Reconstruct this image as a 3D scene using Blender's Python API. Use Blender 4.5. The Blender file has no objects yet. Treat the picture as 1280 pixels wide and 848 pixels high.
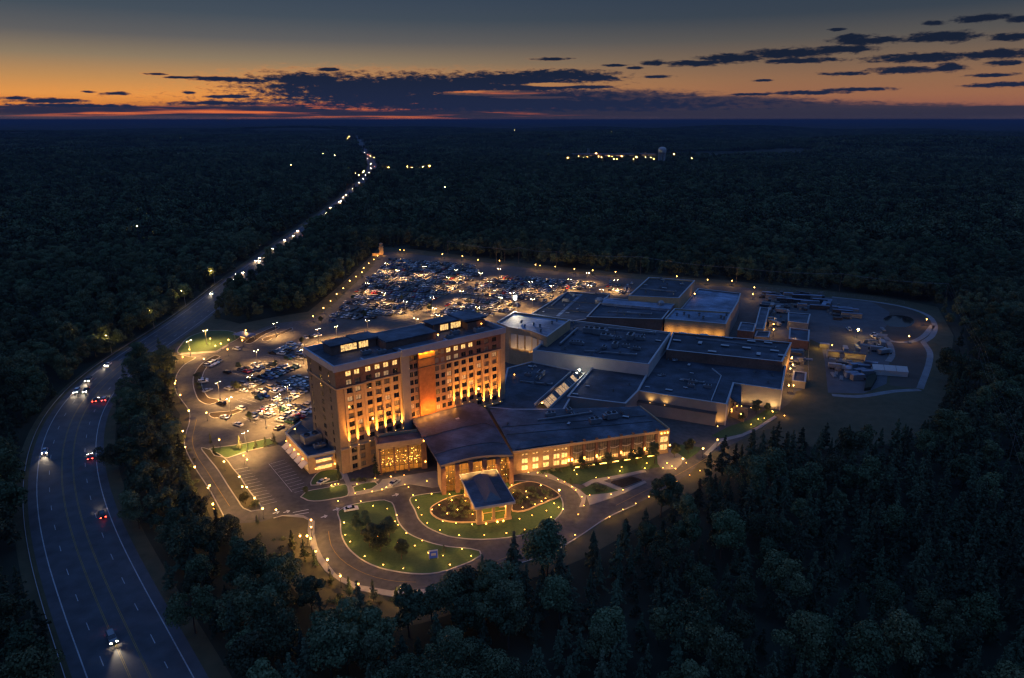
import bpy, bmesh, math, random
import numpy as np
from mathutils import Vector, Matrix

R = math.radians
random.seed(7)
RNG = np.random.default_rng(11)
scene = bpy.context.scene
col = scene.collection

# ------------------------------------------------------------------ camera
FOC, HC = 860.0, 120.0                 # focal length in photo pixels, height above the ground in metres
PITCH = math.atan(274.0 / FOC)
CP, SP = math.cos(PITCH), math.sin(PITCH)
cam_d = bpy.data.cameras.new('camera')
cam_d.sensor_width = 36.0
cam_d.lens = FOC / 1280.0 * 36.0
cam_d.clip_start = 1.0
cam_d.clip_end = 200000.0
cam = bpy.data.objects.new('camera', cam_d)
cam.location = (0, 0, HC)
cam.rotation_euler = (math.pi / 2 - PITCH, 0, 0)
col.objects.link(cam)
scene.camera = cam


def direction(px, py):
    a = (px - 640.0) / FOC
    b = (424.0 - py) / FOC
    return Vector((a, CP + b * SP, -SP + b * CP))


def P(px, py, z=0.0):
    d = direction(px, py)
    t = (z - HC) / d.z
    return Vector((d.x * t, d.y * t, z))


def azel(px, py):
    d = direction(px, py).normalized()
    return math.degrees(math.atan2(d.x, d.y)), math.degrees(math.asin(d.z))


# ------------------------------------------------------------------ sky
world = bpy.data.worlds.new('World')
scene.world = world
world.use_nodes = True
SKY_GAIN = 1.0
HAZE_DENSITY = 8.0e-5


def build_sky():
    nt = world.node_tree
    nt.nodes.clear()
    N, L = nt.nodes.new, nt.links.new

    def val(x, sock):
        if isinstance(x, (int, float)):
            sock.default_value = x
        else:
            L(x, sock)

    def m(op, a, b=None, c=None):
        n = N('ShaderNodeMath'); n.operation = op
        val(a, n.inputs[0])
        if b is not None: val(b, n.inputs[1])
        if c is not None: val(c, n.inputs[2])
        return n.outputs[0]

    def mr(v, a, b, c=0.0, d=1.0, smooth=True):
        n = N('ShaderNodeMapRange')
        n.interpolation_type = 'SMOOTHSTEP' if smooth else 'LINEAR'
        val(v, n.inputs[0])
        for i, x in enumerate((a, b, c, d)):
            n.inputs[i + 1].default_value = x
        return n.outputs[0]

    def mixc(f, a, b):
        n = N('ShaderNodeMix'); n.data_type = 'RGBA'
        val(f, n.inputs[0])
        for x, s in ((a, n.inputs[6]), (b, n.inputs[7])):
            if isinstance(x, tuple): s.default_value = (*x, 1)
            else: L(x, s)
        return n.outputs[2]

    tc = N('ShaderNodeTexCoord')
    sep = N('ShaderNodeSeparateXYZ'); L(tc.outputs['Generated'], sep.inputs[0])
    az = m('MULTIPLY', m('ARCTAN2', sep.outputs[0], sep.outputs[1]), 180 / math.pi)
    el = m('MULTIPLY', m('ARCSINE', sep.outputs[2]), 180 / math.pi)

    def ramp(stops):
        n = N('ShaderNodeValToRGB')
        L(mr(el, 0, 30, smooth=False), n.inputs[0])
        e = n.color_ramp.elements
        for i, (p, c) in enumerate(stops):
            x = e[i] if i < 2 else e.new(min(1, p / 30.0))
            x.position = p / 30.0
            x.color = (*c, 1)
        return n.outputs[0]

    left = ramp([(0.0, (.15, .075, .075)), (30, (.018, .040, .115)), (.45, (.24, .085, .055)), (0.9, (.68, .21, .04)),
                 (1.7, (.80, .315, .072)), (2.8, (.54, .27, .095)), (4.2, (.27, .20, .125)), (5.6, (.118, .115, .115)),
                 (7.2, (.060, .080, .104)), (9.5, (.036, .058, .098)), (15, (.026, .055, .12))])
    right = ramp([(0.0, (.085, .062, .085)), (30, (.018, .040, .115)), (.45, (.11, .065, .075)), (0.9, (.30, .11, .075)),
                  (1.7, (.33, .14, .075)), (2.8, (.29, .145, .078)), (4.2, (.19, .125, .085)), (5.6, (.10, .092, .086)),
                  (7.2, (.042, .057, .078)), (9.5, (.028, .047, .082)), (15, (.024, .050, .11))])
    glow = mr(az, -22, 24)
    base = mixc(glow, left, right)
    # away from the sunset the horizon is plain dusk blue
    away = mr(m('ABSOLUTE', m('SUBTRACT', az, -12)), 55, 130)
    base = mixc(away, base, (.030, .052, .115))
    # the low red streaks near the horizon
    wn = N('ShaderNodeTexNoise'); wn.inputs['Scale'].default_value = 1.0; wn.inputs['Detail'].default_value = 5
    cmb = N('ShaderNodeCombineXYZ')
    L(m('MULTIPLY', az, .11), cmb.inputs[0]); L(m('MULTIPLY', el, 3.2), cmb.inputs[1])
    L(cmb.outputs[0], wn.inputs['Vector'])
    # clouds as soft-edged banks at their own azimuth and elevation, broken up by noise
    pos = N('ShaderNodeCombineXYZ'); L(az, pos.inputs[0]); L(el, pos.inputs[1])
    nz = N('ShaderNodeTexNoise'); nz.inputs['Scale'].default_value = 1.0
    nz.inputs['Detail'].default_value = 9; nz.inputs['Roughness'].default_value = .68
    c2 = N('ShaderNodeCombineXYZ')
    L(m('MULTIPLY', az, 1.1), c2.inputs[0]); L(m('MULTIPLY', el, 3.6), c2.inputs[1])
    L(c2.outputs[0], nz.inputs['Vector'])
    wob = m('MULTIPLY', m('SUBTRACT', nz.outputs[0], .5), 2.1)

    def bank(items):
        d = None
        for (cx, cy, rx, ry) in items:
            a0, e0 = azel(cx, cy)
            a1 = azel(cx + rx, cy)[0] - a0
            e1 = e0 - azel(cx, cy + ry)[1]
            s = N('ShaderNodeVectorMath'); s.operation = 'SUBTRACT'
            L(pos.outputs[0], s.inputs[0]); s.inputs[1].default_value = (a0, e0, 0)
            k = N('ShaderNodeVectorMath'); k.operation = 'MULTIPLY'
            L(s.outputs[0], k.inputs[0]); k.inputs[1].default_value = (1 / a1, 1 / e1, 0)
            l = N('ShaderNodeVectorMath'); l.operation = 'LENGTH'; L(k.outputs[0], l.inputs[0])
            d = l.outputs['Value'] if d is None else m('MINIMUM', d, l.outputs['Value'])
        return d
    dark = bank([(450, 113, 165, 24), (390, 101, 85, 13), (545, 108, 215, 19), (560, 124, 300, 15), (640, 131, 380, 10), (640, 100, 130, 12),
                 (700, 93, 85, 7), (740, 98, 50, 5), (650, 110, 90, 5), (730, 109, 50, 3),
                 (870, 79, 45, 5), (915, 73, 55, 7), (985, 67, 70, 8), (1050, 62, 55, 6), (1000, 76, 70, 4), (1085, 51, 60, 6), (1065, 47, 30, 5),
                 (1175, 46, 60, 8), (1190, 47, 30, 8), (1225, 23, 42, 6), (1280, 24, 30, 5), (1167, 29, 16, 4), (1150, 72, 90, 7), (1245, 68, 70, 7), (1187, 84, 26, 7),
                 (1130, 88, 60, 5), (1060, 92, 40, 3), (1270, 46, 40, 6), (1255, 79, 30, 4), (1010, 116, 60, 3), (1070, 112, 55, 3), (1260, 106, 65, 4), (940, 118, 30, 2),
                 (1240, 94, 40, 3), (275, 99, 45, 4), (305, 100, 40, 3), (195, 93, 16, 2), (225, 97, 25, 2), (410, 87, 20, 3), (145, 117, 22, 3), (112, 115, 12, 2),
                 (60, 126, 60, 4), (20, 123, 24, 3), (100, 132, 90, 3), (290, 121, 40, 3), (237, 116, 10, 2), (270, 129, 70, 3), (818, 79, 20, 4), (690, 74, 26, 2.5), (770, 82, 20, 2),
                 (820, 96, 22, 2.5), (795, 85, 14, 2), (760, 98, 18, 2), (955, 101, 16, 2), (1045, 37, 14, 2.5)])
    cl = mr(m('ADD', dark, wob), 1.10, .52)
    gaps = bank([(620, 117, 72, 4.5), (690, 106, 40, 3), (665, 122, 60, 2)])
    gp = mr(m('ADD', gaps, m('MULTIPLY', wob, .6)), 1.0, .6)
    cl = m('MULTIPLY', cl, m('SUBTRACT', 1.0, gp))
    cloudcol = mixc(mr(el, .2, 5.0), (.0145, .0225, .060), (.009, .015, .033))
    rim = m('MULTIPLY', mr(m('ADD', dark, wob), 1.35, .95), mr(az, 12, -25))
    base = mixc(m('MULTIPLY', rim, .22), base, (.95, .28, .05))
    # the long grey-violet layer lying on the horizon
    low = mr(m('ADD', el, m('MULTIPLY', m('SUBTRACT', wn.outputs[0], .5), 1.3)), .95, .70)
    lowcol = mixc(mr(el, 0.0, .55), (.085, .068, .092), (.032, .027, .052))
    streak = m('MULTIPLY', mr(wn.outputs[0], .47, .62), mr(az, 14, -10))
    streak = m('MULTIPLY', streak, mr(el, .12, .45))
    lowcol = mixc(streak, lowcol, (.85, .17, .045))
    lowlay = m('MULTIPLY', low, mr(el, 0, .35, .80, .96))
    skyc = mixc(lowlay, base, lowcol)
    # a long thin blue-grey bank reaching right from the main cloud
    grey = bank([(600, 138, 430, 13), (820, 136, 330, 12), (1010, 141, 330, 12), (700, 126, 210, 15), (880, 131, 160, 12), (250, 138, 260, 6), (1180, 139, 160, 7)])
    gb = mr(m('ADD', grey, m('MULTIPLY', wob, .40)), 1.22, .72)
    redgap = m('MULTIPLY', mr(wn.outputs[0], .50, .66), mr(az, 8, -8))
    gcol = mixc(redgap, mixc(mr(az, -20, 25), (.024, .026, .058), (.036, .034, .060)), (.80, .17, .05))
    skyc = mixc(m('MULTIPLY', gb, m('ADD', .62, m('MULTIPLY', mr(el, .0, .5), .33))), skyc, gcol)
    skyc = mixc(cl, skyc, cloudcol)
    # overhead the sky is the deep blue of late dusk: Nishita with the sun just set plus the clear-zenith tint
    nish = N('ShaderNodeTexSky'); nish.sky_type = 'NISHITA'; nish.sun_disc = False
    nish.sun_elevation = R(-2.0); nish.sun_rotation = R(-14)
    zen = mr(el, 9, 34)
    zc = N('ShaderNodeMix'); zc.data_type = 'RGBA'; zc.blend_type = 'ADD'
    zc.inputs[0].default_value = 1.0
    zc.inputs[6].default_value = (.072, .180, .515, 1)
    nm = N('ShaderNodeMix'); nm.data_type = 'RGBA'; nm.blend_type = 'MULTIPLY'
    nm.inputs[0].default_value = 1.0; nm.inputs[7].default_value = (.10, .10, .10, 1)
    L(nish.outputs[0], nm.inputs[6]); L(nm.outputs[2], zc.inputs[7])
    skyc = mixc(zen, skyc, zc.outputs[2])
    skyc = mixc(mr(el, -.05, -1.5), skyc, (.004, .006, .012))
    bg = N('ShaderNodeBackground'); L(skyc, bg.inputs[0]); bg.inputs[1].default_value = SKY_GAIN
    out = N('ShaderNodeOutputWorld'); L(bg.outputs[0], out.inputs[0])


build_sky()
try:
    world.cycles.sampling_method = 'MANUAL'
    world.cycles.sample_map_resolution = 512
except Exception:
    pass

# ------------------------------------------------------------------ exposure and render settings
vs = scene.view_settings
vs.view_transform = 'Standard'
try: vs.look = 'None'
except Exception: pass
vs.exposure = 0.0
vs.gamma = 1.0
vs.use_curve_mapping = False
scene.render.engine = 'CYCLES'
cy = scene.cycles
cy.use_denoising = True
cy.max_bounces = 5
cy.diffuse_bounces = 2
cy.glossy_bounces = 2
cy.transmission_bounces = 3
cy.volume_bounces = 0
cy.transparent_max_bounces = 6
cy.sample_clamp_indirect = 1.5
cy.caustics_reflective = False
cy.caustics_refractive = False
cy.use_light_tree = True
cy.filter_width = 1.35
scene.render.film_transparent = False

# ------------------------------------------------------------------ helpers
MATS = {}


def mat(name, base, rough=.8, var=.25, scale=.6, metal=0.0, c2=None, emit=None, strength=0.0, bump=0.0, spec=.4,
        scale2=None, sample=True, objrand=0.0):
    if name in MATS: return MATS[name]
    mt = bpy.data.materials.new(name); mt.use_nodes = True
    nt = mt.node_tree; N, L = nt.nodes.new, nt.links.new
    b = nt.nodes['Principled BSDF']
    b.inputs['Roughness'].default_value = rough
    b.inputs['Metallic'].default_value = metal
    b.inputs['Specular IOR Level'].default_value = spec
    g = N('ShaderNodeNewGeometry')
    n1 = N('ShaderNodeTexNoise'); n1.inputs['Scale'].default_value = scale; n1.inputs['Detail'].default_value = 6
    L(g.outputs['Position'], n1.inputs['Vector'])
    n2 = N('ShaderNodeTexNoise'); n2.inputs['Scale'].default_value = scale2 or scale * .13; n2.inputs['Detail'].default_value = 4
    L(g.outputs['Position'], n2.inputs['Vector'])
    av = N('ShaderNodeMath'); av.operation = 'ADD'
    L(n1.outputs[0], av.inputs[0]); L(n2.outputs[0], av.inputs[1])
    rg = N('ShaderNodeMapRange'); L(av.outputs[0], rg.inputs[0])
    rg.inputs[1].default_value = .72; rg.inputs[2].default_value = 1.28
    mx = N('ShaderNodeMix'); mx.data_type = 'RGBA'
    L(rg.outputs[0], mx.inputs[0])
    lo = tuple(x * (1 - var) for x in base) if c2 is None else base
    hi = tuple(x * (1 + var) for x in base) if c2 is None else c2
    mx.inputs[6].default_value = (*lo, 1); mx.inputs[7].default_value = (*hi, 1)
    outc = mx.outputs[2]
    if 'roof' in name and 'membrane' in name:
        bt = N('ShaderNodeTexBrick'); bt.inputs['Scale'].default_value = 1.0; bt.inputs['Brick Width'].default_value = 16.0; bt.inputs['Row Height'].default_value = 3.0
        bt.inputs['Mortar Size'].default_value = .09; bt.inputs['Mortar Smooth'].default_value = .4
        bt.inputs['Color1'].default_value = (1, 1, 1, 1); bt.inputs['Color2'].default_value = (.74, .74, .74, 1); bt.inputs['Mortar'].default_value = (.45, .45, .45, 1)
        mp = N('ShaderNodeMapping'); mp.inputs['Rotation'].default_value = (0, 0, R(22)); L(g.outputs['Position'], mp.inputs[0]); L(mp.outputs[0], bt.inputs['Vector'])
        st = N('ShaderNodeTexNoise'); st.inputs['Scale'].default_value = .07; st.inputs['Detail'].default_value = 8; st.inputs['Roughness'].default_value = .7
        L(g.outputs['Position'], st.inputs['Vector'])
        sr = N('ShaderNodeMapRange'); L(st.outputs[0], sr.inputs[0]); sr.inputs[1].default_value = .40; sr.inputs[2].default_value = .62; sr.inputs[3].default_value = .50; sr.inputs[4].default_value = 1.35
        m1 = N('ShaderNodeMix'); m1.data_type = 'RGBA'; m1.blend_type = 'MULTIPLY'; m1.inputs[0].default_value = 1.0
        L(outc, m1.inputs[6]); L(bt.outputs[0], m1.inputs[7])
        m2 = N('ShaderNodeMix'); m2.data_type = 'RGBA'; m2.blend_type = 'MULTIPLY'; m2.inputs[0].default_value = 1.0
        L(m1.outputs[2], m2.inputs[6]); L(sr.outputs[0], m2.inputs[7]); outc = m2.outputs[2]
    if objrand:
        oi = N('ShaderNodeObjectInfo')
        hs = N('ShaderNodeHueSaturation')
        r1 = N('ShaderNodeMapRange'); L(oi.outputs['Random'], r1.inputs[0])
        r1.inputs[3].default_value = 1 - objrand; r1.inputs[4].default_value = 1 + objrand
        L(r1.outputs[0], hs.inputs['Value'])
        r2 = N('ShaderNodeMath'); r2.operation = 'FRACT'
        r3 = N('ShaderNodeMath'); r3.operation = 'MULTIPLY'; r3.inputs[1].default_value = 7.31
        L(oi.outputs['Random'], r3.inputs[0]); L(r3.outputs[0], r2.inputs[0])
        r4 = N('ShaderNodeMapRange'); L(r2.outputs[0], r4.inputs[0])
        r4.inputs[3].default_value = .47; r4.inputs[4].default_value = .535
        L(r4.outputs[0], hs.inputs['Hue']); L(outc, hs.inputs['Color'])
        outc = hs.outputs[0]
    L(outc, b.inputs['Base Color'])
    if bump:
        bp = N('ShaderNodeBump'); bp.inputs['Strength'].default_value = bump
        bp.inputs['Distance'].default_value = .1
        L(n1.outputs[0], bp.inputs['Height']); L(bp.outputs[0], b.inputs['Normal'])
    if emit:
        b.inputs['Emission Color'].default_value = (*emit, 1)
        b.inputs['Emission Strength'].default_value = strength
        if not sample:
            try: mt.cycles.emission_sampling = 'NONE'
            except Exception: pass
        if name in ('lamp_globe', 'post_lamp_globe', 'street_lamp_lens', 'far_lamp_lens'):
            oi2 = N('ShaderNodeObjectInfo'); r6 = N('ShaderNodeMapRange'); L(oi2.outputs['Random'], r6.inputs[0])
            r6.inputs[3].default_value = strength * .45; r6.inputs[4].default_value = strength * 1.5
            L(r6.outputs[0], b.inputs['Emission Strength'])
        if len(name) > 2 and name.startswith('lit') or name.startswith('dim_lit'):
            n3 = N('ShaderNodeTexNoise'); n3.inputs['Scale'].default_value = 1.6; n3.inputs['Detail'].default_value = 3
            L(g.outputs['Position'], n3.inputs['Vector'])
            r5 = N('ShaderNodeMapRange'); L(n3.outputs[0], r5.inputs[0])
            r5.inputs[1].default_value = .32; r5.inputs[2].default_value = .70; r5.inputs[3].default_value = strength * .22; r5.inputs[4].default_value = strength * 1.7
            L(r5.outputs[0], b.inputs['Emission Strength'])
    MATS[name] = mt
    return mt


class MB:
    def __init__(s): s.v, s.f, s.m = [], [], []

    def add(s, vs_, fs, m=0):
        o = len(s.v)
        s.v += [tuple(x) for x in vs_]
        s.f += [tuple(i + o for i in f) for f in fs]
        s.m += [m] * len(fs)
        return s

    def box(s, c, d, rz=0.0, m=0, taper=1.0):
        x, y, z = d[0] / 2, d[1] / 2, d[2] / 2
        cr, sr = math.cos(rz), math.sin(rz)
        vv = []
        for k, t in ((-1, 1.0), (1, taper)):
            for (i, j) in ((-1, -1), (1, -1), (1, 1), (-1, 1)):
                a, b = i * x * t, j * y * t
                vv.append((c[0] + a * cr - b * sr, c[1] + a * sr + b * cr, c[2] + k * z))
        return s.add(vv, [(3, 2, 1, 0), (4, 5, 6, 7), (0, 1, 5, 4), (1, 2, 6, 5), (2, 3, 7, 6), (3, 0, 4, 7)], m)

    def bx(s, x0, x1, y0, y1, z0, z1, m=0):
        return s.box(((x0 + x1) / 2, (y0 + y1) / 2, (z0 + z1) / 2), (x1 - x0, y1 - y0, z1 - z0), 0, m)

    def prism(s, pts, z0, z1, m=0, top=True, bottom=False):
        n = len(pts)
        ar = sum(pts[i][0] * pts[(i + 1) % n][1] - pts[(i + 1) % n][0] * pts[i][1] for i in range(n))
        if ar < 0: pts = list(pts)[::-1]
        zb = z0 if isinstance(z0, (list, tuple)) else [z0] * n
        zt = z1 if isinstance(z1, (list, tuple)) else [z1] * n
        vv = [(p[0], p[1], zb[i]) for i, p in enumerate(pts)] + [(p[0], p[1], zt[i]) for i, p in enumerate(pts)]
        ff = [(i, (i + 1) % n, n + (i + 1) % n, n + i) for i in range(n)]
        if top: ff.append(tuple(range(n, 2 * n)))
        if bottom: ff.append(tuple(range(n - 1, -1, -1)))
        return s.add(vv, ff, m)

    def tube(s, p, q, r0, r1=None, n=6, m=0, cap=True):
        r1 = r0 if r1 is None else r1
        p, q = Vector(p), Vector(q)
        w = (q - p).normalized()
        u = w.orthogonal().normalized(); v = w.cross(u)
        vv = []
        for c, r in ((p, r0), (q, r1)):
            for i in range(n):
                t = 2 * math.pi * i / n
                vv.append(c + (u * math.cos(t) + v * math.sin(t)) * r)
        ff = [(i, (i + 1) % n, n + (i + 1) % n, n + i) for i in range(n)]
        if cap: ff += [tuple(range(n - 1, -1, -1)), tuple(range(n, 2 * n))]
        return s.add(vv, ff, m)

    def lathe(s, c, prof, n=12, m=0):
        vv, ff = [], []
        for (r, z) in prof:
            for i in range(n):
                t = 2 * math.pi * i / n
                vv.append((c[0] + r * math.cos(t), c[1] + r * math.sin(t), c[2] + z))
        for k in range(len(prof) - 1):
            for i in range(n):
                j = (i + 1) % n
                ff.append((k * n + i, k * n + j, (k + 1) * n + j, (k + 1) * n + i))
        return s.add(vv, ff, m)

    def ball(s, c, r, n=8, m=0):
        k = max(3, n // 2)
        pr = [(max(.001, r * math.sin(math.pi * i / k)), -r * math.cos(math.pi * i / k)) for i in range(k + 1)]
        return s.lathe(c, pr, n, m)

    def mesh(s, name, mats, smooth=False):
        me = bpy.data.meshes.new(name)
        me.from_pydata(s.v, [], s.f)
        for x in (mats if isinstance(mats, (list, tuple)) else [mats]): me.materials.append(x)
        if any(s.m): me.polygons.foreach_set('material_index', s.m)
        if smooth: me.polygons.foreach_set('use_smooth', [True] * len(me.polygons))
        me.update()
        return me

    def build(s, name, mats, parent=None, loc=None, smooth=False):
        o = bpy.data.objects.new(name, s.mesh(name, mats, smooth))
        if parent: o.parent = parent
        if loc is not None: o.location = loc
        col.objects.link(o)
        return o


def put(name, me, parent=None, loc=(0, 0, 0), rz=0.0):
    o = bpy.data.objects.new(name, me)
    o.parent = parent; o.location = loc; o.rotation_euler.z = rz
    col.objects.link(o)
    return o


def tag(o, label=None, cat=None, group=None, kind=None):
    if label: o['label'] = label
    if cat: o['category'] = cat
    if group: o['group'] = group
    if kind: o['kind'] = kind
    return o


def thing(name, label, cat, loc=(0, 0, 0), rz=0.0, group=None):
    o = bpy.data.objects.new(name, None)
    o.empty_display_size = .5
    o.location = loc; o.rotation_euler.z = rz
    col.objects.link(o)
    return tag(o, label, cat, group)


def dup(root, loc, rz=None, label=None, group=None, scale=None):
    r = root.copy(); col.objects.link(r)
    r.location = loc
    if rz is not None: r.rotation_euler.z = rz
    if scale is not None: r.scale = (scale, scale, scale) if isinstance(scale, float) else scale
    if label: r['label'] = label
    if group: r['group'] = group
    for ch in root.children:
        c = ch.copy(); col.objects.link(c); c.parent = r
        for g in ch.children:
            d = g.copy(); col.objects.link(d); d.parent = c
    return r


class Frame:
    """A building's own axes: along its front (a), to its back (b)."""
    def __init__(s, o, deg):
        s.o = Vector((o[0], o[1])); s.t = R(deg)
        s.e1 = Vector((math.cos(s.t), math.sin(s.t))); s.e2 = Vector((-s.e1.y, s.e1.x))

    def w(s, a, b):
        q = s.o + s.e1 * a + s.e2 * b
        return (q.x, q.y)

    def px(s, x, y, z=0.0):
        q = P(x, y, z); d = Vector((q.x, q.y)) - s.o
        return (d.dot(s.e1), d.dot(s.e2))


def crom(pts, step=3.0, closed=False):
    pts = [Vector(p[:2]) for p in pts]
    n = len(pts); out = []
    for i in range(n if closed else n - 1):
        if closed: p0, p1, p2, p3 = pts[i - 1], pts[i], pts[(i + 1) % n], pts[(i + 2) % n]
        else:
            p1, p2 = pts[i], pts[i + 1]
            p0 = pts[i - 1] if i else p1 * 2 - p2
            p3 = pts[i + 2] if i + 2 < n else p2 * 2 - p1
        # centripetal parameters keep uneven spacing from overshooting
        d1, d2, d3 = [max(1e-3, (b - a).length) ** .5 for a, b in ((p0, p1), (p1, p2), (p2, p3))]
        m1 = (p1 - p0) / d1 - (p2 - p0) / (d1 + d2) + (p2 - p1) / d2
        m2 = (p2 - p1) / d2 - (p3 - p1) / (d2 + d3) + (p3 - p2) / d3
        m1, m2 = m1 * d2, m2 * d2
        k = max(1, int((p2 - p1).length / step))
        for j in range(k):
            t = j / k
            out.append(p1 * (2*t**3 - 3*t*t + 1) + m1 * (t**3 - 2*t*t + t) + p2 * (3*t*t - 2*t**3) + m2 * (t**3 - t*t))
    if not closed: out.append(pts[-1])
    return out


def pxs(l, z=0.0): return [P(x, y, z).xy for (x, y) in l]


def offset_line(pts, d, closed=False):
    n = len(pts); out = []
    for i in range(n):
        a = pts[i - 1] if (closed or i) else pts[i]
        b = pts[(i + 1) % n] if (closed or i < n - 1) else pts[i]
        p = pts[i]
        n1 = Vector((-(p - a).y, (p - a).x)); n2 = Vector((-(b - p).y, (b - p).x))
        if n1.length < 1e-6: n1 = n2
        if n2.length < 1e-6: n2 = n1
        n1.normalize(); n2.normalize()
        k = n1 + n2
        if k.length < .2: k = n1.copy()
        k.normalize()
        out.append(p + k * (d / max(.45, k.dot(n1))))
    return out


def ribbon(mb, pts, d0, d1, z0, z1=None, closed=False, m=0):
    """A strip following pts from lateral offset d0 to d1; with z1 it is a raised kerb."""
    A, B = offset_line(pts, d0, closed), offset_line(pts, d1, closed)
    n = len(pts)
    for i in range(n if closed else n - 1):
        j = (i + 1) % n
        a, b, c, d = A[i], A[j], B[j], B[i]
        if z1 is None: mb.add([(a.x, a.y, z0), (d.x, d.y, z0), (c.x, c.y, z0), (b.x, b.y, z0)], [(0, 3, 2, 1) if d1 > d0 else (0, 1, 2, 3)])
        else:
            mb.add([(q.x, q.y, z) for z in (z0, z1) for q in (a, b, c, d)],
                   [(4, 5, 6, 7), (0, 1, 5, 4), (1, 2, 6, 5), (2, 3, 7, 6), (3, 0, 4, 7)])
    return mb


def sheet(name, pts, z, m, kind='structure'):
    pts = list(pts); n = len(pts)
    ar = sum(pts[i][0] * pts[(i + 1) % n][1] - pts[(i + 1) % n][0] * pts[i][1] for i in range(n))
    if ar < 0: pts = pts[::-1]
    mb = MB().add([(p[0], p[1], z) for p in pts], [tuple(range(n))])
    return tag(mb.build(name, m), kind=kind)


def slab(name, pts, z0, z1, m, kind='structure'):
    return tag(MB().prism(list(pts), z0, z1).build(name, m), kind=kind)


def inside(pt, poly):
    x, y = pt[..., 0], pt[..., 1]
    r = np.zeros(x.shape, bool)
    n = len(poly)
    for i in range(n):
        x0, y0 = poly[i - 1]; x1, y1 = poly[i]
        c = ((y0 > y) != (y1 > y)) & (x < (x1 - x0) * (y - y0) / ((y1 - y0) if abs(y1 - y0) > 1e-9 else 1e-9) + x0)
        r ^= c
    return r


# ------------------------------------------------------------------ palette (real-world base colours)
ASPHALT = mat('asphalt', (.064, .058, .051), .85, .35, .5, bump=.1)
ASPHALT_HW = mat('highway_asphalt', (.055, .057, .062), .75, .38, .22, spec=.35, scale2=.02)
CONCRETE = mat('concrete', (.23, .205, .17), .9, .18, .4)
KERB = mat('kerb_concrete', (.32, .29, .24), .9, .15, .8)
PAINT_W = mat('white_paint', (.30, .30, .30), .7, .3, 1.5)
PAINT_Y = mat('yellow_paint', (.20, .13, .03), .7, .3, 1.5)
GRASS = mat('mown_grass', (.028, .060, .012), .95, .35, 1.2, c2=(.054, .090, .022), bump=.3, scale2=.06)
GRASS_DRY = mat('rough_grass', (.042, .040, .016), .95, .40, .25, c2=(.082, .066, .032), bump=.3)
SOIL = mat('forest_floor', (.022, .026, .013), 1.0, .4, .05, bump=.3)
DIRT = mat('graded_dirt', (.062, .046, .034), .95, .3, .12)
GRAVEL = mat('gravel', (.072, .074, .078), .95, .25, .2)
MULCH = mat('mulch_bed', (.035, .024, .014), 1.0, .4, 1.5)
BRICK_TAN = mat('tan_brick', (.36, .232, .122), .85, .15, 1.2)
STONE_TAN = mat('tan_stone', (.43, .29, .155), .85, .16, .9)
BRICK_DARK = mat('brown_brick', (.17, .09, .06), .85, .25, 1.0)
STUCCO = mat('grey_stucco', (.25, .225, .195), .85, .10, .35)
STUCCO_DARK = mat('taupe_stucco', (.22, .19, .17), .85, .12, .35)
PANEL_PALE = mat('pale_panel', (.42, .39, .36), .7, .10, .3)
COPPER = mat('copper_cladding', (.50, .20, .06), .55, .22, .8, metal=.2)
ROOF_DARK = mat('dark_membrane_roof', (.042, .051, .068), .7, .35, .14)
ROOF_MID = mat('grey_membrane_roof', (.078, .088, .108), .65, .30, .14)
ROOF_PALE = mat('pale_membrane_roof', (.19, .24, .32), .6, .22, .12)
COPING = mat('metal_coping', (.34, .34, .34), .5, .12, .5)
METAL = mat('galvanised_metal', (.24, .245, .25), .5, .2, .6, metal=.5)
METAL_DK = mat('dark_metal', (.06, .06, .06), .5, .3, .8, metal=.3)
GLASS = mat('dark_glass', (.012, .014, .018), .08, .3, .2, spec=.8)
GLASS_CURT = mat('curtained_glass', (.16, .13, .10), .35, .35, .9, spec=.6)
WOOD = mat('weathered_pole', (.11, .085, .06), .9, .25, .8)
BARK = mat('bark', (.06, .045, .032), .95, .3, 1.5)
LEAF_B = mat('broad_leaves', (.040, .058, .020), .75, .4, .9, c2=(.128, .138, .062), objrand=.55, spec=.25, scale2=.011)
LEAF_C = mat('conifer_needles', (.032, .048, .022), .8, .4, .9, c2=(.096, .108, .058), objrand=.55, spec=.2, scale2=.011)
RUBBER = mat('tyre_rubber', (.02, .02, .02), .9, .2)
WARM = (1.0, .58, .20)
ORANGE = (1.0, .46, .10)
LAMP = mat('lamp_globe', (.8, .7, .5), .5, .0, emit=(1.0, .40, .05), strength=19.0)
LAMP_POST = mat('post_lamp_globe', (.8, .7, .5), .5, .0, emit=(1.0, .46, .075), strength=26.0)
LAMP_POLE = mat('street_lamp_lens', (.8, .7, .5), .5, .0, emit=(1.0, .60, .22), strength=260.0)
LAMP_FAR = mat('far_lamp_lens', (.8, .7, .5), .5, .0, emit=(1.0, .44, .10), strength=240.0, sample=False)
LAMP_FAR_O = mat('far_orange_lens', (.8, .5, .3), .5, .0, emit=(1.0, .30, .05), strength=700.0, sample=False)
LAMP_WHITE = mat('flood_lens', (.9, .9, .8), .5, .0, emit=(1.0, .86, .62), strength=700.0)
LIT = mat('lit_window', (.6, .5, .3), .4, .2, 1.2, emit=(1.0, .58, .17), strength=1.15)
LIT_DIM = mat('dim_lit_window', (.5, .4, .25), .4, .3, 1.2, emit=(1.0, .60, .24), strength=.28)
LIT_BAND = mat('lit_interior', (.5, .4, .25), .6, .3, .8, emit=(1.0, .55, .16), strength=.45)
CHANDELIER = mat('interior_lamp', (.8, .6, .3), .5, 0, emit=(1.0, .50, .10), strength=7.0)
FIXT = mat('fixture_lens', (.8, .6, .3), .5, 0, emit=(1.0, .50, .10), strength=8.0, sample=False)
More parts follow.
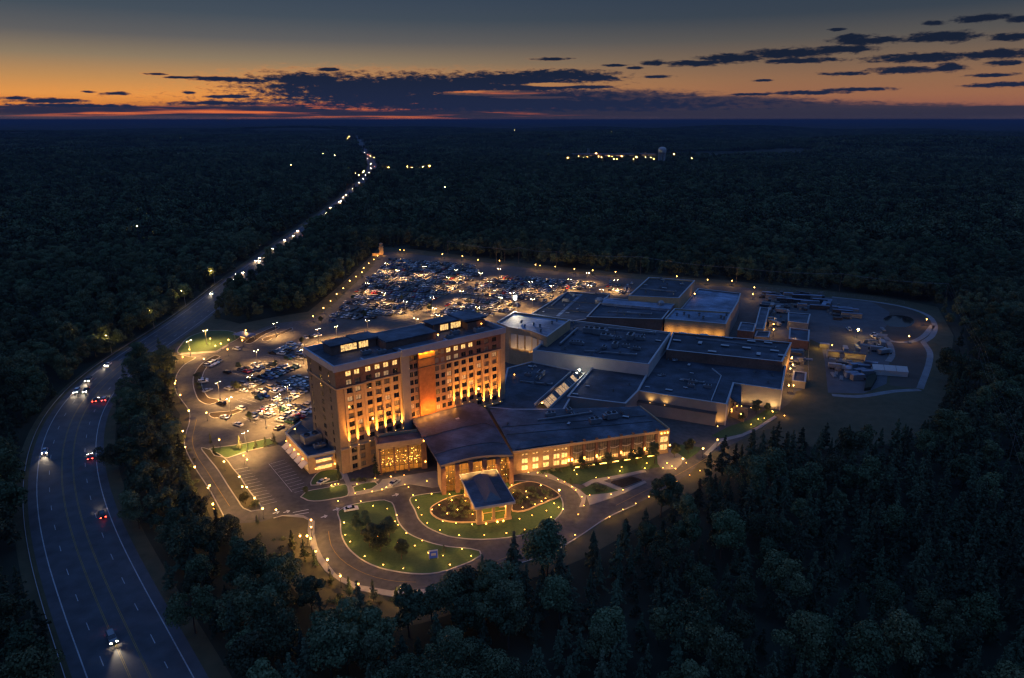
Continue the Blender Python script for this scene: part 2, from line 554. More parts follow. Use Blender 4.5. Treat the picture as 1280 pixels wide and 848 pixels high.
HEAD = mat('headlight_lens', (.9, .9, .9), .3, 0, emit=(1.0, .74, .46), strength=150.0, sample=False)
TAIL = mat('taillight_lens', (.6, .02, .02), .3, 0, emit=(1.0, .035, .02), strength=42.0, sample=False)
HEAD_FAR = mat('far_headlight_lens', (.9, .9, .9), .3, 0, emit=(1.0, .55, .24), strength=420.0, sample=False)
TAIL_FAR = mat('far_taillight_lens', (.6, .02, .02), .3, 0, emit=(1.0, .08, .04), strength=420.0, sample=False)
HEAD_OFF = mat('clear_lens', (.5, .5, .5), .15, .1, spec=.8)
TAIL_OFF = mat('red_lens', (.22, .01, .01), .2, .1, spec=.8)


def spot(name, parent, loc, target, energy, color, angle, blend=.6, size=.12):
    d = bpy.data.lights.new(name, 'SPOT')
    d.energy = energy; d.color = color; d.spot_size = R(angle); d.spot_blend = blend; d.shadow_soft_size = size
    o = bpy.data.objects.new(name, d)
    o.parent = parent; o.location = loc
    v = Vector(target) - Vector(loc)
    o.rotation_euler = v.to_track_quat('-Z', 'Y').to_euler()
    col.objects.link(o)
    return o


def point(name, parent, loc, energy, color, size=.15):
    d = bpy.data.lights.new(name, 'POINT')
    d.energy = energy; d.color = color; d.shadow_soft_size = size
    o = bpy.data.objects.new(name, d)
    o.parent = parent; o.location = loc
    col.objects.link(o)
    return o


# ================================================================== TERRAIN
HW_L = [(104.5, 848), (59.6, 711.7), (43.8, 637.7), (42.2, 579.6), (51.7, 537.3), (72.8, 500.4), (107, 468.7), (141.5, 445), (178.5, 421), (215.5, 400.6),
        (253, 370.5), (286, 346), (319, 325), (352, 302.5), (385, 280.3), (407, 265.5), (429, 246.5), (449, 228), (460, 214), (461, 204), (456, 194.5), (451, 184)]
HW_R = [(249.8, 848), (215.5, 791), (173, 722), (141.5, 664), (125.6, 622), (117.7, 579.6), (121, 537), (133.6, 500), (150, 481), (178.5, 455), (213, 434), (246, 410), (273, 388),
        (302.5, 361), (335.5, 333), (362, 310.5), (391.7, 286), (413, 269), (440, 247.5), (459, 228.5), (469, 214), (469.5, 207), (465, 198), (456.7, 184.5)]


def highway_lines():
    Lp, Rp = crom(pxs(HW_L), 6), crom(pxs(HW_R), 6)
    Ra = np.array([tuple(p) for p in Rp])
    mids = []
    for p in Lp:
        d = np.hypot(Ra[:, 0] - p.x, Ra[:, 1] - p.y); i = int(d.argmin())
        mids.append((p + Rp[i]) / 2)
    # even the centre line out, then extend it beyond both ends
    keep = [mids[0]]
    for q in mids[1:]:
        if (q - keep[-1]).length > max(24, q.length * .055): keep.append(q)
    for _ in range(2):
        keep = [keep[0]] + [(keep[i - 1] + keep[i] * 2 + keep[i + 1]) / 4 for i in range(1, len(keep) - 1)] + [keep[-1]]
    d0 = (keep[0] - keep[1]).normalized(); d1 = (keep[-1] - keep[-2]).normalized()
    keep = [keep[0] + d0 * 160, keep[0] + d0 * 60] + keep + [keep[-1] + d1 * 900, keep[-1] + d1 * 2500]
    return crom(keep, 6)


HW = highway_lines()
HWA = np.array([tuple(p) for p in HW])
HW_HALF = 11.7


def hw_dist(xy):
    best = np.full(xy.shape[:-1], 1e9)
    for p in HWA[::3]:
        np.minimum(best, np.hypot(xy[..., 0] - p[0], xy[..., 1] - p[1]), out=best)
    return best


def wave(x, y):
    return (np.sin(x * .0013 + 1.3) * np.cos(y * .0011 + .4) + .6 * np.sin(x * .0029 - y * .0017 + 2.0)
            + .45 * np.sin(x * .0007 + y * .0023 + 5.1))


def height(x, y):
    r = np.hypot(x, y)
    m_ = np.clip((r - 1300) / 1800, 0, 1)
    h = wave(x, y) * 23.0 + 4
    d = hw_dist(np.stack([x, y], -1))
    k = np.clip((d - 150) / 500, 0, 1)
    far = np.clip((r - 9000) / 9000, 0, 1)
    return (np.clip(h, -10, 44) * m_ * k) * (1 - far * .75)


def ground():
    rad = np.concatenate([[0, 60], np.geomspace(100, 1300, 26), np.geomspace(1400, 12000, 70), np.geomspace(13000, 64000, 24)])
    ang = np.concatenate([np.linspace(-48, 48, 120), np.linspace(56, 304, 22)])
    A, B = np.meshgrid(np.radians(ang), rad)
    X, Y = B * np.sin(A), B * np.cos(A)
    Z = height(X, Y) - .02
    nr, na = X.shape
    v = np.stack([X, Y, Z], -1).reshape(-1, 3)
    f = []
    for i in range(nr - 1):
        for j in range(na):
            k = (j + 1) % na
            f.append((i * na + j, i * na + k, (i + 1) * na + k, (i + 1) * na + j))
    mb = MB(); mb.v = [tuple(p) for p in v]; mb.f = f; mb.m = [0] * len(f)
    # forest-coloured ground with clearings that read as patches far away
    g = bpy.data.materials.new('far_land'); g.use_nodes = True
    nt = g.node_tree; N, L = nt.nodes.new, nt.links.new
    b = nt.nodes['Principled BSDF']; b.inputs['Roughness'].default_value = 1.0; b.inputs['Specular IOR Level'].default_value = .1
    ge = N('ShaderNodeNewGeometry')
    n1 = N('ShaderNodeTexNoise'); n1.inputs['Scale'].default_value = .0012; n1.inputs['Detail'].default_value = 8; n1.inputs['Roughness'].default_value = .65
    n2 = N('ShaderNodeTexNoise'); n2.inputs['Scale'].default_value = .03; n2.inputs['Detail'].default_value = 5
    L(ge.outputs['Position'], n1.inputs['Vector']); L(ge.outputs['Position'], n2.inputs['Vector'])
    r = N('ShaderNodeValToRGB'); L(n1.outputs[0], r.inputs[0])
    e = r.color_ramp.elements
    e[0].position = .36; e[0].color = (.016, .022, .012, 1)
    e[1].position = .62; e[1].color = (.060, .058, .040, 1)
    mx = N('ShaderNodeMix'); mx.data_type = 'RGBA'; mx.blend_type = 'MULTIPLY'; mx.inputs[0].default_value = .7
    L(r.outputs[0], mx.inputs[6]); 
    r2 = N('ShaderNodeMapRange'); L(n2.outputs[0], r2.inputs[0]); r2.inputs[1].default_value = .3; r2.inputs[2].default_value = .7
    r2.inputs[3].default_value = .5; r2.inputs[4].default_value = 1.4
    L(r2.outputs[0], mx.inputs[7]); L(mx.outputs[2], b.inputs['Base Color'])
    tag(mb.build('ground', g), kind='structure')


ground()

# ================================================================== ROADS, LAWNS, LOTS
SITE_PX = [(222, 428), (245, 403), (275, 398), (300, 405), (345, 396), (385, 390), (420, 361), (455, 329), (474, 309), (500, 310), (560, 317),
           (640, 327), (700, 334), (800, 343), (900, 350), (1000, 360), (1100, 370), (1172, 384), (1192, 420), (1186, 470), (1180, 505), (1172, 535), (1130, 552), (1060, 564),
           (1010, 558), (968, 558), (930, 578), (885, 604), (850, 627), (810, 652), (770, 676), (730, 698), (690, 715), (640, 731), (605, 746), (575, 764), (540, 776), (500, 786), (455, 790),
           (410, 780), (376, 748), (348, 716), (322, 692), (294, 676), (276, 660), (263, 646), (248, 616), (231, 588), (221, 562), (222, 540), (225, 518), (212, 500), (210, 470)]
SITE = [tuple(p) for p in pxs(SITE_PX)]
sheet('meadow', pxs(SITE_PX), .008, GRASS_DRY)

# one asphalt base for the lots, drives and the forecourt
LOT_PX = [(222, 433), (249, 437), (275, 432), (303, 421), (345, 405), (388, 399), (412, 384), (440, 358), (466, 333), (480, 316), (545, 321), (640, 333), (700, 340), (795, 349),
          (868, 356), (945, 362), (950, 400), (1000, 430), (990, 500), (973, 514), (930, 548), (878, 574), (865, 590), (830, 610), (795, 631), (760, 647), (722, 672), (690, 690), (640, 708), (601, 722), (580, 729), (549, 735),
          (518, 738), (489, 739), (451.6, 732.5), (420.6, 718.8), (404, 698), (397, 684), (393, 667), (393.4, 652), (379, 645), (353, 645), (342, 648), (328, 652), (314, 653.7), (287, 655), (280, 646), (271.6, 630),
          (261.4, 611.6), (243.4, 584), (231.7, 561.6), (230.7, 552), (233, 540.4), (236.8, 528), (236, 513.6), (226, 499), (220, 490), (219, 476), (223, 465), (230.7, 456), (243, 447), (222, 443)]
sheet('parking_lot', crom(pxs(LOT_PX), 4, True), .020, ASPHALT)

# highway with its shoulders, lines and the grass verge
mb = MB(); ribbon(mb, HW, -HW_HALF - 4, HW_HALF + 4, .010); tag(mb.build('verge', GRASS_DRY), kind='structure')
mb = MB(); ribbon(mb, HW, -HW_HALF, HW_HALF, .030); tag(mb.build('highway', ASPHALT_HW), kind='structure')
mb = MB()
for d in (-HW_HALF + 2.6, HW_HALF - 2.6): ribbon(mb, HW, d - .14, d + .14, .036)
cum = 0
for i in range(len(HW) - 1):
    if i % 2 == 0:
        for d in (-5.5, 5.5): ribbon(mb, [HW[i], HW[i].lerp(HW[i + 1], .5)], d - .1, d + .1, .036)
tag(mb.build('lane_markings', PAINT_W), kind='structure')
mb = MB()
for d in (-1.9, -1.6, 1.6, 1.9): ribbon(mb, HW, d - .07, d + .07, .036)
tag(mb.build('centre_line', PAINT_Y), kind='structure')

# kerbs and walks
KERBS = []


def kerb_line(l, z=.14, step=2.0, closed=False, w=.36):
    pts = crom(pxs(l), step, closed)
    KERBS.append((pts, closed, z, w))
    return pts


ring_out = kerb_line([(222, 443), (240, 446.5), (244.5, 447), (230.7, 456), (223, 465), (219, 476), (220, 490), (226, 499), (236, 513.6), (236.8, 528), (233, 540.4), (230.7, 556), (243.4, 584),
                      (261.4, 611.6), (271.6, 630), (280, 646)])
kerb_line([(342, 648), (353, 645), (379.4, 645)])
ring_in = [(243.7, 466), (241.4, 476), (243.7, 490), (250.6, 502)]
kerb_line([(601.7, 721.7), (640, 708), (690, 690), (722, 672), (760, 647), (795, 631)])


def island(name, l, m, z=.13, step=2.0, kerb=True, smooth=True):
    pts = crom(pxs(l), step, True) if smooth else pxs(l)
    o = slab(name, pts, 0.0, z, m)
    if kerb: KERBS.append((pts, True, z + .03, .40))
    return pts


# teardrop lawn, oval lawn under the canopy, strips and small lawns
ISL1 = island('lawn', [(422.7, 639.3), (425.3, 652), (426.6, 668), (433.7, 683.4), (443, 693), (455.6, 702), (474, 710), (502.5, 716), (527.5, 718), (549, 716), (573, 708.4), (590, 701.4), (601.7, 694.4), (599.4, 689),
                       (588.4, 686.5), (562, 684), (541.6, 680), (524.4, 674), (510, 667), (503, 660), (497.3, 651), (493.4, 636), (489.5, 628.5), (480.5, 625.6), (465, 627), (449, 629.6), (432.4, 633.5)], GRASS)
ISL2 = island('lawn', [(513.5, 622.4), (518.7, 638), (524.6, 651), (535, 660), (549, 666.6), (560, 670.6), (591, 674.5), (622.5, 673.8), (653.8, 669), (677, 661), (693, 651), (703, 638), (702, 624), (694, 616), (679, 606.6), (660, 602), (646, 601.5),
                       (620, 606), (590, 611), (560, 614.7), (539.5, 617)], GRASS)
island('lawn', [(252, 560), (260, 572), (271.6, 586.6), (285.6, 608.4), (298, 627), (304.4, 635.8), (313.8, 639.5), (326, 637.5), (326.4, 633.4), (317, 621), (307.5, 608.4), (299.7, 596), (291, 585.8), (283, 575), (270, 566)], GRASS_DRY)
island('lawn', [(268, 570), (284, 573), (310, 564), (345, 556), (338, 548), (300, 556), (262, 561)], GRASS, smooth=False)
island('lawn', [(376, 621.5), (383, 615), (400, 611.5), (420, 608), (432, 605.8), (434.5, 620), (418, 623.5), (400, 626.5), (385, 626)], GRASS)
island('lawn', [(441, 609.5), (452, 605), (468.8, 603), (472.5, 606), (465, 611.4), (454, 614), (443, 616)], GRASS)
island('lawn', [(389, 607), (400, 590), (424, 588), (428, 599), (410, 604)], GRASS)
island('lawn', [(244, 466), (241.4, 476), (243.7, 490), (250.6, 502), (262, 506), (273, 503), (274, 500), (262, 498), (256, 491), (252, 480), (256, 463), (266, 452), (275, 446), (270, 444.5), (256, 452)], MULCH)
island('lawn', [(224, 442), (245, 441), (270, 439.5), (285, 430.5), (300, 421), (285, 414), (262, 414), (240, 420), (226, 432)], GRASS)
island('lawn', [(262, 517), (290, 514), (305, 510), (304, 513), (290, 519), (268, 523)], MULCH)
island('lawn', [(306, 429), (322, 418), (345, 408.5), (349, 409.5), (330, 419), (312, 430)], MULCH)
island('lawn', [(328, 424), (345, 418), (365, 410), (366, 412), (346, 421), (331, 427)], MULCH)
# low beds inside the oval with stone edging
for l in ([(538, 637), (541, 645), (553, 651.5), (570, 654), (590, 654), (602, 653), (602, 640), (590, 626), (578, 620), (563, 623), (549, 629)],
          [(641, 640), (655, 640), (672, 633), (688, 626.5), (700, 621), (692, 614), (678, 607), (664, 603.5), (648, 606), (634, 614), (640, 630)]):
    pts = crom(pxs(l), 1.5, True)
    slab('planting_bed', pts, .13, .42, MULCH)
    mb = MB(); ribbon(mb, pts, -.18, .22, .12, .50, True)
    tag(mb.build('garden_edging', STONE_TAN), kind='structure')

# concrete: forecourt in front of the lobby, walks, the outer sidewalk of the loop
WALKS = [
    [(442, 617), (455, 613.5), (466, 611.6), (473, 606), (478, 600), (500, 596), (545, 589), (553, 598), (580, 606), (540, 610), (512, 605.5), (488, 610.5), (462, 616.2), (443, 619.8)],
    [(424, 589), (432.4, 589), (443, 616), (443, 620), (436, 620.5), (433, 606)],
    [(436, 603.5), (470, 598), (474, 600), (470, 602.3), (437, 607)],
    [(393.4, 652), (379.4, 645), (353, 645.5), (379.4, 647.5), (386, 651), (384.5, 664), (388, 683), (396, 700), (406, 714), (424, 727), (449, 739), (489, 746.5), (520, 746.5), (549, 743.5), (582, 737), (604, 729),
     (601, 722), (580, 729), (549, 735), (518, 738), (489, 739), (451.6, 732.5), (420.6, 718.8), (404, 698), (397, 684), (393, 667)],
    [(645, 587), (669, 587.5), (688, 593), (707, 603), (724, 612.6), (733, 620), (730, 634), (724, 634), (727, 626), (722, 617), (710, 608), (691, 600), (672.5, 595), (648, 593)],
    [(728, 606), (740, 600), (775, 594), (806, 587.5), (808, 590.5), (775, 597.5), (742, 604), (733, 609)],
    [(742, 601), (750, 600), (782, 613), (776, 615)],
    [(821, 562.5), (838, 560.5), (858, 575), (846, 586), (828, 588), (822, 580)],
    [(733, 620), (760, 617), (776, 613.5), (806, 601.5), (808, 604), (780, 617), (750, 628), (737, 632)],
    [(880, 567.5), (898, 549.5), (927, 543), (948, 533), (968, 520), (971, 522), (950, 536), (928, 546.5), (902, 553), (884, 571)],
    [(227, 441.5), (246, 440.5), (270, 439), (284, 431), (287, 431.5), (272, 441), (247, 442.8), (226, 443.5)],
]
for i, l in enumerate(WALKS):
    slab('sidewalk', pxs(l), 0, .15 + .004 * i, CONCRETE)
for l in ([(651, 588.5), (727, 579), (800, 569.5), (824, 566), (828, 583), (806, 588), (775, 594.5), (741, 600.5), (726, 606), (707, 603), (688, 593.6), (669, 588)],
          [(744, 604.5), (776, 614.5), (750, 624), (733, 619), (726, 612)],
          [(838, 561), (850, 556), (878, 560), (870, 568), (858, 575)],
          [(910, 534), (940, 524), (958, 512), (972, 515), (966, 521), (946, 533), (926, 543), (900, 548), (890, 545)]):
    island('lawn', l, GRASS, .12, smooth=False, kerb=False)
slab('planting_bed', pxs([(760, 604), (791, 596), (806, 601), (778, 611.5)]), .0, .16, GRAVEL)
mb = MB()
bed = [P(*q) for q in ((763, 604), (790, 597.5), (802, 601), (778, 610))]
for k in range(6):
    a = bed[0].lerp(bed[3], (k + .5) / 6); b = bed[1].lerp(bed[2], (k + .5) / 6)
    ribbon(mb, [a.xy, b.xy], -.45, .45, .14, .50)
tag(mb.build('planting_bed', MULCH), kind='structure')
# the disabled bays and stalls of the small lot, stall lines of the rest
LINES = MB()


def seg(a, b, w=.12, z=.027):
    ribbon(LINES, [P(*a).xy, P(*b).xy], -w / 2, w / 2, z)


for k in range(13):
    t = k / 12
    a = (293 + 33 * t, 587.5 + 44.5 * t); seg(a, (a[0] + 17 + 3 * t, a[1] - 3.2 - 1.5 * t))
for k in range(11):
    t = k / 10
    a = (347 + 30 * t, 577.5 + 36 * t); seg((a[0] - 9, a[1] + 2.5), (a[0] + 9, a[1] - 2.5))
seg((336, 580), (365, 615)); 
for (x, y) in ((405, 646), (345, 641), (358, 640), (494, 619), (420, 637)):
    seg((x - 4, y + 1.2), (x + 4, y - 1.2), .5); seg((x + 1, y + 1.5), (x + 4, y - 1.2), .4); seg((x, y - 1.8), (x + 4, y - 1.2), .4)
seg((366, 641), (386, 637), .3); seg((368, 644), (386, 641), .3)
tag(LINES.build('stall_markings', mat('stall_paint', (.42, .42, .40), .7, .3, 1.5)), kind='structure')
YL = MB()
for l in ([(246, 524), (243, 536), (240.5, 552), (246, 570), (258, 588), (272, 610), (287, 633)], [(410.5, 664), (414, 682), (425, 698), (445, 712), (470, 722), (496, 727), (520, 728)], [(549, 727), (580, 720), (605, 708), (650, 690)],
          [(770, 632), (800, 617), (850, 592), (885, 572)]):
    pts = crom(pxs(l), 3)
    ribbon(YL, pts, -.10, .10, .027)
tag(YL.build('centre_line', PAINT_Y), kind='structure')
mb = MB()
for pts, closed, z, w in KERBS: ribbon(mb, pts, -w / 2, w / 2, 0, z, closed)
tag(mb.build('kerb', KERB), kind='structure')

# the construction and service yard on the right
sheet('gravel_yard', pxs([(946, 364), (1010, 369), (1090, 378), (1112, 390), (1110, 404), (1100, 420), (1106, 436), (1112, 452), (1108, 480), (1080, 492), (1035, 491), (1031, 452), (1026, 430), (1002, 420), (1000, 437), (1003, 488), (992, 490), (990, 430), (953, 402)]), .024, GRAVEL)
sheet('dirt_pad', pxs([(1085, 376), (1140, 387), (1166, 405), (1160, 432), (1164, 448), (1150, 486), (1112, 482), (1114, 450), (1106, 432), (1104, 405), (1112, 392)]), .016, DIRT)
sheet('dirt_pad', pxs([(1002, 422), (1024, 431), (1029, 452), (1033, 490), (1005, 487)]), .016, GRASS_DRY)
sheet('asphalt_apron', pxs([(1036, 408), (1068, 411), (1067, 445), (1040, 445)]), .028, ASPHALT)
tag(MB().prism(crom(pxs([(1104, 399), (1118, 394), (1135, 396), (1143, 402), (1132, 409), (1112, 408)]), 3, True), .018, .03).build('pond', mat('pond_water', (.010, .014, .018), .06, .2, .1, spec=.6)), kind='structure')
mb = MB()
for l in ([(1040, 371.5), (1090, 377), (1130, 384), (1157, 393), (1168, 405), (1165, 420), (1154, 428)], [(1166, 407), (1152, 422), (1135, 428), (1115, 427), (1104, 419)], [(1154, 428), (1162, 440), (1161, 455), (1150, 486)],
          [(1150, 487.5), (1120, 489), (1070, 496), (1040, 494)], [(1110, 452), (1115, 445), (1112, 430), (1108, 425)]):
    ribbon(mb, crom(pxs(l), 4), -1.5, 1.5, .034)
tag(mb.build('gravel_track', mat('pale_gravel', (.17, .17, .17), .95, .25, .3)), kind='structure')

# ================================================================== HOTEL TOWER
T = Frame((-60.0, 218.4), 38.2)


def window_mesh(w, h, pane, frame=METAL_DK):
    b = MB()
    b.bx(-w / 2, w / 2, -.03, .06, -h / 2, h / 2, 1)
    for (x0, x1, z0, z1) in ((-w / 2, -w / 2 + .09, -h / 2, h / 2), (w / 2 - .09, w / 2, -h / 2, h / 2), (-w / 2 + .09, w / 2 - .09, -h / 2, -h / 2 + .09),
                             (-w / 2 + .09, w / 2 - .09, h / 2 - .09, h / 2), (-.05, .05, -h / 2 + .09, h / 2 - .09)):
        b.bx(x0, x1, -.11, -.03, z0, z1, 0)
    return b.mesh('window', [frame, pane])


def tower():
    root = thing('hotel_tower', 'tall tan brick hotel block with glowing orange uplights and a copper centre panel', 'hotel', (*T.o, 0), T.t)
    ROWS = [1.8, 4.9, 8.0] + [11.9 + 3.14 * k for k in range(9)]       # window centres, 12 floors
    L1 = [4.8, 8.0]; L2 = [12.3, 15.9, 19.3, 22.9]; RW = [45.8, 49.2, 52.6, 56.0, 59.8, 63.5, 67.4]
    CEN = [29.5, 31.4, 40.6, 43.2]
    # core and the wall grid: piers and spandrels stand proud of the window plane
    core = MB()
    core.bx(0.6, 70.6, .30, 24, 0, 39.0)
    core.bx(70.6, 75.0, 3.0, 22, 0, 37.4)
    core.build('core_wall', STUCCO_DARK, root)
    tan, dk = MB(), MB()

    def grid(cols, a0, a1, rows, ww, b0):
        xs = [a0]
        for c in cols: xs += [c - ww / 2, c + ww / 2]
        xs.append(a1)
        for i in range(0, len(xs), 2):
            tan.bx(xs[i], xs[i + 1], b0, .30, 0, 32.0); dk.bx(xs[i], xs[i + 1], b0, .30, 32.5, 39.0)
        zz = [0]
        for r in rows: zz += [r - .95, r + .95]
        zz.append(39.0)
        for c in cols:
            for i in range(0, len(zz), 2):
                z0, z1 = zz[i], zz[i + 1]
                if z0 < 32 < z1:
                    tan.bx(c - ww / 2, c + ww / 2, b0 + .06, .30, z0, 32.0); dk.bx(c - ww / 2, c + ww / 2, b0 + .06, .30, 32.5, z1)
                else:
                    (tan if z1 < 32 else dk).bx(c - ww / 2, c + ww / 2, b0 + .06, .30, z0, z1)
    grid(L1, 0.0, 10.2, ROWS, 2.1, -.25)
    grid(L2, 10.25, 25.0, ROWS, 2.1, .0)
    grid(RW, 44.6, 70.6, ROWS[3:], 2.1, .0)
    grid(CEN[:2], 28.4, 32.3, ROWS[3:], 1.5, .12)
    grid(CEN[2:], 39.3, 44.6, ROWS[3:], 1.7, .12)
    tan.build('wall', BRICK_TAN, root)
    dk.build('upper_wall', BRICK_DARK, root)
    pil = MB(); pil.bx(25.0, 28.4, -.7, .30, 0, 39.0); pil.build('pilaster', STUCCO, root)
    pil = MB(); pil.bx(71, 75.03, 2.9, 3.0, 11, 37.3); pil.build('pilaster', STONE_TAN, root)
    pil = MB(); pil.bx(0, .6, .30, 24.2, 0, 39.0); pil.build('end_wall', mat('shaded_brick', (.125, .105, .088), .85, .2, .8), root)     # the wall on the car park side, its shade put into the brick colour
    spot('wall_beam', root, (73, -3.5, 12.5), (73, 2.9, 22), 2600, WARM, 60, .9, .2)
    pn = MB()
    for k in range(9): pn.bx(32.35, 39.25, -.45, .30, 12.0 + 3.0 * k, 14.98 + 3.0 * k)
    for z0 in (33.0, 36.3): pn.bx(32.35, 39.25, -.30, .29, z0 + (.2 if z0 > 33 else 2.45 - 2.25), z0 + 2.9)
    pn.build('copper_panel', COPPER, root)
    bl = MB()
    for z0 in (33.0, 36.25): bl.bx(32.0, 39.8, -.62, -.46, z0 - .22, z0)
    bl.build('panel_rail', METAL_DK, root)
    for (a0, a1, b0, b1) in ((-.3, 10.3, -.65, .3), (10.3, 25.0, -.35, .3), (44.6, 70.9, -.35, .3), (-.35, -.01, .30, 24.3)):
        corn = MB(); corn.bx(a0, a1, b0, b1, 32.02, 32.48); corn.build('cornice', STONE_TAN, root)
    for (a0, a1, b0) in ((-.3, 10.4, -1.25), (10.4, 25.0, -1.0), (58.0, 70.9, -1.0)): bd = MB(); bd.bx(a0, a1, b0, -.26 if b0 < -1.1 else -.01, 9.55, 9.95); bd.build('ledge', STONE_TAN, root)
    # piers with the uplights
    upl = [3.1, 6.4, 10.7, 14.1, 17.6, 21.1, 24.4, 47.5, 50.9, 54.3, 57.9, 61.65, 65.45, 69.4]
    for a in upl:
        b0 = -.25 if a < 10.2 else 0
        pr = MB(); pr.bx(a - .45, a + .45, b0 - .32, b0 - .005, 0 if a < 10.2 else 9.96, 31.9); pr.build('pier', STONE_TAN, root)
    for a in upl:
        b0 = -1.0
        zz = 10.1 if a < 11 or a > 58 else (11.2 if a < 30 else 13.9)
        fx = MB(); fx.bx(a - .22, a + .22, b0 - .12, b0 + .12, zz - .14, zz + .05, 0); fx.bx(a - .17, a + .17, b0 - .09, b0 + .09, zz + .05, zz + .08, 1)
        fx.build('uplight', [METAL_DK, FIXT], root)
        e = 22000 if a in (61.65, 65.45, 69.4, 17.6, 21.1, 14.1) else 17000
        spot('uplight_beam', root, (a, b0 + .10 - (.25 if a < 10.2 else 0), zz + .3), (a, b0 + .72 - (.25 if a < 10.2 else 0), zz + 13), e * 3.0, (1.0, .40, .06), 34, .8, .06)
    # warm light under the soffit and on the copper panel
    for a in (33.4, 35.8, 38.2): point('panel_light', root, (a, -1.25, 38.3), 460, (1.0, .50, .05), .2)
    for a in (33.6, 38): spot('panel_beam', root, (a, -3.0, 14.4), (a, -.2, 29), 2600, (1.0, .33, .05), 100, .8, .3)
    for a in (30.5, 33, 35.8, 38.6, 42, 46): point('roof_glow', root, (a, -2.4, 14.8), 640, (1.0, .33, .045), .3)
    for a, z, e in ((5, 12.5, 2400), (17, 14, 2900), (27, 16.5, 1100), (45, 17.5, 1200), (54, 16, 2900), (65, 14, 3200)):
        spot('facade_wash', root, (a, -7.5, z), (a, 0, z + 9), e * 1.9, (1.0, .36, .055), 120, 1, .4)  # added floods without fixtures, spreading orange light over the whole facade
    # windows: the hundred nearest one by one, the rest as one
    meshes = {k: window_mesh(2.04, 1.84, mm) for k, mm in (('dark', GLASS), ('curt', GLASS_CURT), ('dim', LIT_DIM), ('lit', LIT))}
    narrow = {k: window_mesh(1.44, 1.84, mm) for k, mm in (('dark', GLASS), ('curt', GLASS_CURT), ('dim', LIT_DIM))}
    rest = MB(); n = 0
    rnd = random.Random(5)
    lit = {(4.8, 11), (8.0, 11), (12.3, 11), (15.9, 11), (19.3, 11), (22.9, 11), (45.8, 11), (49.2, 11), (52.6, 11), (56.0, 11)}
    dim = {(4.8, 10), (45.8, 10), (49.2, 10), (4.8, 8), (8.0, 8), (45.8, 7), (45.8, 8), (15.9, 10), (19.3, 10), (45.8, 5), (56.0, 6), (59.8, 8), (8, 9), (8.0, 5)}
    for cols, b, mm in ((L1, .20, meshes), (L2, .26, meshes), (CEN, .26, narrow), (RW, .26, meshes)):
        for c in cols:
            for k, z in enumerate(ROWS):
                if k < 3 and c > 9: continue
                if c in CEN[2:] and k > 9: continue
                s = 'lit' if (c, k) in lit else 'dim' if (c, k) in dim else ('curt' if rnd.random() < .30 else 'dim' if rnd.random() < .05 else 'dark')
                if s == 'lit' and mm is narrow: s = 'dim'
                if n < 100: put('window', mm[s], root, (c, b, z))
                else:
                    me = mm[s]; o = len(rest.v)
                    rest.v += [(v.co.x + c, v.co.y + b, v.co.z + z) for v in me.vertices]
                    for p in me.polygons:
                        rest.f.append(tuple(i + o for i in p.vertices)); rest.m.append(0 if p.material_index == 0 else {'dark': 1, 'curt': 2, 'dim': 3, 'lit': 4}[s])
                n += 1
    tag(rest.build('windows', [METAL_DK, GLASS, GLASS_CURT, LIT_DIM, LIT], root), kind='stuff')
    ew = MB()
    for k in range(11):
        z = 5.0 + 3.14 * k
        for b in (5.2, 11.8, 12.9, 21.4): ew.bx(-.06, -.003, b - .45, b + .45, z - .85, z + .85)
    tag(ew.build('end_windows', GLASS, root), kind='stuff')
    # roof, parapet, penthouses with lit clerestories
    pp = MB()

    def ring(a0, a1, b0, b1, z0, z1, w):
        pp.bx(a0, a1, b0, b0 + w, z0, z1); pp.bx(a0, a1, b1 - w, b1, z0, z1)
        pp.bx(a0, a0 + w, b0 + w, b1 - w, z0, z1); pp.bx(a1 - w, a1, b0 + w, b1 - w, z0, z1)
    for (a0, a1, b0, zt) in ((-.9, 10.4, -1.3, 41.2), (10.4, 25.2, -.9, 41.0), (25.2, 45.0, -1.5, 41.6), (45.0, 72.6, -.9, 41.2)):
        pp.bx(a0, a1, b0, b0 + .7, 38.9, zt)
        pp.bx(a0 + .0, a0 + .7, b0 + .7, b0 + 3.0, 39.2, zt - .05)
    pp.bx(-.9, -.2, 1.7, 24.2, 38.9, 41.18); pp.bx(-.9, 72.6, 24.2, 24.9, 38.9, 41.16); pp.bx(71.9, 72.6, -.2, 24.2, 38.9, 41.14)
    pp.build('parapet', mat('parapet_panel', (.27, .29, .33), .6, .12, .4), root)
    rf = MB(); rf.bx(-.15, 71.85, -.15, 24.15, 39.02, 39.25); rf.build('roof', ROOF_MID, root)
    ph = MB()
    ph.bx(5.5, 23.5, 15.0, 21.6, 39.25, 42.6); ph.bx(48.5, 67.0, 14.8, 21.5, 39.25, 42.9); ph.bx(24.0, 45.6, 8.6, 20.6, 39.25, 42.0); ph.bx(62, 70.5, 10.5, 16.5, 39.25, 42.2)
    ph.build('penthouse', BRICK_DARK, root)
    pr2 = MB()
    pr2.bx(5.0, 14.6, 14.4, 22.2, 42.6, 43.0); pr2.bx(14.7, 24.0, 14.0, 22.2, 42.6, 43.3); pr2.bx(24.2, 46.2, 8.2, 21.0, 42.0, 42.4); pr2.bx(47.6, 60, 14.2, 22, 42.9, 43.3); pr2.bx(60.1, 71, 9.9, 22.4, 43.0, 43.9)
    pr2.bx(26, 44, -.7, 7.5, 39.26, 39.9)
    pr2.build('penthouse_roof', ROOF_MID, root)
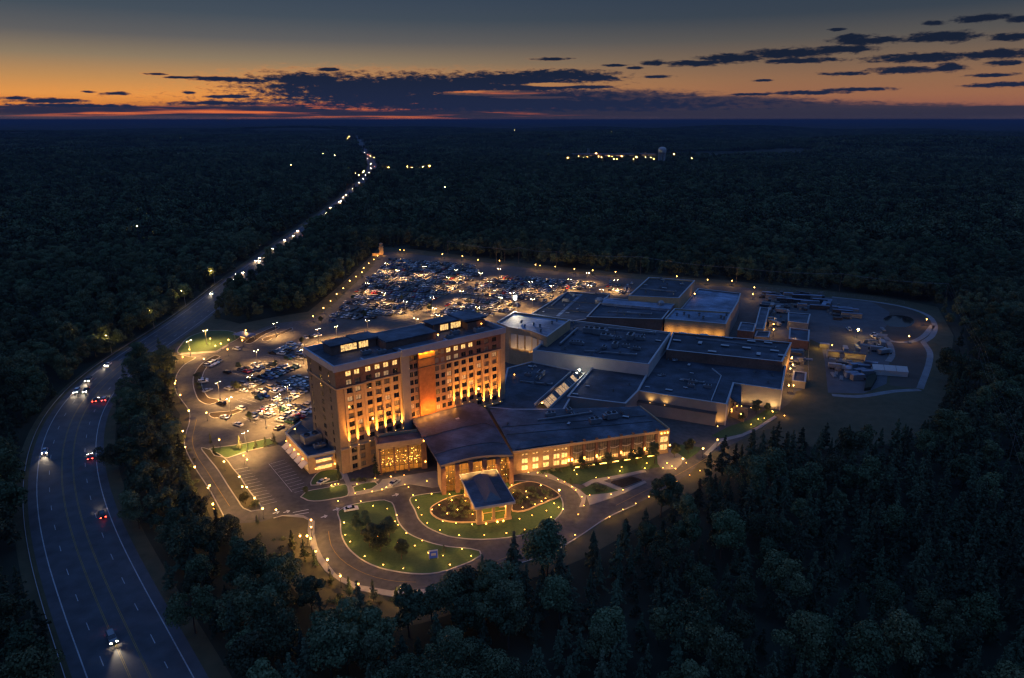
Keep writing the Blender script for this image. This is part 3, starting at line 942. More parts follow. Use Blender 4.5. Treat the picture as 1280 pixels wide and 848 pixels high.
    for (a0, a1, b) in ((9.3, 15.6, 14.95), (16.4, 20.2, 14.95), (51.6, 55.4, 14.75), (56.6, 61.4, 14.75)):
        w = MB(); w.bx(a0, a1, b - .05, b + .02, 40.0, 42.3); w_ = w.build('clerestory_window', LIT, root)
        for k in range(5):
            g = MB(); x = a0 + (a1 - a0) * k / 4; g.bx(x - .05, x + .05, b - .09, b - .05, 40.0, 42.3); g.build('mullion', METAL_DK, w_)
    rl = MB(); rl.ball((46.3, 8, 41), .28); rl.build('roof_lamp', LAMP, root)
    rl = MB(); rl.ball((68, 9.5, 41.2), .28); rl.build('roof_lamp', LAMP, root)
    return root


TOWER = tower()

# ================================================================== LOBBY, RESTAURANT, PROMENADE WING, CANOPY
B2 = Frame((-23.5, 202.5), 17.0)


def glazed_front(root, u0, u1, v, z0, z1, depth, bays, lamps, seed=1, rails=2):
    """A curtain wall with a lit room behind it."""
    rnd = random.Random(seed)
    room = MB()
    room.bx(u0, u1, v + depth, v + depth + .2, z0, z1); room.bx(u0, u1, v + .3, v + depth, z0 - .05, z0 + .06); room.bx(u0, u1, v + .3, v + depth, z1 - .12, z1)
    room.build('interior_wall', STONE_TAN, root)
    fr = MB()
    for k in range(bays + 1):
        u = u0 + (u1 - u0) * k / bays
        fr.bx(u - .09, u + .09, v - .08, v + .12, z0, z1)
    for k in range(rails + 1):
        z = z0 + (z1 - z0) * k / rails
        fr.bx(u0, u1, v - .05, v + .09, z - .08, z + .08)
    fr.build('mullion_grid', METAL_DK, root)
    gl = MB(); gl.bx(u0, u1, v + .005, v + .03, z0 + .05, z1 - .05)
    gm = MATS.get('clear_glass')
    if not gm:
        gm = bpy.data.materials.new('clear_glass'); gm.use_nodes = True
        nt = gm.node_tree; nt.nodes.clear()
        t = nt.nodes.new('ShaderNodeBsdfTransparent'); t.inputs[0].default_value = (.80, .80, .78, 1)
        g = nt.nodes.new('ShaderNodeBsdfGlossy'); g.inputs['Roughness'].default_value = .04
        f = nt.nodes.new('ShaderNodeFresnel'); f.inputs[0].default_value = 1.5
        mx = nt.nodes.new('ShaderNodeMixShader'); o = nt.nodes.new('ShaderNodeOutputMaterial')
        nt.links.new(f.outputs[0], mx.inputs[0]); nt.links.new(t.outputs[0], mx.inputs[1]); nt.links.new(g.outputs[0], mx.inputs[2]); nt.links.new(mx.outputs[0], o.inputs[0])
        MATS['clear_glass'] = gm
    gl.build('glazing', gm, root)
    lm = MB()
    for i in range(lamps):
        lm.ball((rnd.uniform(u0 + .5, u1 - .5), v + rnd.uniform(.8, depth - .5), z0 + (z1 - z0) * (rnd.uniform(.16, .42) if rnd.random() < .6 else rnd.uniform(.3, .9))), rnd.uniform(.09, .22), 6)
    tag(lm.build('interior_lamps', CHANDELIER, root), kind='stuff')


def lobby():
    root = thing('hotel_lobby', 'low hotel lobby with a wide curved grey roof sloping from the tower to the forecourt', 'lobby', (*B2.o, 0), B2.t)
    # roof sheet: eave arched along the front, rising to the tower
    nu, nv = 16, 14
    FL, FR_ = (B2.px(550.5, 582.4, 10.6)), (B2.px(641, 569, 10.6))
    BL, BR = B2.px(514, 524, 13.6), B2.px(608, 512, 13.6)
    KN = B2.px(592, 502, 13.8)
    v, f = [], []
    for j in range(nv + 1):
        t = j / nv
        for i in range(nu + 1):
            s = i / nu
            a = Vector(FL).lerp(Vector(BL), t); b = Vector(FR_).lerp(Vector(BR), t)
            q = a.lerp(b, s)
            k = Vector(BL).lerp(Vector(KN), min(1, s / .84)) if s < .84 else Vector(KN).lerp(Vector(BR), (s - .84) / .16)
            q = q.lerp(a.lerp(k, 1) * 0 + (Vector(FL).lerp(Vector(FR_), s)).lerp(k, t), 1.0)
            z = 10.6 + 3.0 * t + 1.35 * math.sin(math.pi * s) * (1 - t) ** 1.2
            v.append((q.x, q.y, z))
    W = nu + 1
    for j in range(nv):
        for i in range(nu): f.append((j * W + i, j * W + i + 1, (j + 1) * W + i + 1, (j + 1) * W + i))
    n0 = len(v); vv = v + [(x, y, z - .45) for (x, y, z) in v]
    ff = f + [tuple(n0 + i for i in q[::-1]) for q in f]
    edge = [i for i in range(W)] + [j * W + nu for j in range(1, nv + 1)] + [nv * W + i for i in range(nu - 1, -1, -1)] + [j * W for j in range(nv - 1, 0, -1)]
    for i in range(len(edge)):
        a, b = edge[i], edge[(i + 1) % len(edge)]
        ff.append((b, a, n0 + a, n0 + b))
    MB().add(vv, ff).build('roof', ROOF_MID, root)
    sm = MB()
    for t in (.27, .58):
        j0 = int(t * nv)
        for i in range(nu):
            a = Vector(v[j0 * W + i]); b = Vector(v[j0 * W + i + 1])
            sm.tube(a + Vector((0, 0, .05)), b + Vector((0, 0, .05)), .12, n=4)
    sm.build('roof_seam', METAL_DK, root)
    fs = MB()
    for i in range(nu):
        a, b = v[i], v[i + 1]
        fs.add([(a[0], a[1] - .15, a[2] - .7), (b[0], b[1] - .15, b[2] - .7), (b[0], b[1] - .15, b[2] + .1), (a[0], a[1] - .15, a[2] + .1),
                (a[0], a[1] - .01, a[2] - .7), (b[0], b[1] - .01, b[2] - .7), (b[0], b[1] - .01, b[2] + .1), (a[0], a[1] - .01, a[2] + .1)],
               [(0, 1, 2, 3), (3, 2, 6, 7), (1, 0, 4, 5), (5, 4, 7, 6)])
    fs.build('fascia', STONE_TAN, root)
    u0, u1 = FL[0], FR_[0]
    for k in range(6):
        u = u0 + .8 + (u1 - u0 - 1.6) * k / 5
        wl = MB(); wl.bx(u - .7, u + .7, 1.2, 2.6, 0, 10.0 + 1.1 * math.sin(math.pi * k / 5)); wl.build('column', BRICK_DARK, root)
    bk = MB(); bk.bx(u0 + .2, u1 - .2, 9.0, 9.2, 0, 10.1); bk.bx(u0 + .2, u0 + .5, 2.6, 9.0, 0, 10.1); bk.bx(u1 - .5, u1 - .2, 2.6, 9.0, 0, 10.1)
    bk.build('wall', STONE_TAN, root)
    glazed_front(root, u0 + 1.2, u1 - 1.2, 2.75, .3, 10.0, 5.5, 15, 60, 3, 4)
    for k in range(5):
        u = u0 + 2.6 + (u1 - u0 - 5.2) * k / 4
        spot('soffit_beam', root, (u, .9, 9.6), (u, 1.0, 0), 5200, ORANGE, 125, .8, .2)
    for k in range(4):
        point('interior_light', root, (u0 + 4 + (u1 - u0 - 8) * k / 3, 5.5, 6.5), 700, ORANGE, .5)
    # brick pier with its wall lantern at the left corner
    pr = MB(); q = B2.px(531, 585, 0)
    pr.bx(q[0] - .8, q[0] + .8, q[1] - .8, q[1] + .8, 0, 12.6); pr.build('corner_pier', BRICK_DARK, root)
    ln = MB(); ln.ball((q[0] - .0, q[1] - 1.0, 11.4), .34); ln.build('lantern', LAMP, root)
    ln = MB(); ln.ball((q[0] + .2, q[1] - 1.0, 3.0), .25); ln.build('lantern', LAMP, root)
    return root


lobby()


def restaurant():
    root = thing('hotel_restaurant', 'flat roofed glass fronted restaurant glowing gold left of the lobby', 'restaurant', (*B2.o, 0), B2.t)
    u0, u1, v0 = -17.6, -2.2, 22.0
    rf = MB(); rf.prism([(u0 - .6, v0 - .6), (u1 + .4, v0 - .6), (u1 + .4, v0 + 6.2), (u0 + 1.0, v0 + 8.6)], 11.0, 11.7); rf.build('roof', ROOF_MID, root)
    cp = MB(); cp.bx(u0 - .9, u1 + .5, v0 - 1.0, v0 - .6, 10.5, 12.2); cp.bx(u0 + .6, u1 + .4, v0 + 6.25, v0 + 6.6, 11.0, 12.6); cp.build('parapet', STONE_TAN, root)
    wl = MB(); wl.bx(u0 - .6, u0, v0 - .4, v0 + 8, 0, 10.99); wl.bx(u1, u1 + .5, v0 - .4, v0 + 6, 0, 10.99); wl.bx(u0, u1, v0 - .2, v0 + .2, 9.4, 10.98)
    wl.build('wall', STONE_TAN, root)
    glazed_front(root, u0, u1, v0, .3, 9.4, 5.2, 9, 90, 8, 4)
    for k in range(3): point('interior_light', root, (u0 + 2.5 + k * 5.0, v0 + 2.6, 3.2), 420, ORANGE, .5)
    for k in range(4):
        b = MB(); u = u0 + .3 + (u1 - u0 - .6) * k / 3
        b.bx(u - .3, u + .3, v0 - .75, v0 - .22, 0, 9.9); b.build('pier', BRICK_DARK, root)
    return root


restaurant()


def promenade():
    root = thing('promenade_wing', 'long low promenade wing with brick piers and lit windows facing the lawn', 'wing', (*B2.o, 0), B2.t)
    u0, u1, v0 = 27.6, 87.6, 7.6
    kk = B2.px(670, 513.7, 9.8); kb = B2.px(608, 513, 10.0); br = B2.px(799.4, 509, 9.6)
    poly = [(u0 - .4, v0 - .5), (u1 + .4, v0 - .5), (br[0], br[1]), (kk[0], kk[1]), (kb[0] + 1.2, kb[1]), (u0 + .4, v0 + 18)]
    MB().prism(poly, 9.05, [9.35, 9.35, 10.0, 10.2, 10.4, 9.9]).build('roof', ROOF_MID, root)
    cp = MB()
    cp.bx(u0 - .7, u1 + .7, v0 - .9, v0 - .5, 8.7, 9.7)
    a, b = Vector(poly[1]), Vector(poly[2]); d = (b - a)
    cp.box(((a.x + b.x) / 2 + .25, (a.y + b.y) / 2, 9.75), (d.length, .4, .9), math.atan2(d.y, d.x))
    cp.build('coping', STONE_TAN, root)
    inn = [(u0, v0 + .1), (u1, v0 + .1), (br[0] - .5, br[1] - .5), (kk[0], kk[1] - .5), (kb[0] + 1.6, kb[1] - .5), (u0 + .8, v0 + 18)]
    MB().prism(inn, 0, 9.04, top=False).build('wall', BRICK_TAN, root)
    for z0 in (0,):
        for t in (.35, .62):
            sm = MB(); sm.tube((u0 + 1, v0 + 24 * t + 4, 9.75 + t * .5), (u1 - 2, v0 + 19 * t + 1, 9.62 + t * .4), .11, n=4); sm.build('roof_seam', METAL_DK, root)
    up = MB(); up.prism([(u0 + .5, v0 + .2), (u0 + 24, v0 + .2), (u0 + 22, v0 + 3.6), (u0 + 4, v0 + 4.2)], 9.4, [9.9, 9.9, 10.6, 10.6]); up.build('roof_ramp', ROOF_MID, root)
    # left part: two storeys of paired lit windows below a row of small lit panes
    for c in (31.6, 35.6, 39.6, 43.6, 46.6):
        for z in (2.3, 5.0):
            put('window', window_mesh(2.3, 1.9, LIT), root, (c, v0 - .02, z))
        for dx in (-.65, .65):
            put('window', window_mesh(.8, .7, LIT), root, (c + dx, v0 - .02, 7.5))
    # right part: bays between piers
    bays = [49.2 + 4.85 * k for k in range(8)]
    for u in bays:
        pr = MB(); pr.bx(u - .42, u + .42, v0 - .85, v0 + .08, 0, 10.4); pr.build('pier', BRICK_DARK, root)
    for i in range(7):
        a, b = bays[i] + .5, bays[i + 1] - .5
        w = MB(); w.bx(a, b, v0 - .02, v0 + .06, 1.0, 8.4, 1)
        for k in range(5): x = a + (b - a) * k / 4; w.bx(x - .06, x + .06, v0 - .12, v0 - .02, 1.0, 8.4, 0)
        for z in (1.0, 2.6, 5.2, 6.3, 8.4): w.bx(a, b, v0 - .10, v0 - .021, z - .06, z + .06, 0)
        w.bx(a + .1, b - .1, v0 - .05, v0 - .0205, 1.1, 2.5, 2)
        w.build('window', [METAL_DK, GLASS_CURT, LIT_DIM], root)
        sw = MB()
        for k in range(9):
            s = k / 8; x = a + (b - a) * s
            if k: sw.add([(px_, v0 - .14, pz), (x, v0 - .14, 5.9 - .55 * math.sin(math.pi * s)), (x, v0 - .14, 5.55 - .55 * math.sin(math.pi * s)), (px_, v0 - .14, pz - .35),
                          (px_, v0 - .11, pz), (x, v0 - .11, 5.9 - .55 * math.sin(math.pi * s)), (x, v0 - .11, 5.55 - .55 * math.sin(math.pi * s)), (px_, v0 - .11, pz - .35)],
                         [(0, 3, 2, 1), (0, 1, 5, 4), (3, 7, 6, 2)])
            px_, pz = x, 5.9 - .55 * math.sin(math.pi * s)
        sw.build('fabric_swag', PANEL_PALE, root)
        spot('ground_beam', root, ((a + b) / 2, v0 - 1.6, .35), ((a + b) / 2, v0, 6), 1100, ORANGE, 125, .9, .2)
        lb = MB(); lb.bx(a + .6, b - .6, v0 - 1.75, v0 - 1.5, .1, .3); lb.build('strip_lamp', FIXT, root)
    for u in bays[:-1] + [47.9]:
        l = MB(); l.lathe((u, v0 - 1.1, 2.7), [(.02, 0), (.26, .15), (.26, .95), (.02, 1.1)], 8); l.build('wall_lantern', LAMP, root)
    # end pavilion
    e = MB(); e.bx(83.4, 88.2, v0 - 1.2, v0 - .52, 0, 9.9); e.build('end_pier', STONE_TAN, root)
    for z in (3.0, 6.2): put('window', window_mesh(3.2, 2.4, LIT), root, (85.9, v0 - 1.25, z))
    for k in range(3):
        l = MB(); l.ball((84.6 + 1.3 * k, v0 - 1.5, 8.9), .3); l.build('wall_lantern', LAMP, root)
    for k in (83.2, 88.4):
        l = MB(); l.ball((k, v0 - 1.6, 3.6), .3); l.build('wall_lantern', LAMP, root)
    for k in range(4): spot('facade_beam', root, (31 + 5.2 * k, v0 - 2.2, .3), (31 + 5.2 * k, v0, 6), 1700, ORANGE, 115, .9, .2)
    return root


promenade()


def canopy():
    root = thing('entrance_canopy', 'freestanding entrance canopy with hipped metal roof on four brick piers over the oval lawn drive', 'canopy', (*B2.o, 0), B2.t)
    u0, u1, v0, v1 = 6.6, 19.2, -20.5, 1.0
    MB().bx(u0, u1, v0, v1, 6.3, 6.9).build('roof', ROOF_MID, root)
    ce = MB(); ce.bx(u0 + .2, u1 - .2, v0 + .2, v1 - .2, 6.10, 6.29); ce.build('ceiling', PANEL_PALE, root)
    ed = MB()
    for (a0, a1, b0, b1) in ((u0 - .2, u1 + .2, v0 - .2, v0), (u0 - .2, u1 + .2, v1, v1 + .2), (u0 - .2, u0, v0, v1), (u1, u1 + .2, v0, v1)): ed.bx(a0, a1, b0, b1, 6.15, 7.05)
    ed.build('fascia', COPING, root)
    sk = MB(); c = (u0 + u1) / 2
    a0, a1, b0, b1 = c - 2.6, c + 2.6, v0 + 2.2, v1 - 2.4
    sk.add([(a0, b0, 6.92), (a1, b0, 6.92), (a1, b1, 6.92), (a0, b1, 6.92), (c, b0 + 3.4, 8.5), (c, b1 - 1.2, 8.5)], [(0, 1, 4), (1, 2, 5, 4), (2, 3, 5), (3, 0, 4, 5)])
    sk.build('skylight', mat('standing_seam', (.13, .12, .12), .45, .15, 1.5, metal=.4), root)
    for (u, v) in ((u0 + 1.6, v0 + 2.0), (c, v0 + 2.0), (u1 - 1.6, v0 + 2.0), (u0 + 1.6, v0 + 9.5), (u1 - 1.6, v0 + 9.5), (u0 + 1.6, v1 - 3), (u1 - 1.6, v1 - 3)):
        p = MB(); big = u != c
        w = .75 if big else .4
        p.bx(u - w, u + w, v - w, v + w, 0, 6.09); p.bx(u - w - .2, u + w + .2, v - w - .2, v + w + .2, .01, 1.0)
        p.build('pier', STONE_TAN, root)
    tr = MB()
    for z in (4.9, 3.2): tr.bx(u0 + 2.4, u1 - 2.4, v0 + 1.8, v0 + 1.95, z, z + .15)
    tr.bx(u0 + 1, u1 - 1, v0 + 1.0, v0 + 1.3, .0, .9)
    tr.build('trellis', STONE_TAN, root)
    for (u, v) in ((u0 + 3.6, v0 + 4.5), (u1 - 3.6, v0 + 4.5), (u0 + 3.4, v0 + 10), (u1 - 3.4, v0 + 10), (c, v1 - 4)):
        l = MB(); l.lathe((u, v, 5.1), [(.05, 0), (.4, .12), (.3, .7), (.04, .98)], 8); l.build('pendant_lamp', LAMP, root)
    for (u, v) in ((u0 + 3.2, v0 + 3), (u1 - 3.2, v0 + 3), (c, v0 + 8), (c, v1 - 4), (u0 + 2, v0 + 13)): point('ceiling_light', root, (u, v, 4.2), 1300, ORANGE, .3)
    for u in (u0 + 3.4, u1 - 3.6, c + .8):
        l = MB(); l.ball((u, v0 + .4, .45), .26); l.build('floor_lamp', LAMP, root)
    return root


canopy()


def annex():
    root = thing('pool_annex', 'low annex with a dark flat roof and glowing striped awnings beside the tower', 'annex', (*T.o, 0), T.t)
    a0, a1, b0, b1 = -9.4, -.05, 5.6, 31.0
    MB().prism([(a0, b0 + 1.6), (a1 + 1.6 - 1.65, b0), (a1 - .0, b1 + 6), (a0 + 1, b1)], 0, 6.4).build('wall', STONE_TAN, root)
    MB().prism([(a0 + .4, b0 + 2), (a1 - .2, b0 + .5), (a1 - .2, b1 + 5.5), (a0 + 1.3, b1 - .5)], 6.41, 6.6).build('roof', ROOF_DARK, root)
    cp = MB()
    for p, q in (((a0, b0 + 1.6), (a1, b0)), ((a0, b0 + 1.6), (a0 + 1, b1)), ((a0 + 1, b1), (a1, b1 + 6))):
        d = Vector(q) - Vector(p); c = (Vector(p) + Vector(q)) / 2
        cp.box((c.x, c.y, 6.85), (d.length + .3, .45, .85), math.atan2(d.y, d.x))
    cp.build('coping', COPING, root)
    for i, z in enumerate((2.0, 4.6)):
        w = MB(); w.box((-4.2, b0 + .73 - .05, z), (5.4, .12, 1.5 if i else 1.8), math.atan2(-1.6, 9.35)); w.build('window', LIT, root)
        aw = MB(); aw.box((-4.2, b0 + .0, z + 1.05), (6.2, 1.3, .14), math.atan2(-1.6, 9.35)); aw.build('awning', PANEL_PALE, root)
    for k in range(5):
        b = b0 + 4.0 + 4.4 * k
        w = MB(); w.bx(a0 + .04 * (b - b0) - .15, a0 + .04 * (b - b0) + .15, b - 1.3, b + 1.3, 1.0, 3.4); w.build('window', LIT_DIM, root)
        aw = MB()
        x = a0 + .04 * (b - b0)
        aw.add([(x - 2.6, b - 1.8, 2.9), (x - 2.6, b + 1.8, 2.9), (x - .16, b + 1.8, 4.3), (x - .16, b - 1.8, 4.3), (x - 2.6, b - 1.8, 2.7), (x - 2.6, b + 1.8, 2.7), (x - .16, b + 1.8, 4.15), (x - .16, b - 1.8, 4.15)],
               [(0, 3, 2, 1), (4, 5, 6, 7), (0, 1, 5, 4), (1, 2, 6, 5), (3, 0, 4, 7)])
        aw.build('awning', PANEL_PALE, root)
        point('awning_light', root, (x - 1.9, b, 5.0), 75, ORANGE, .2)
        l = MB(); l.ball((x - .55, b + 2.0, 4.5), .22); l.build('wall_lantern', LAMP, root)
    point('end_light', root, (-5, b0 - 2.2, 3.0), 160, ORANGE, .3)
    point('end_light', root, (-1.6, b0 - 1.6, 2.0), 110, ORANGE, .3)
    for a in (-7.6, -.6):
        l = MB(); l.ball((a, b0 + .3 - (.1 if a < -2 else .8), 2.2), .22); l.build('wall_lantern', LAMP, root)
    point('roof_light', root, (-6.0, b1 - 3.5, 8.8), 300, (1.0, .56, .10), .3)
    rl = MB(); rl.tube((-6, b1 - 3.5, 6.6), (-6, b1 - 3.5, 9.0), .08); rl.build('roof_lamp_post', METAL_DK, root)
    rl = MB(); rl.ball((-6, b1 - 3.5, 9.2), .24); rl.build('roof_lamp', LAMP, root)
    return root


annex()

# ================================================================== CASINO HALLS
C3 = Frame(tuple(P(666, 438, 15).xy), -22.0)


def hall(name, label, pts, zt, z0=0.0, wall=STUCCO, roof=ROOF_DARK, par=.7, slope=None, cat='hall', coping=COPING):
    """A flat-roofed hall: walls, sunk roof and a metal-capped parapet. pts are world corners at roof height."""
    pts = [Vector(p[:2]) for p in pts]
    n = len(pts)
    ar = sum(pts[i].x * pts[(i + 1) % n].y - pts[(i + 1) % n].x * pts[i].y for i in range(n))
    if ar < 0: pts = pts[::-1]
    c = sum(pts, Vector((0, 0))) / n
    root = thing(name, label, cat, (c.x, c.y, 0))
    loc = [p - c for p in pts]
    inn = offset_line(loc, .55, True)
    w = MB()
    for i in range(n):
        j = (i + 1) % n
        w.add([(loc[i].x, loc[i].y, z0), (loc[j].x, loc[j].y, z0), (loc[j].x, loc[j].y, zt), (loc[i].x, loc[i].y, zt),
               (inn[i].x, inn[i].y, zt - par - .05), (inn[j].x, inn[j].y, zt - par - .05), (inn[j].x, inn[j].y, zt), (inn[i].x, inn[i].y, zt)],
              [(0, 1, 2, 3), (5, 4, 7, 6)])
    w.build('wall', wall, root)
    MB().prism(inn, zt - par - .4, zt - par).build('roof', roof, root)
    a, b = offset_line(loc, -.12, True), offset_line(loc, .68, True)
    cp = MB()
    for i in range(n):
        j = (i + 1) % n
        q = [a[i], a[j], b[j], b[i]]
        cp.add([(p.x, p.y, z) for z in (zt + .01, zt + .22) for p in q], [(4, 5, 6, 7), (0, 1, 5, 4), (3, 7, 6, 2), (3, 2, 1, 0)])
    cp.build('coping', coping, root)
    root['_zt'] = zt
    return root, c


def quad(*l, z): return [P(x, y, z) for (x, y) in l]


HALLS = {}
HALLS['A'] = hall('gaming_hall', 'tall pale walled central casino hall with many rooftop units behind the skylight spine', quad((666, 438), (811, 456), (839, 416), (713.5, 400.5), z=15), 15, wall=PANEL_PALE)
HALLS['B'] = hall('service_hall', 'long narrow brick walled hall running to the right of the central casino hall', quad((833, 437.5), (978, 452.5), (989.5, 428.7), (841, 415.8), z=13.8), 13.8, wall=BRICK_DARK)
HALLS['C'] = hall('event_hall', 'low dark roofed event hall outlined with lit parapet above its bright corner entrance', quad((797, 489), (908.75, 506), (917.5, 479.4), (977.5, 488), (982.5, 458), (832, 438), (811, 464), z=9.3), 9.3, wall=STUCCO, par=.35)
HALLS['I'] = hall('ballroom', 'tall tan ballroom with pale wall panels and blue-lit flat roof just behind the tower', quad((621, 403), (636, 409.3), (662.4, 413.6), (683.7, 421.5), (713, 400), (642.3, 390.2), z=19.5), 19.5, wall=STONE_TAN, roof=ROOF_PALE)
HALLS['J'] = hall('back_hall', 'wide dark roofed hall beside the far lot with a pale strip on its roof', quad((664, 392.5), (714, 402), (734, 399), (763, 367.5), (708.7, 365), z=11), 11, wall=STUCCO_DARK)
HALLS['K'] = hall('plant_hall', 'brown walled plant hall with a pale blue roof strip behind the central casino hall', quad((733, 396.5), (828, 399.5), (843, 380.5), (756, 372.5), z=16.5), 16.5, wall=BRICK_DARK)
HALLS['L'] = hall('theatre_block', 'tallest dark roofed theatre block at the back of the casino', quad((785.6, 370), (848.7, 373), (868.7, 351), (811, 347), z=20), 20, wall=STONE_TAN)
HALLS['M'] = hall('loading_hall', 'pale roofed loading hall behind the yellow lit wall, near the pole line', quad((847, 391), (914, 392.5), (923, 377), (926, 367), (872.5, 361), z=12.5), 12.5, wall=STUCCO_DARK, roof=ROOF_PALE)
HALLS['N'] = hall('kitchen_hall', 'block with a yellow lit panelled wall and pale roof at the right of the casino', quad((831, 399), (907.5, 405.5), (914.4, 390.6), (843, 386), z=16.5), 16.5, wall=STONE_TAN, roof=ROOF_PALE)
# the low connecting roofs between the tower and the halls
HALLS['P'] = hall('concourse', 'low dark concourse roof between the tower and the central casino hall', [P(600, 508, 9.2), P(640, 512, 9.2), P(676, 512, 9.2), P(705, 512, 9.2), P(731, 466, 9.2), P(664, 452, 9.2), P(634, 460, 9.2), P(627, 492, 9.2)], 9.0, wall=STUCCO_DARK, par=.25)
HALLS['Q'] = hall('concourse_annex', 'dark sloping annex roof right of the glowing skylight spine', quad((709, 496), (744, 500.5), (782, 505), (798, 489), (810, 467), (741, 458.5), z=9.9), 9.9, wall=STUCCO_DARK, par=.3)


def dress(key, f):
    r, c = HALLS[key]
    f(r, c, r['_zt'])


def d_K(r, c, zt):
    q = [P(756, 373.2, zt + .9).xy - c, P(752, 379, zt + .9).xy - c, P(838, 386.5, zt + .9).xy - c, P(842, 381, zt + .9).xy - c]
    MB().prism(q, zt - .6, zt + .9).build('upper_roof', ROOF_PALE, r)
    cyl = MB(); b = P(749, 377, zt).xy - c; cyl.lathe((b.x, b.y, zt - .6), [(2.6, 0), (2.6, 1.8), (1.6, 2.8), (.02, 3.1)], 12); cyl.build('roof_tank', METAL, r)
    cyl = MB(); b = P(826, 383, zt).xy - c; cyl.lathe((b.x, b.y, zt + .92), [(2.0, 0), (2.0, 1.4), (1.2, 2.3), (.02, 2.5)], 12); cyl.build('roof_tank', METAL, r)
    a = P(735, 398, zt - 8).xy - c; b2 = P(825, 401, zt - 8).xy - c
    spot('wall_beam', r, (b2.x - 3, b2.y - 5, zt - 5.0), (b2.x - 8, b2.y + 3, zt - 4), 1800, WARM, 110, 1, .3)


def d_J(r, c, zt):
    mb = MB()
    a, b = P(727, 366.5, zt).xy - c, P(697, 394, zt).xy - c
    d = b - a; mb.box(((a.x + b.x) / 2, (a.y + b.y) / 2, zt - .66), (d.length, 2.0, .10), math.atan2(d.y, d.x)); mb.build('roof_walkway', ROOF_PALE, r)
    for t in (.33, .66):
        a, b = P(664 + 45 * t, 392.5 - 27.5 * t, zt).xy - c, P(724 + 38 * t, 401 - 33 * t, zt).xy - c
        d = b - a; m2 = MB(); m2.box(((a.x + b.x) / 2, (a.y + b.y) / 2, zt - .5), (d.length - 1, .3, .35), math.atan2(d.y, d.x)); m2.build('roof_seam', METAL_DK, r)


def d_I(r, c, zt):
    for i in range(5):
        t = (i + .6) / 5.4
        p = P(637, 410, zt).lerp(P(662, 413.8, zt), t * 2) if t < .5 else P(662, 413.8, zt).lerp(P(683, 421, zt), t * 2 - 1)
        q = P(637, 410, zt).lerp(P(662, 413.8, zt), .5) if t < .5 else P(662, 413.8, zt).lerp(P(683, 421, zt), .5)
        d = (P(662, 413.8, zt) - P(637, 410, zt)) if t < .5 else (P(683, 421, zt) - P(662, 413.8, zt))
        n = Vector((d.y, -d.x)).normalized()
        x = p.xy - c + n * .12
        m2 = MB(); m2.box((x.x, x.y, zt - 6.6), (3.2, .2, 7.6), math.atan2(d.y, d.x)); m2.build('wall_panel', PANEL_PALE, r)
        m2 = MB(); m2.box((x.x, x.y, zt - 6.6), (3.5, .12, 7.9), math.atan2(d.y, d.x)); m2.build('panel_frame', STUCCO_DARK, r)
        y = p.xy - c + n * 3.0
        spot('wall_beam', r, (y.x, y.y, zt - 13.0), (x.x, x.y, zt - 7), 1200, WARM, 95, .9, .3)
    f = P(644, 383, 19).xy - c
    m2 = MB(); m2.tube((f.x, f.y, 10), (f.x, f.y, 23.2), .14); m2.build('flood_mast', METAL, r)
    m2 = MB(); m2.box((f.x, f.y, 24.0), (1.5, .9, 1.9)); m2.build('floodlight', LAMP_WHITE, r)
    point('flood_light', r, (f.x + .2, f.y + 2.4, 24.2), 1700, (1.0, .84, .58), .6)


def d_N(r, c, zt):
    a, b = P(831, 399, zt).xy - c, P(907.5, 405.5, zt).xy - c
    d = b - a; n = Vector((d.y, -d.x)).normalized()
    for i in range(5):
        t = (i + .5) / 5
        p = a + d * t + n * .10
        m2 = MB(); m2.box((p.x, p.y, 9.2), (d.length / 5 - .9, .16, 9.2), math.atan2(d.y, d.x)); m2.build('wall_panel', STONE_TAN, r)
        y = a + d * t + n * 4.5
        spot('wall_beam', r, (y.x, y.y, 10.5), (p.x, p.y, 9.5), 1300, (1.0, .55, .12), 130, 1, .3)


def d_L(r, c, zt):
    p = P(853, 374, 14).xy - c
    spot('wall_beam', r, (p.x - 4, p.y - 7, zt - 6), (p.x - 8, p.y + 3, zt - 3.5), 900, (1.0, .6, .18), 120, 1, .3)
    p = P(868, 371.5, 12).xy - c
    m2 = MB(); m2.tube((p.x, p.y, 11), (p.x, p.y, 14), .12); m2.build('lamp_post', METAL_DK, r)
    m2 = MB(); m2.ball((p.x, p.y, 14.2), .32); m2.build('lamp_globe', LAMP_POST, r)


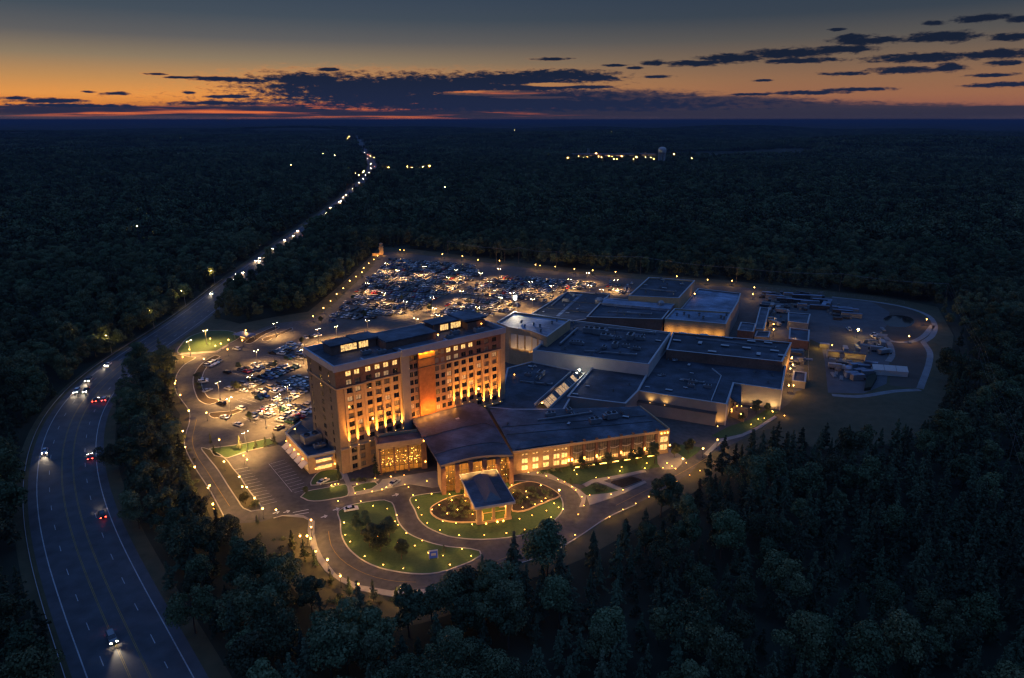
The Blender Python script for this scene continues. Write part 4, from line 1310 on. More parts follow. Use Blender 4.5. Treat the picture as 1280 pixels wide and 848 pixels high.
def d_C(r, c, zt):
    # ridge of the raised roof edge, lit ledge on the front, entrance prow and its warm light
    m2 = MB()
    l = [P(890, 461, zt).xy - c, P(901.5, 470, zt).xy - c, P(889, 501, zt).xy - c]
    for i in range(2):
        d = l[i + 1] - l[i]; k = (l[i] + l[i + 1]) / 2
        m2.box((k.x, k.y, zt - .05), (d.length, .35, .6), math.atan2(d.y, d.x))
    m2.build('roof_ridge', COPING, r)
    a, b = P(797, 489, zt).xy - c, P(908.75, 506, zt).xy - c
    d = b - a; n = Vector((d.y, -d.x)).normalized()
    low = MB(); k = a + d * .46 + n * 1.2; low.box((k.x, k.y, 2.6), (d.length * .88, 2.4, 5.2), math.atan2(d.y, d.x)); low.build('base_wall', STUCCO_DARK, r)
    cap = MB(); cap.box((k.x, k.y, 5.3), (d.length * .88 + .3, 2.7, .2), math.atan2(d.y, d.x)); cap.build('base_coping', METAL_DK, r)
    for t in (.16, .33):
        p = a + d * t + n * 1.6
        f = MB(); f.ball((p.x, p.y, 5.5), .12, 6); f.build('wall_uplight', FIXT, r)
        spot('wall_beam', r, (p.x, p.y, 5.75), (p.x - n.x * 1.6, p.y - n.y * 1.6, 8), 700, (1.0, .55, .14), 130, 1, .2)
    p = a + d * .93 + n * 2.4
    f = MB(); f.ball((p.x, p.y, .22), .2, 6); f.build('wall_uplight', FIXT, r)
    spot('wall_beam', r, (p.x, p.y, .6), (p.x - n.x * 2.4, p.y - n.y * 2.4, 4), 1700, ORANGE, 110, 1, .2)
    # right wing facade
    e0, e1 = P(917.5, 479.4, zt).xy - c, P(977.5, 488, zt).xy - c
    d = e1 - e0; n = Vector((d.y, -d.x)).normalized()
    for t, e in ((.22, 900), (.42, 900), (.60, 1200), (.86, 2400)):
        p = e0 + d * t + n * 2.6
        f = MB(); f.ball((p.x, p.y, .22), .2, 6); f.build('wall_uplight', FIXT, r)
        spot('wall_beam', r, (p.x, p.y, .6), (p.x - n.x * 2.4, p.y - n.y * 2.4, 4.6), e, WARM, 120, 1, .2)
    cs = MB()
    for q in (a, b, e1):
        cs.box((q.x, q.y, zt / 2), (.5, .5, zt - .1), math.atan2(d.y, d.x))
    cs.build('corner_trim', PANEL_PALE, r)
    # prow canopy
    k0, k1, k2 = P(917.5, 480, 8).xy - c, P(927, 481, 8).xy - c, P(926, 507.5, 5.6).xy - c
    k3 = P(912, 498, 6.5).xy - c
    MB().add([(k0.x, k0.y, 9.0), (k1.x, k1.y, 9.0), (k2.x, k2.y, 5.9), (k3.x, k3.y, 7.2), (k0.x, k0.y, 8.7), (k1.x, k1.y, 8.7), (k2.x, k2.y, 5.6), (k3.x, k3.y, 6.9)],
             [(0, 3, 2, 1), (4, 5, 6, 7), (0, 1, 5, 4), (1, 2, 6, 5), (2, 3, 7, 6), (3, 0, 4, 7)]).build('entrance_canopy', ROOF_DARK, r)
    w = MB()
    for t in (.2, .5, .8):
        q = k3.lerp(k2, t); w.box((q.x, q.y, 3), (.5, .5, 6), 0)
    w.build('column', STONE_TAN, r)
    for (x, y, e) in ((914, 517, 300), (921, 513, 300), (926, 523, 340)):
        q = P(x, y, 1.5).xy - c; point('entrance_light', r, (q.x, q.y, 2.6), e, ORANGE, .3)
        f = MB(); f.ball((q.x, q.y + .1, 3.4), .3, 6); f.build('entrance_lamp', LAMP, r)
    w = MB(); q = P(922, 519, 2).xy - c; w.box((q.x, q.y, 1.6), (7, .3, 3.2), R(-60)); w.box((q.x + 2, q.y + 3, 2.2), (6, .3, 4.4), R(-22)); w.build('entrance_wall', STONE_TAN, r)


def d_P(r, c, zt):
    # glazed skylight spine glowing from inside
    a, b = P(677.5, 505, 10.5).xy - c, P(722.5, 464, 10.5).xy - c
    d = (b - a); L_ = d.length; ang = math.atan2(d.y, d.x); u = d.normalized(); n = Vector((-u.y, u.x))
    k = (a + b) / 2
    for s in (-1, 1):
        kb = MB(); q = k + n * s * 3.4; kb.box((q.x, q.y, zt + .4), (L_, .35, 1.2), ang); kb.build('skylight_kerb', COPING, r)
    fr = MB()
    for i in range(13):
        q = a + d * i / 12
        fr.tube((q.x - n.x * 2.6, q.y - n.y * 2.6, zt), (q.x, q.y, zt + 2.2), .14, n=4); fr.tube((q.x + n.x * 2.6, q.y + n.y * 2.6, zt), (q.x, q.y, zt + 2.2), .14, n=4)
    fr.build('skylight_frame', METAL, r)
    gl = MB(); mi = {True: 0, False: 1}
    rnd = random.Random(4)
    for i in range(12):
        p, q = a + d * (i + .04) / 12, a + d * (i + .96) / 12
        for s in (-1, 1):
            lit = i in (0, 1, 2, 4, 5, 6, 9) and (s == -1 or i in (0, 5))
            gl.add([(p.x + n.x * s * 2.55, p.y + n.y * s * 2.55, zt + .05), (q.x + n.x * s * 2.55, q.y + n.y * s * 2.55, zt + .05), (q.x, q.y, zt + 2.15), (p.x, p.y, zt + 2.15)], [(0, 1, 2, 3)], 0 if lit else 1)
    gl.build('skylight_glass', [LIT_BAND, GLASS], r)
    l = MB(); l.ball((a.x, a.y - .6, zt + 2.2), .3); l.build('roof_lamp', LAMP, r)
    l = MB(); l.ball((b.x + .5, b.y - 1.5, zt + 2.6), .24); l.build('roof_lamp', LAMP_WHITE, r)
    l = MB(); q = P(643, 470, zt).xy - c; l.ball((q.x, q.y, zt + .6), .24); l.build('roof_lamp', LAMP, r)


for k_, f_ in (('K', d_K), ('J', d_J), ('I', d_I), ('N', d_N), ('L', d_L), ('C', d_C), ('P', d_P)): dress(k_, f_)
for r_, c_ in HALLS.values(): del r_['_zt']

# service buildings and enclosures at the right end of the casino
for nm, lb, q, z, wm, rm in (
    ('pump_house', 'small red brick pump house by the service road', [(922, 413), (942, 415), (945, 405), (926, 403)], 8, BRICK_DARK, ROOF_MID),
    ('gate_house', 'small tan gate house lit yellow beside the brick pump house', [(943, 421), (961, 422), (963, 415), (946, 414)], 4.2, STONE_TAN, ROOF_MID),
    ('storage_shed', 'long metal storage shed with a pale ridged roof beside the service lane', [(985, 402), (1010, 405), (1013, 393), (985, 391)], 5.0, METAL, ROOF_MID),
    ('brick_store', 'brown brick store standing in front of the long metal shed', [(986, 424), (1011, 427), (1012, 413), (987, 410)], 5.0, BRICK_DARK, ROOF_DARK),
    ('plant_enclosure', 'dark plant enclosure at the corner of the brick walled hall', [(990, 476), (1007, 478), (1008, 466), (992, 464)], 3.4, STUCCO_DARK, ROOF_DARK),
    ('dock_building', 'low grey dock building beside the pale roofed loading hall', [(943, 411), (955, 412), (962, 386), (950, 384)], 5.0, STUCCO, ROOF_MID)):
    hall(nm, lb, quad(*q, z=z), z, wall=wm, roof=rm, par=.3, cat='building')

# ------------------------------------------------------------------ rooftop machines
def air_unit():
    t = thing('air_handler', 'grey boxy air handler with two fans', 'air unit')
    b = MB(); b.bx(-1.7, 1.7, -1.1, 1.1, .25, 1.75); b.bx(1.72, 2.5, -.8, .8, .45, 1.4); b.bx(-1.5, 1.5, -.9, .9, 0, .24); b = b.build('casing', METAL, t)
    for x in (-.8, .8):
        f = MB(); f.lathe((x, 0, 1.755), [(.02, .02), (.62, .02), (.62, .25), (.52, .25), (.50, .06)], 10); f.build('fan', METAL_DK, b)
    return t


def vent():
    t = thing('roof_vent', 'small roof vent with a cap', 'roof vent')
    b = MB(); b.tube((0, 0, 0), (0, 0, .9), .35, n=8); b.build('stack', METAL, t)
    b = MB(); b.lathe((0, 0, .95), [(.02, .35), (.62, .05), (.62, 0), (.02, 0)], 8); b.build('cap', METAL_DK, t)
    return t


def hatch():
    t = thing('roof_hatch', 'low box shaped roof hatch', 'roof hatch')
    b = MB(); b.bx(-1.6, 1.6, -.7, .7, 0, .55); b.build('curb', METAL_DK, t)
    b = MB(); b.bx(-1.7, 1.7, -.8, .8, .56, .72); b.build('lid', COPING, t)
    return t


AU, VT, HT = air_unit(), vent(), hatch()
used = set()


def unit(proto, x, y, z, label, group, sc=1.0, rz=None):
    rz = R(-22) if rz is None else rz
    p = P(x, y, z)
    if proto not in used:
        used.add(proto); proto.location = p; proto.rotation_euler.z = rz; sc = sc * (.66 if proto is AU else 1); proto.scale = (sc, sc, sc); proto['label'] = label; proto['group'] = group
        return proto
    return dup(proto, p, rz + random.choice((0, math.pi / 2, math.pi)), label, group, sc * (random.uniform(.55, .72) if proto is AU else 1))


for x, y, s in ((724, 431, 1.5), (769, 434, 1.8), (755, 436, 1.3), (757, 424, 2.2), (736, 416, 2.6), (749, 418, 2.6), (772, 424, 1.4), (788, 424, 2.6), (800, 425, 1.8), (804, 421, 1.2), (783, 434, 1.6), (795, 437, 1.3), (717, 430, 1.2)):
    unit(AU, x, y, 14.35, 'grey air handler in the crowd of machines on the central casino hall roof', 'machines on the central casino hall roof', s)
for x, y in ((706, 437), (745, 440), (712, 417), (720, 412), (775, 443)):
    unit(VT, x, y, 14.35, 'small capped vent on the central casino hall roof', 'vents on the central casino hall roof', 1.2)
for x, y, s in ((843, 451, 1.1), (865, 479, 1.5), (863, 483, 1.1), (885, 485, 1.4), (829, 470, .9)):
    unit(AU, x, y, 8.95, 'pale air handler on the low event hall roof', 'machines on the event hall roof', s)
for x, y in ((943, 466), (966, 470), (960, 479)):
    unit(VT, x, y, 8.95, 'small vent near the right edge of the event hall roof', 'vents on the event hall roof', 1.0)
for x, y in ((846, 427), (853, 418), (875, 430), (880, 420), (906, 433.5), (933, 436.5), (911, 424), (939, 428), (960, 430), (968, 440), (890, 441), (948, 444), (978, 446)):
    unit(HT, x, y, 13.1, 'low hatch on the long brick walled hall roof', 'hatches on the long brick hall roof', 1.15)
for x, y, s, w in ((689, 520, 1.5, 'tall air handler behind the skylight end on the promenade roof'), (711, 515, 1.4, 'narrow air handler near the back edge of the promenade roof'),
                   (716, 519, .9, 'small air handler tucked beside the narrow one on the promenade roof'), (743, 529, 1.7, 'bulky air handler in the middle of the promenade roof'),
                   (764, 523, 2.0, 'white tipped air handler nearest the right end of the promenade roof')):
    unit(AU, x, y, 9.8, w, 'machines on the promenade roof', s, R(17))
for x, y in ((635, 532), (722, 519), (776, 517)): unit(VT, x, y, 9.8, 'small vent on the grey promenade roof', 'vents on the promenade roof', 1.0)
for x, y, s in ((661, 470, 1.3), (676, 470, 1.9), (673, 474, 1.2), (712, 453, 1.3), (716, 449, 1.1)):
    unit(AU, x, y, 8.75, 'round topped air handler on the dark concourse roof', 'machines on the concourse roof', s)
unit(HT, 571, 524, 12.5, 'lone hatch on the sloping lobby roof', 'hatches on the hotel roofs', .9, R(17))
for x, y in ((652, 404), (667, 407), (675, 409), (656, 409.5), (690, 405), (676, 415.5), (696, 402)):
    unit(VT, x, y, 18.8, 'small dark vent on the pale ballroom roof', 'vents on the ballroom roof', 1.3)
for x, y in ((846, 395), (855, 394), (874, 395), (861, 397), (879, 399), (901, 398), (905, 399.5), (908, 395)):
    unit(VT, x, y, 15.8, 'dark vent on the pale kitchen hall roof', 'vents on the kitchen hall roof', 1.5)
for x, y in ((826, 350), (834, 357), (853, 355), (807, 367), (842, 369)):
    unit(VT, x, y, 19.3, 'small vent on the theatre block roof', 'vents on the theatre block roof', 1.5)
for x, y, s in ((708, 377, 1.6), (715, 369, 1.2)): unit(AU, x, y, 10.3, 'air handler on the wide dark back hall roof', 'machines on the back hall roof', s)
for a, b, s in ((16, 9, .9), (21, 6.5, .8), (55, 9.5, .9), (64, 6, 1.0), (50, 6, .8)):
    q = T.w(a, b); dup(AU, (q[0], q[1], 39.25), T.t, 'air handler half hidden behind the parapet on the hotel tower roof', 'machines on the tower roof', s)
q = T.w(-3.6, 18); dup(AU, (q[0], q[1], 6.6), T.t, 'large air handler on the dark annex roof against the tower', 'machines on the annex roof', 1.9)
q = T.w(-3.4, 12); dup(AU, (q[0], q[1], 6.6), T.t, 'smaller air handler on the annex roof near its glowing front', 'machines on the annex roof', 1.0)

gr = random.Random(77)
for q, z, nn, lb, gp in ((((674, 437), (805, 453), (832, 418), (716, 403)), 14.35, 16, 'small capped vent on the central casino hall roof', 'vents on the central casino hall roof'), (((806, 488), (900, 502), (905, 470), (835, 448)), 8.95, 12, 'small vent on the dark event hall roof', 'vents on the event hall roof'),
                         (((670, 392), (710, 399), (755, 369), (712, 367)), 10.3, 10, 'small vent on the wide dark back hall roof', 'vents on the back hall roof'), (((715, 494), (776, 502), (803, 470), (745, 461)), 9.5, 5, 'small vent on the annex roof by the skylight', 'vents on the annex roof'),
                         (((645, 466), (668, 456), (690, 480), (655, 500)), 8.75, 9, 'small vent on the dark concourse roof', 'vents on the concourse roof'), (((740, 396), (822, 398), (835, 388), (750, 384)), 15.8, 9, 'small vent on the brown walled plant hall roof', 'vents on the plant hall roof'),
                         (((795, 369), (845, 371), (862, 353), (813, 349)), 19.3, 9, 'small vent on the theatre block roof', 'vents on the theatre block roof'), (((660, 538), (800, 520), (790, 513), (680, 518)), 9.85, 9, 'small vent on the grey promenade roof', 'vents on the promenade roof')):
    for _ in range(nn):
        u_, v_ = gr.random(), gr.random()
        x_ = (q[0][0] * (1 - u_) + q[1][0] * u_) * (1 - v_) + (q[3][0] * (1 - u_) + q[2][0] * u_) * v_; y_ = (q[0][1] * (1 - u_) + q[1][1] * u_) * (1 - v_) + (q[3][1] * (1 - u_) + q[2][1] * u_) * v_
        if gr.random() < .65: unit(VT, x_, y_, z, lb, gp, gr.uniform(.6, 1.3))
        else: unit(HT, x_, y_, z, lb.replace('small', 'low box').replace('capped vent', 'hatch').replace(' vent ', ' hatch '), gp.replace('vents', 'hatches'), gr.uniform(.5, .9))

# ================================================================== LAMPS
def make_bollard():
    t = thing('path_lamp', 'short glowing path lamp', 'lamp')
    b = MB(); b.tube((0, 0, 0), (0, 0, .75), .07, n=6); b.tube((0, 0, 1.12), (0, 0, 1.2), .22, .10, n=8); b.build('post', METAL_DK, t)
    g = MB(); g.ball((0, 0, .94), .17, 6); g.build('globe', LAMP, t)
    point('glow', t, (.0, .0, 1.45), 250, (1.0, .50, .13), .05)
    return t


def make_post_lamp():
    t = thing('street_lamp', 'post lamp', 'street lamp')
    b = MB(); b.tube((0, 0, 0), (0, 0, 3.5), .08, .06, n=6); b.tube((0, 0, 0), (0, 0, .5), .18, n=8); b.lathe((0, 0, 4.12), [(.34, 0), (.10, .28), (.02, .3)], 8); b.build('post', METAL_DK, t)
    g = MB(); g.lathe((0, 0, 3.5), [(.12, 0), (.26, .3), (.26, .55), (.10, .6)], 8); g.build('globe', LAMP_POST, t)
    point('glow', t, (0, 0, 4.75), 1350, (1.0, .52, .13), .06)
    return t


def make_pole_lamp():
    t = thing('parking_lamp', 'tall twin headed parking lot lamp', 'street lamp')
    b = MB(); b.tube((0, 0, 0), (0, 0, 8.6), .12, .08, n=6); b.tube((0, 0, 0), (0, 0, .8), .3, n=8); b.tube((-1.1, 0, 8.5), (1.1, 0, 8.5), .06, n=4); b.build('pole', METAL, t)
    for s in (-1, 1):
        h = MB(); h.box((s * 1.2, 0, 8.52), (.75, .42, .22)); h = h.build('lamp_head', METAL_DK, t)
        l = MB(); l.box((s * 1.2, 0, 8.37), (.5, .3, .06)); l.build('lens', LAMP_POLE, h)
    spot('downlight', t, (0, 0, 8.2), (0, .01, 0), 36000, (1.0, .52, .16), 138, .6, .3)
    return t


PL, SL, KL = make_bollard(), make_post_lamp(), make_pole_lamp()
seen = set()


def lamp(proto, x, y, h, label, group, rz=0.0):
    p = P(x, y, h); p.z = 0
    if proto not in seen:
        seen.add(proto); proto.location = p; proto.rotation_euler.z = rz; proto['label'] = label; proto['group'] = group
        return
    dup(proto, p, rz, label, group)


for x, y in ((466.2, 632.2), (484, 635.8), (430, 653.3), (431.5, 668.4), (437.6, 677), (455.8, 695.4), (471.8, 670.6), (496.7, 678), (493.7, 651.8), (497.6, 656), (495.8, 643.9), (508, 666.3), (527.8, 675.6), (518.4, 682), (535.6, 691),
             (553.8, 694.5), (479, 705.8), (504, 710.5), (562.3, 705.8), (588.8, 694.7), (577.5, 686)):
    lamp(PL, x, y, .94, 'short glowing path lamp in the teardrop lawn', 'path lamps in the teardrop lawn')
for x, y in ((520, 625.3), (523, 634.5), (527, 643.6), (534, 653.8), (550, 662.4), (553.4, 651.8), (549, 631), (540, 637), (559, 642), (562, 617.8), (564.6, 625.3), (572, 637.2), (590.7, 642.8), (570, 653.9), (590, 655.5),
             (639.5, 606.5), (657.6, 614.3), (659, 621.8), (641.6, 616), (668.8, 630.5), (653.2, 634.3), (677, 626.7), (665, 644), (649.4, 648.6), (676, 606.8), (574, 669), (605.3, 668.8), (633, 666.4), (655.8, 662),
             (675.3, 655), (689, 646.4), (683, 638.3), (698.3, 634.2), (692.8, 629.2), (703.8, 636.6), (682, 623), (581, 619), (582, 626)):
    lamp(PL, x, y, .94, 'short glowing path lamp in the oval lawn round the canopy', 'path lamps in the oval lawn')
for x, y in ((422.7, 626.3), (450.9, 626.6), (444, 616.6), (455.5, 611.4), (465, 614.3), (477.5, 611.8), (483, 609.2), (506, 605.6), (510.6, 609), (516.4, 618.8), (539.5, 617.3), (468.8, 598), (446, 605.2), (488.6, 595.8), (505, 594),
             (414.3, 606.9), (419, 605.5), (423, 605), (533.7, 601.4), (557, 601.4)):
    lamp(PL, x, y, .94, 'short glowing path lamp along the walk in front of the hotel', 'path lamps along the hotel walk')
for x, y in ((660.5, 590.6), (672, 591), (683, 594.8), (697.5, 599.5), (705.6, 602.3), (715, 608.4), (719.7, 612.5), (727.2, 621), (729.8, 632), (722.8, 643), (737, 619)):
    lamp(PL, x, y, .94, 'short glowing path lamp on the curved walk right of the canopy', 'path lamps on the curved walk')
for x, y in ((725.6, 578.5), (745.6, 575), (777, 583.8), (774.8, 588.8), (761, 597.3), (808.5, 579), (806, 585.4), (833.8, 579), (840, 582.8), (844.4, 585.9), (828.8, 584.8), (853.8, 573.8), (857.9, 578.8), (778.6, 612.3), (764, 618), (718, 588), (721, 593),
             (745, 597)):
    lamp(PL, x, y, .94, 'short glowing path lamp on the promenade lawn and walks', 'path lamps by the promenade')
for x, y in ((794.7, 629.4), (778.6, 637), (811, 621), (762, 646), (888.4, 581), (875, 588.4), (697.5, 678.8), (718.6, 668.6), (597.8, 724.4), (846, 602), (862, 594)):
    lamp(PL, x, y, .94, 'short glowing path lamp along the wooded side of the exit road', 'path lamps along the exit road')
for x, y in ((955.4, 522.8), (939, 530.6), (980.6, 519.6), (966, 514.8), (948, 524)):
    lamp(PL, x, y, .94, 'short glowing path lamp in the grass by the event hall entrance', 'path lamps by the event hall entrance')
for x, y in ((228.4, 446.4), (216.4, 459), (219.2, 476), (218.5, 479.5), (225.3, 494), (236, 513.6), (228.4, 539), (231.4, 559), (243.4, 584), (261.9, 607), (260, 610), (266, 630.3), (268, 636), (270.3, 642), (236.8, 437), (269, 432.3), (254.8, 449),
             (284.4, 437), (276, 429.7), (285.6, 425), (262.8, 423.5), (303, 425.6), (307, 413)):
    lamp(SL, x, y, 3.8, 'glowing post lamp along the winding ring road', 'post lamps along the ring road')
for x, y in ((308.8, 574.4), (299, 596), (308.3, 609), (302.8, 608.4), (318, 622.8), (328.3, 635.8), (345, 637.3), (304.4, 569.4), (280, 577), (258, 516), (274, 550)):
    lamp(SL, x, y, 3.8, 'glowing post lamp on the planted strip by the small car park', 'post lamps round the small car park')
for x, y in ((388.8, 650), (388.8, 658.8), (383.8, 670), (375, 670), (388, 673), (394.7, 689), (409.3, 699.8), (425.3, 720), (447.7, 730), (500.4, 734.5)):
    lamp(SL, x, y, 3.8, 'glowing post lamp on the outer sidewalk of the loop', 'post lamps on the outer sidewalk')
for x, y in ((879, 560.8), (897, 550), (853.6, 573.6), (699, 612.8)):
    lamp(SL, x, y, 3.8, 'glowing post lamp beside the road to the event hall', 'post lamps by the event hall road')
for x, y in ((404.3, 385.3), (413.2, 376.5), (420.7, 368), (429.2, 360.5), (437.3, 351.2), (391.3, 395.5), (452.4, 340.7), (454.5, 335), (461, 329.4), (467.3, 324.5), (472, 320), (445, 346)):
    lamp(SL, x, y, 3.8, 'glowing post lamp at the wood edge beside the north drive', 'post lamps beside the north drive')
for x, y in ((256.3, 412.8), (235.6, 426), (343.8, 403.8), (286, 497.5), (347, 494), (378, 436), (359, 482), (397, 411), (320, 438), (312, 470), (272, 478), (330, 512), (306, 540), (420, 408)):  # some of these poles are added to brighten and warm the lot
    lamp(KL, x, y, 8.5, 'tall twin headed lamp in the car park left of the tower', 'parking lamps left of the tower', R(60))
for x, y in ((458.5, 354), (497, 338), (506.5, 377), (540, 372), (543, 385), (520, 398), (459, 400), (560, 347), (570, 337), (601, 341), (624, 336), (577, 364), (640, 366), (626, 372), (666, 374), (612, 352), (663, 352), (690, 357), (737, 357), (712, 349), (735, 341), (770, 350),
             (547, 394), (597, 384), (480, 366), (530, 333), (483, 329), (752, 362)):
    lamp(KL, x, y, 8.5, 'tall twin headed lamp among the cars of the far parking lot', 'parking lamps of the far lot', R(-22))
for x, y in ((500, 312.5), (505, 313), (553, 318), (578, 320.5), (597.5, 325), (624.5, 326), (669.5, 331), (675, 332), (694, 333.5), (718, 336.5), (741, 338), (769.5, 340), (846, 345.5), (884.5, 350), (915, 351), (943, 359.5)):
    lamp(SL, x, y, 3.8, 'small pale lamp along the far edge of the site below the pole line', 'lamps along the far site edge')
for x, y in ((989.5, 448), (991, 456), (988, 461), (990, 447), (986, 482), (992, 482), (993, 425), (967, 412), (941, 368)):
    lamp(SL, x, y, 3.8, 'small lamp along the service lane right of the brick walled hall', 'lamps along the service lane')

# ================================================================== CARS
PAINTS = {}
for nm, c in (('white', (.72, .72, .70)), ('silver', (.42, .43, .44)), ('grey', (.16, .165, .17)), ('black', (.018, .018, .02)), ('red', (.30, .02, .018)), ('blue', (.03, .07, .20)), ('beige', (.40, .34, .24)), ('dark green', (.02, .06, .04))):
    PAINTS[nm] = mat('paint_' + nm.replace(' ', '_'), c, .22, .06, .5, metal=.25, spec=.7)


def car_parts(kind):
    """Body, glass, wheel and lens meshes of one kind of car, nose along +x."""
    b, g = MB(), MB()
    if kind == 'sedan':
        prof = [(-2.3, .32), (-2.32, .62), (-2.2, .90), (-1.35, .98), (1.0, .96), (2.0, .82), (2.3, .62), (2.3, .32)]
        cab = (-1.75, 1.15, -1.05, .25, .96, 1.44, .80, .58)
    elif kind == 'suv':
        prof = [(-2.35, .38), (-2.38, .75), (-2.3, 1.08), (-1.6, 1.12), (1.0, 1.10), (2.1, .98), (2.38, .72), (2.38, .38)]
        cab = (-2.25, 1.25, -1.95, .45, 1.10, 1.74, .84, .68)
    else:
        prof = [(-2.85, .48), (-2.88, .80), (-2.86, 1.12), (-.7, 1.12), (1.2, 1.12), (2.5, 1.02), (2.78, .80), (2.78, .48)]
        cab = (-.75, 1.4, -.45, .75, 1.12, 1.82, .84, .70)
    n = len(prof); hw = .92
    for s0, s1 in ((-1, 1),):
        v = []
        for y, k in ((-hw, 1), (hw, 1)):
            for (x, z) in prof: v.append((x, y * (1.0 if z < .8 else .95), z))
        f = [(i, (i + 1) % n, n + (i + 1) % n, n + i) for i in range(n)]
        f = [q[::-1] for q in f] + [tuple(range(n)), tuple(range(2 * n - 1, n - 1, -1))]
        b.add(v, [q[::-1] for q in f])
    x0, x1, t0, t1, z0, z1, w0, w1 = cab
    v = [(x0, -w0, z0), (x1, -w0, z0), (x1, w0, z0), (x0, w0, z0), (t0, -w1, z1), (t1, -w1, z1), (t1, w1, z1), (t0, w1, z1)]
    g.add(v, [(0, 1, 5, 4), (1, 2, 6, 5), (2, 3, 7, 6), (3, 0, 4, 7)])
    b.box(((t0 + t1) / 2, 0, z1 + .03), (t1 - t0 + .06, 2 * w1 + .05, .06), 0, 0, .92)
    if kind == 'pickup':
        for y in (-.82, .82): b.box((-1.8, y, 1.2), (2.1, .12, .16))
        g.box((-1.8, 0, 1.125), (1.95, 1.48, .02))
    else:
        for s in (-1, 1): b.tube(((x0 + x1) / 2 - .1, s * (w0 - .0), z0), ((t0 + t1) / 2 - .1, s * (w1 + .0), z1), .05, n=4)
    wx = 1.42 if kind != 'pickup' else 1.75
    wr = .33 if kind == 'sedan' else .38
    w = MB(); w.tube((0, -.11, 0), (0, .11, 0), wr, n=10)
    return b, g, w, wx, wr, prof


CARK = {}
for kd in ('sedan', 'suv', 'pickup'):
    b, g, w, wx, wr, prof = car_parts(kd)
    CARK[kd] = dict(body={p: b.mesh(kd + '_body', PAINTS[p]) for p in PAINTS}, glass=g.mesh(kd + '_glass', GLASS), wheel=w.mesh('wheel', RUBBER), wx=wx, wr=wr,
                    x=prof[-1][0], xr=prof[0][0], hz=(prof[0][1] + .33), mb=(b, g))
LENS = {}
for nm, m_ in (('head', HEAD), ('tail', TAIL), ('head_off', HEAD_OFF), ('tail_off', TAIL_OFF), ('head_far', HEAD_FAR), ('tail_far', TAIL_FAR)):
    LENS[nm] = MB().box((0, 0, 0), (.08, .36, .17)).mesh(nm + '_lens', m_)


def car(kind, paint, loc, rz, label, group, detail=2, lights=None):
    K = CARK[kind]
    t = thing('pickup_truck' if kind == 'pickup' else 'parked_car' if lights is None else 'car', label, 'pickup truck' if kind == 'pickup' else 'car', loc, rz, group)
    put('body', K['body'][paint], t); put('windows', K['glass'], t)
    if detail >= 1:
        for sx in (-1, 1):
            for sy in (-1, 1): put('wheel', K['wheel'], t, (sx * K['wx'], sy * .80, K['wr']))
    if detail >= 2 or lights:
        h, ta = lights or ('head_off', 'tail_off')
        for sy in (-1, 1):
            put('headlight', LENS[h], t, (K['x'], sy * .66, K['hz'])); put('taillight', LENS[ta], t, (K['xr'] - .01, sy * .68, K['hz'] + .06))
    return t


PAL = ['white'] * 5 + ['silver'] * 6 + ['grey'] * 6 + ['black'] * 7 + ['red'] * 1 + ['blue'] * 2 + ['beige'] * 1 + ['dark green']
KND = ['sedan'] * 5 + ['suv'] * 4 + ['pickup'] * 2
LEVEL = .021
CARS = []       # (x, y, rz, kind, paint, row text)


def row(a, b, text, fill=.93, sides=(0,), flip=0, pitch=2.75, hue=None):
    """Cars side by side along a line on the ground; sides are offsets across the line."""
    a, b = Vector(a[:2]), Vector(b[:2]); d = (b - a).normalized(); n = Vector((-d.y, d.x))
    k = int((b - a).length / pitch)
    ang = math.atan2(n.y, n.x)
    for s in sides:
        for i in range(k):
            if random.random() > fill: continue
            p = a + d * (pitch * (i + .5)) + n * (s + random.uniform(-.25, .25))
            CARS.append((p.x, p.y, ang + (math.pi if random.random() < .4 else 0) + random.uniform(-.03, .03), random.choice(KND), random.choice(hue or PAL), text))


def prow(a, b, text, **k): row(P(*a), P(*b), text, **k)


STALLS = MB()


def stalls(a, b, offs=(-2.6, 2.6), pitch=2.75):
    a, b = P(*a).xy, P(*b).xy; d = (b - a).normalized(); n = Vector((-d.y, d.x))
    for i in range(int((b - a).length / pitch) + 1):
        p = a + d * pitch * i
        for o in offs: ribbon(STALLS, [p + n * (o - 2.4), p + n * (o + 2.4)], -.06, .06, .027)


for l_ in (((296, 468), (345, 452)), ((292, 489), (372, 455.5)), ((305, 503), (385, 471)), ((335, 449), (375, 429)), ((312, 526), (372, 503)), ((346, 534), (397, 504)), ((356, 454), (392, 439.5))): stalls(*l_)
tag(STALLS.build('stall_markings', MATS['stall_paint']), kind='structure')
prow((258, 460), (279, 449.5), 'in the short row beside the ring road planting', fill=1)
prow((253.5, 475), (254, 481), 'at the round end of the car park', fill=1, pitch=3.0)
prow((302, 466), (340, 453.5), 'in the first double row of the left car park', sides=(-2.6, 2.6), fill=.85)
prow((301, 486), (370, 456.5), 'in the second double row of the left car park', sides=(-2.7, 2.7), fill=.92)
prow((316, 498.5), (383, 472), 'in the third double row of the left car park', sides=(-2.7, 2.7), fill=.9)
prow((325, 517.5), (372, 495), 'in the fourth row of the left car park', fill=.95)
prow((366, 493), (392, 482), 'in the row nearest the tower corner', sides=(-2.6, 2.6), fill=.9)
prow((318, 523.5), (366, 505), 'in the fifth row of the left car park', fill=.45, sides=(-2.6, 2.6))
prow((354, 529.5), (395, 505), 'in the row below the tower end wall', fill=.95, sides=(-2.4, 2.6))
prow((341, 446), (371, 430.5), 'in the upper row of the left car park', sides=(-2.6, 2.6), fill=.85)
prow((362, 451), (390, 440), 'in the short row behind the tower corner', sides=(-2.6, 2.6), fill=.8)
prow((379, 424), (402, 419), 'in the row by the yellow lamp lit tree', fill=.8)
prow((408, 440), (388, 450), 'in the short row behind the tower corner', fill=.8)
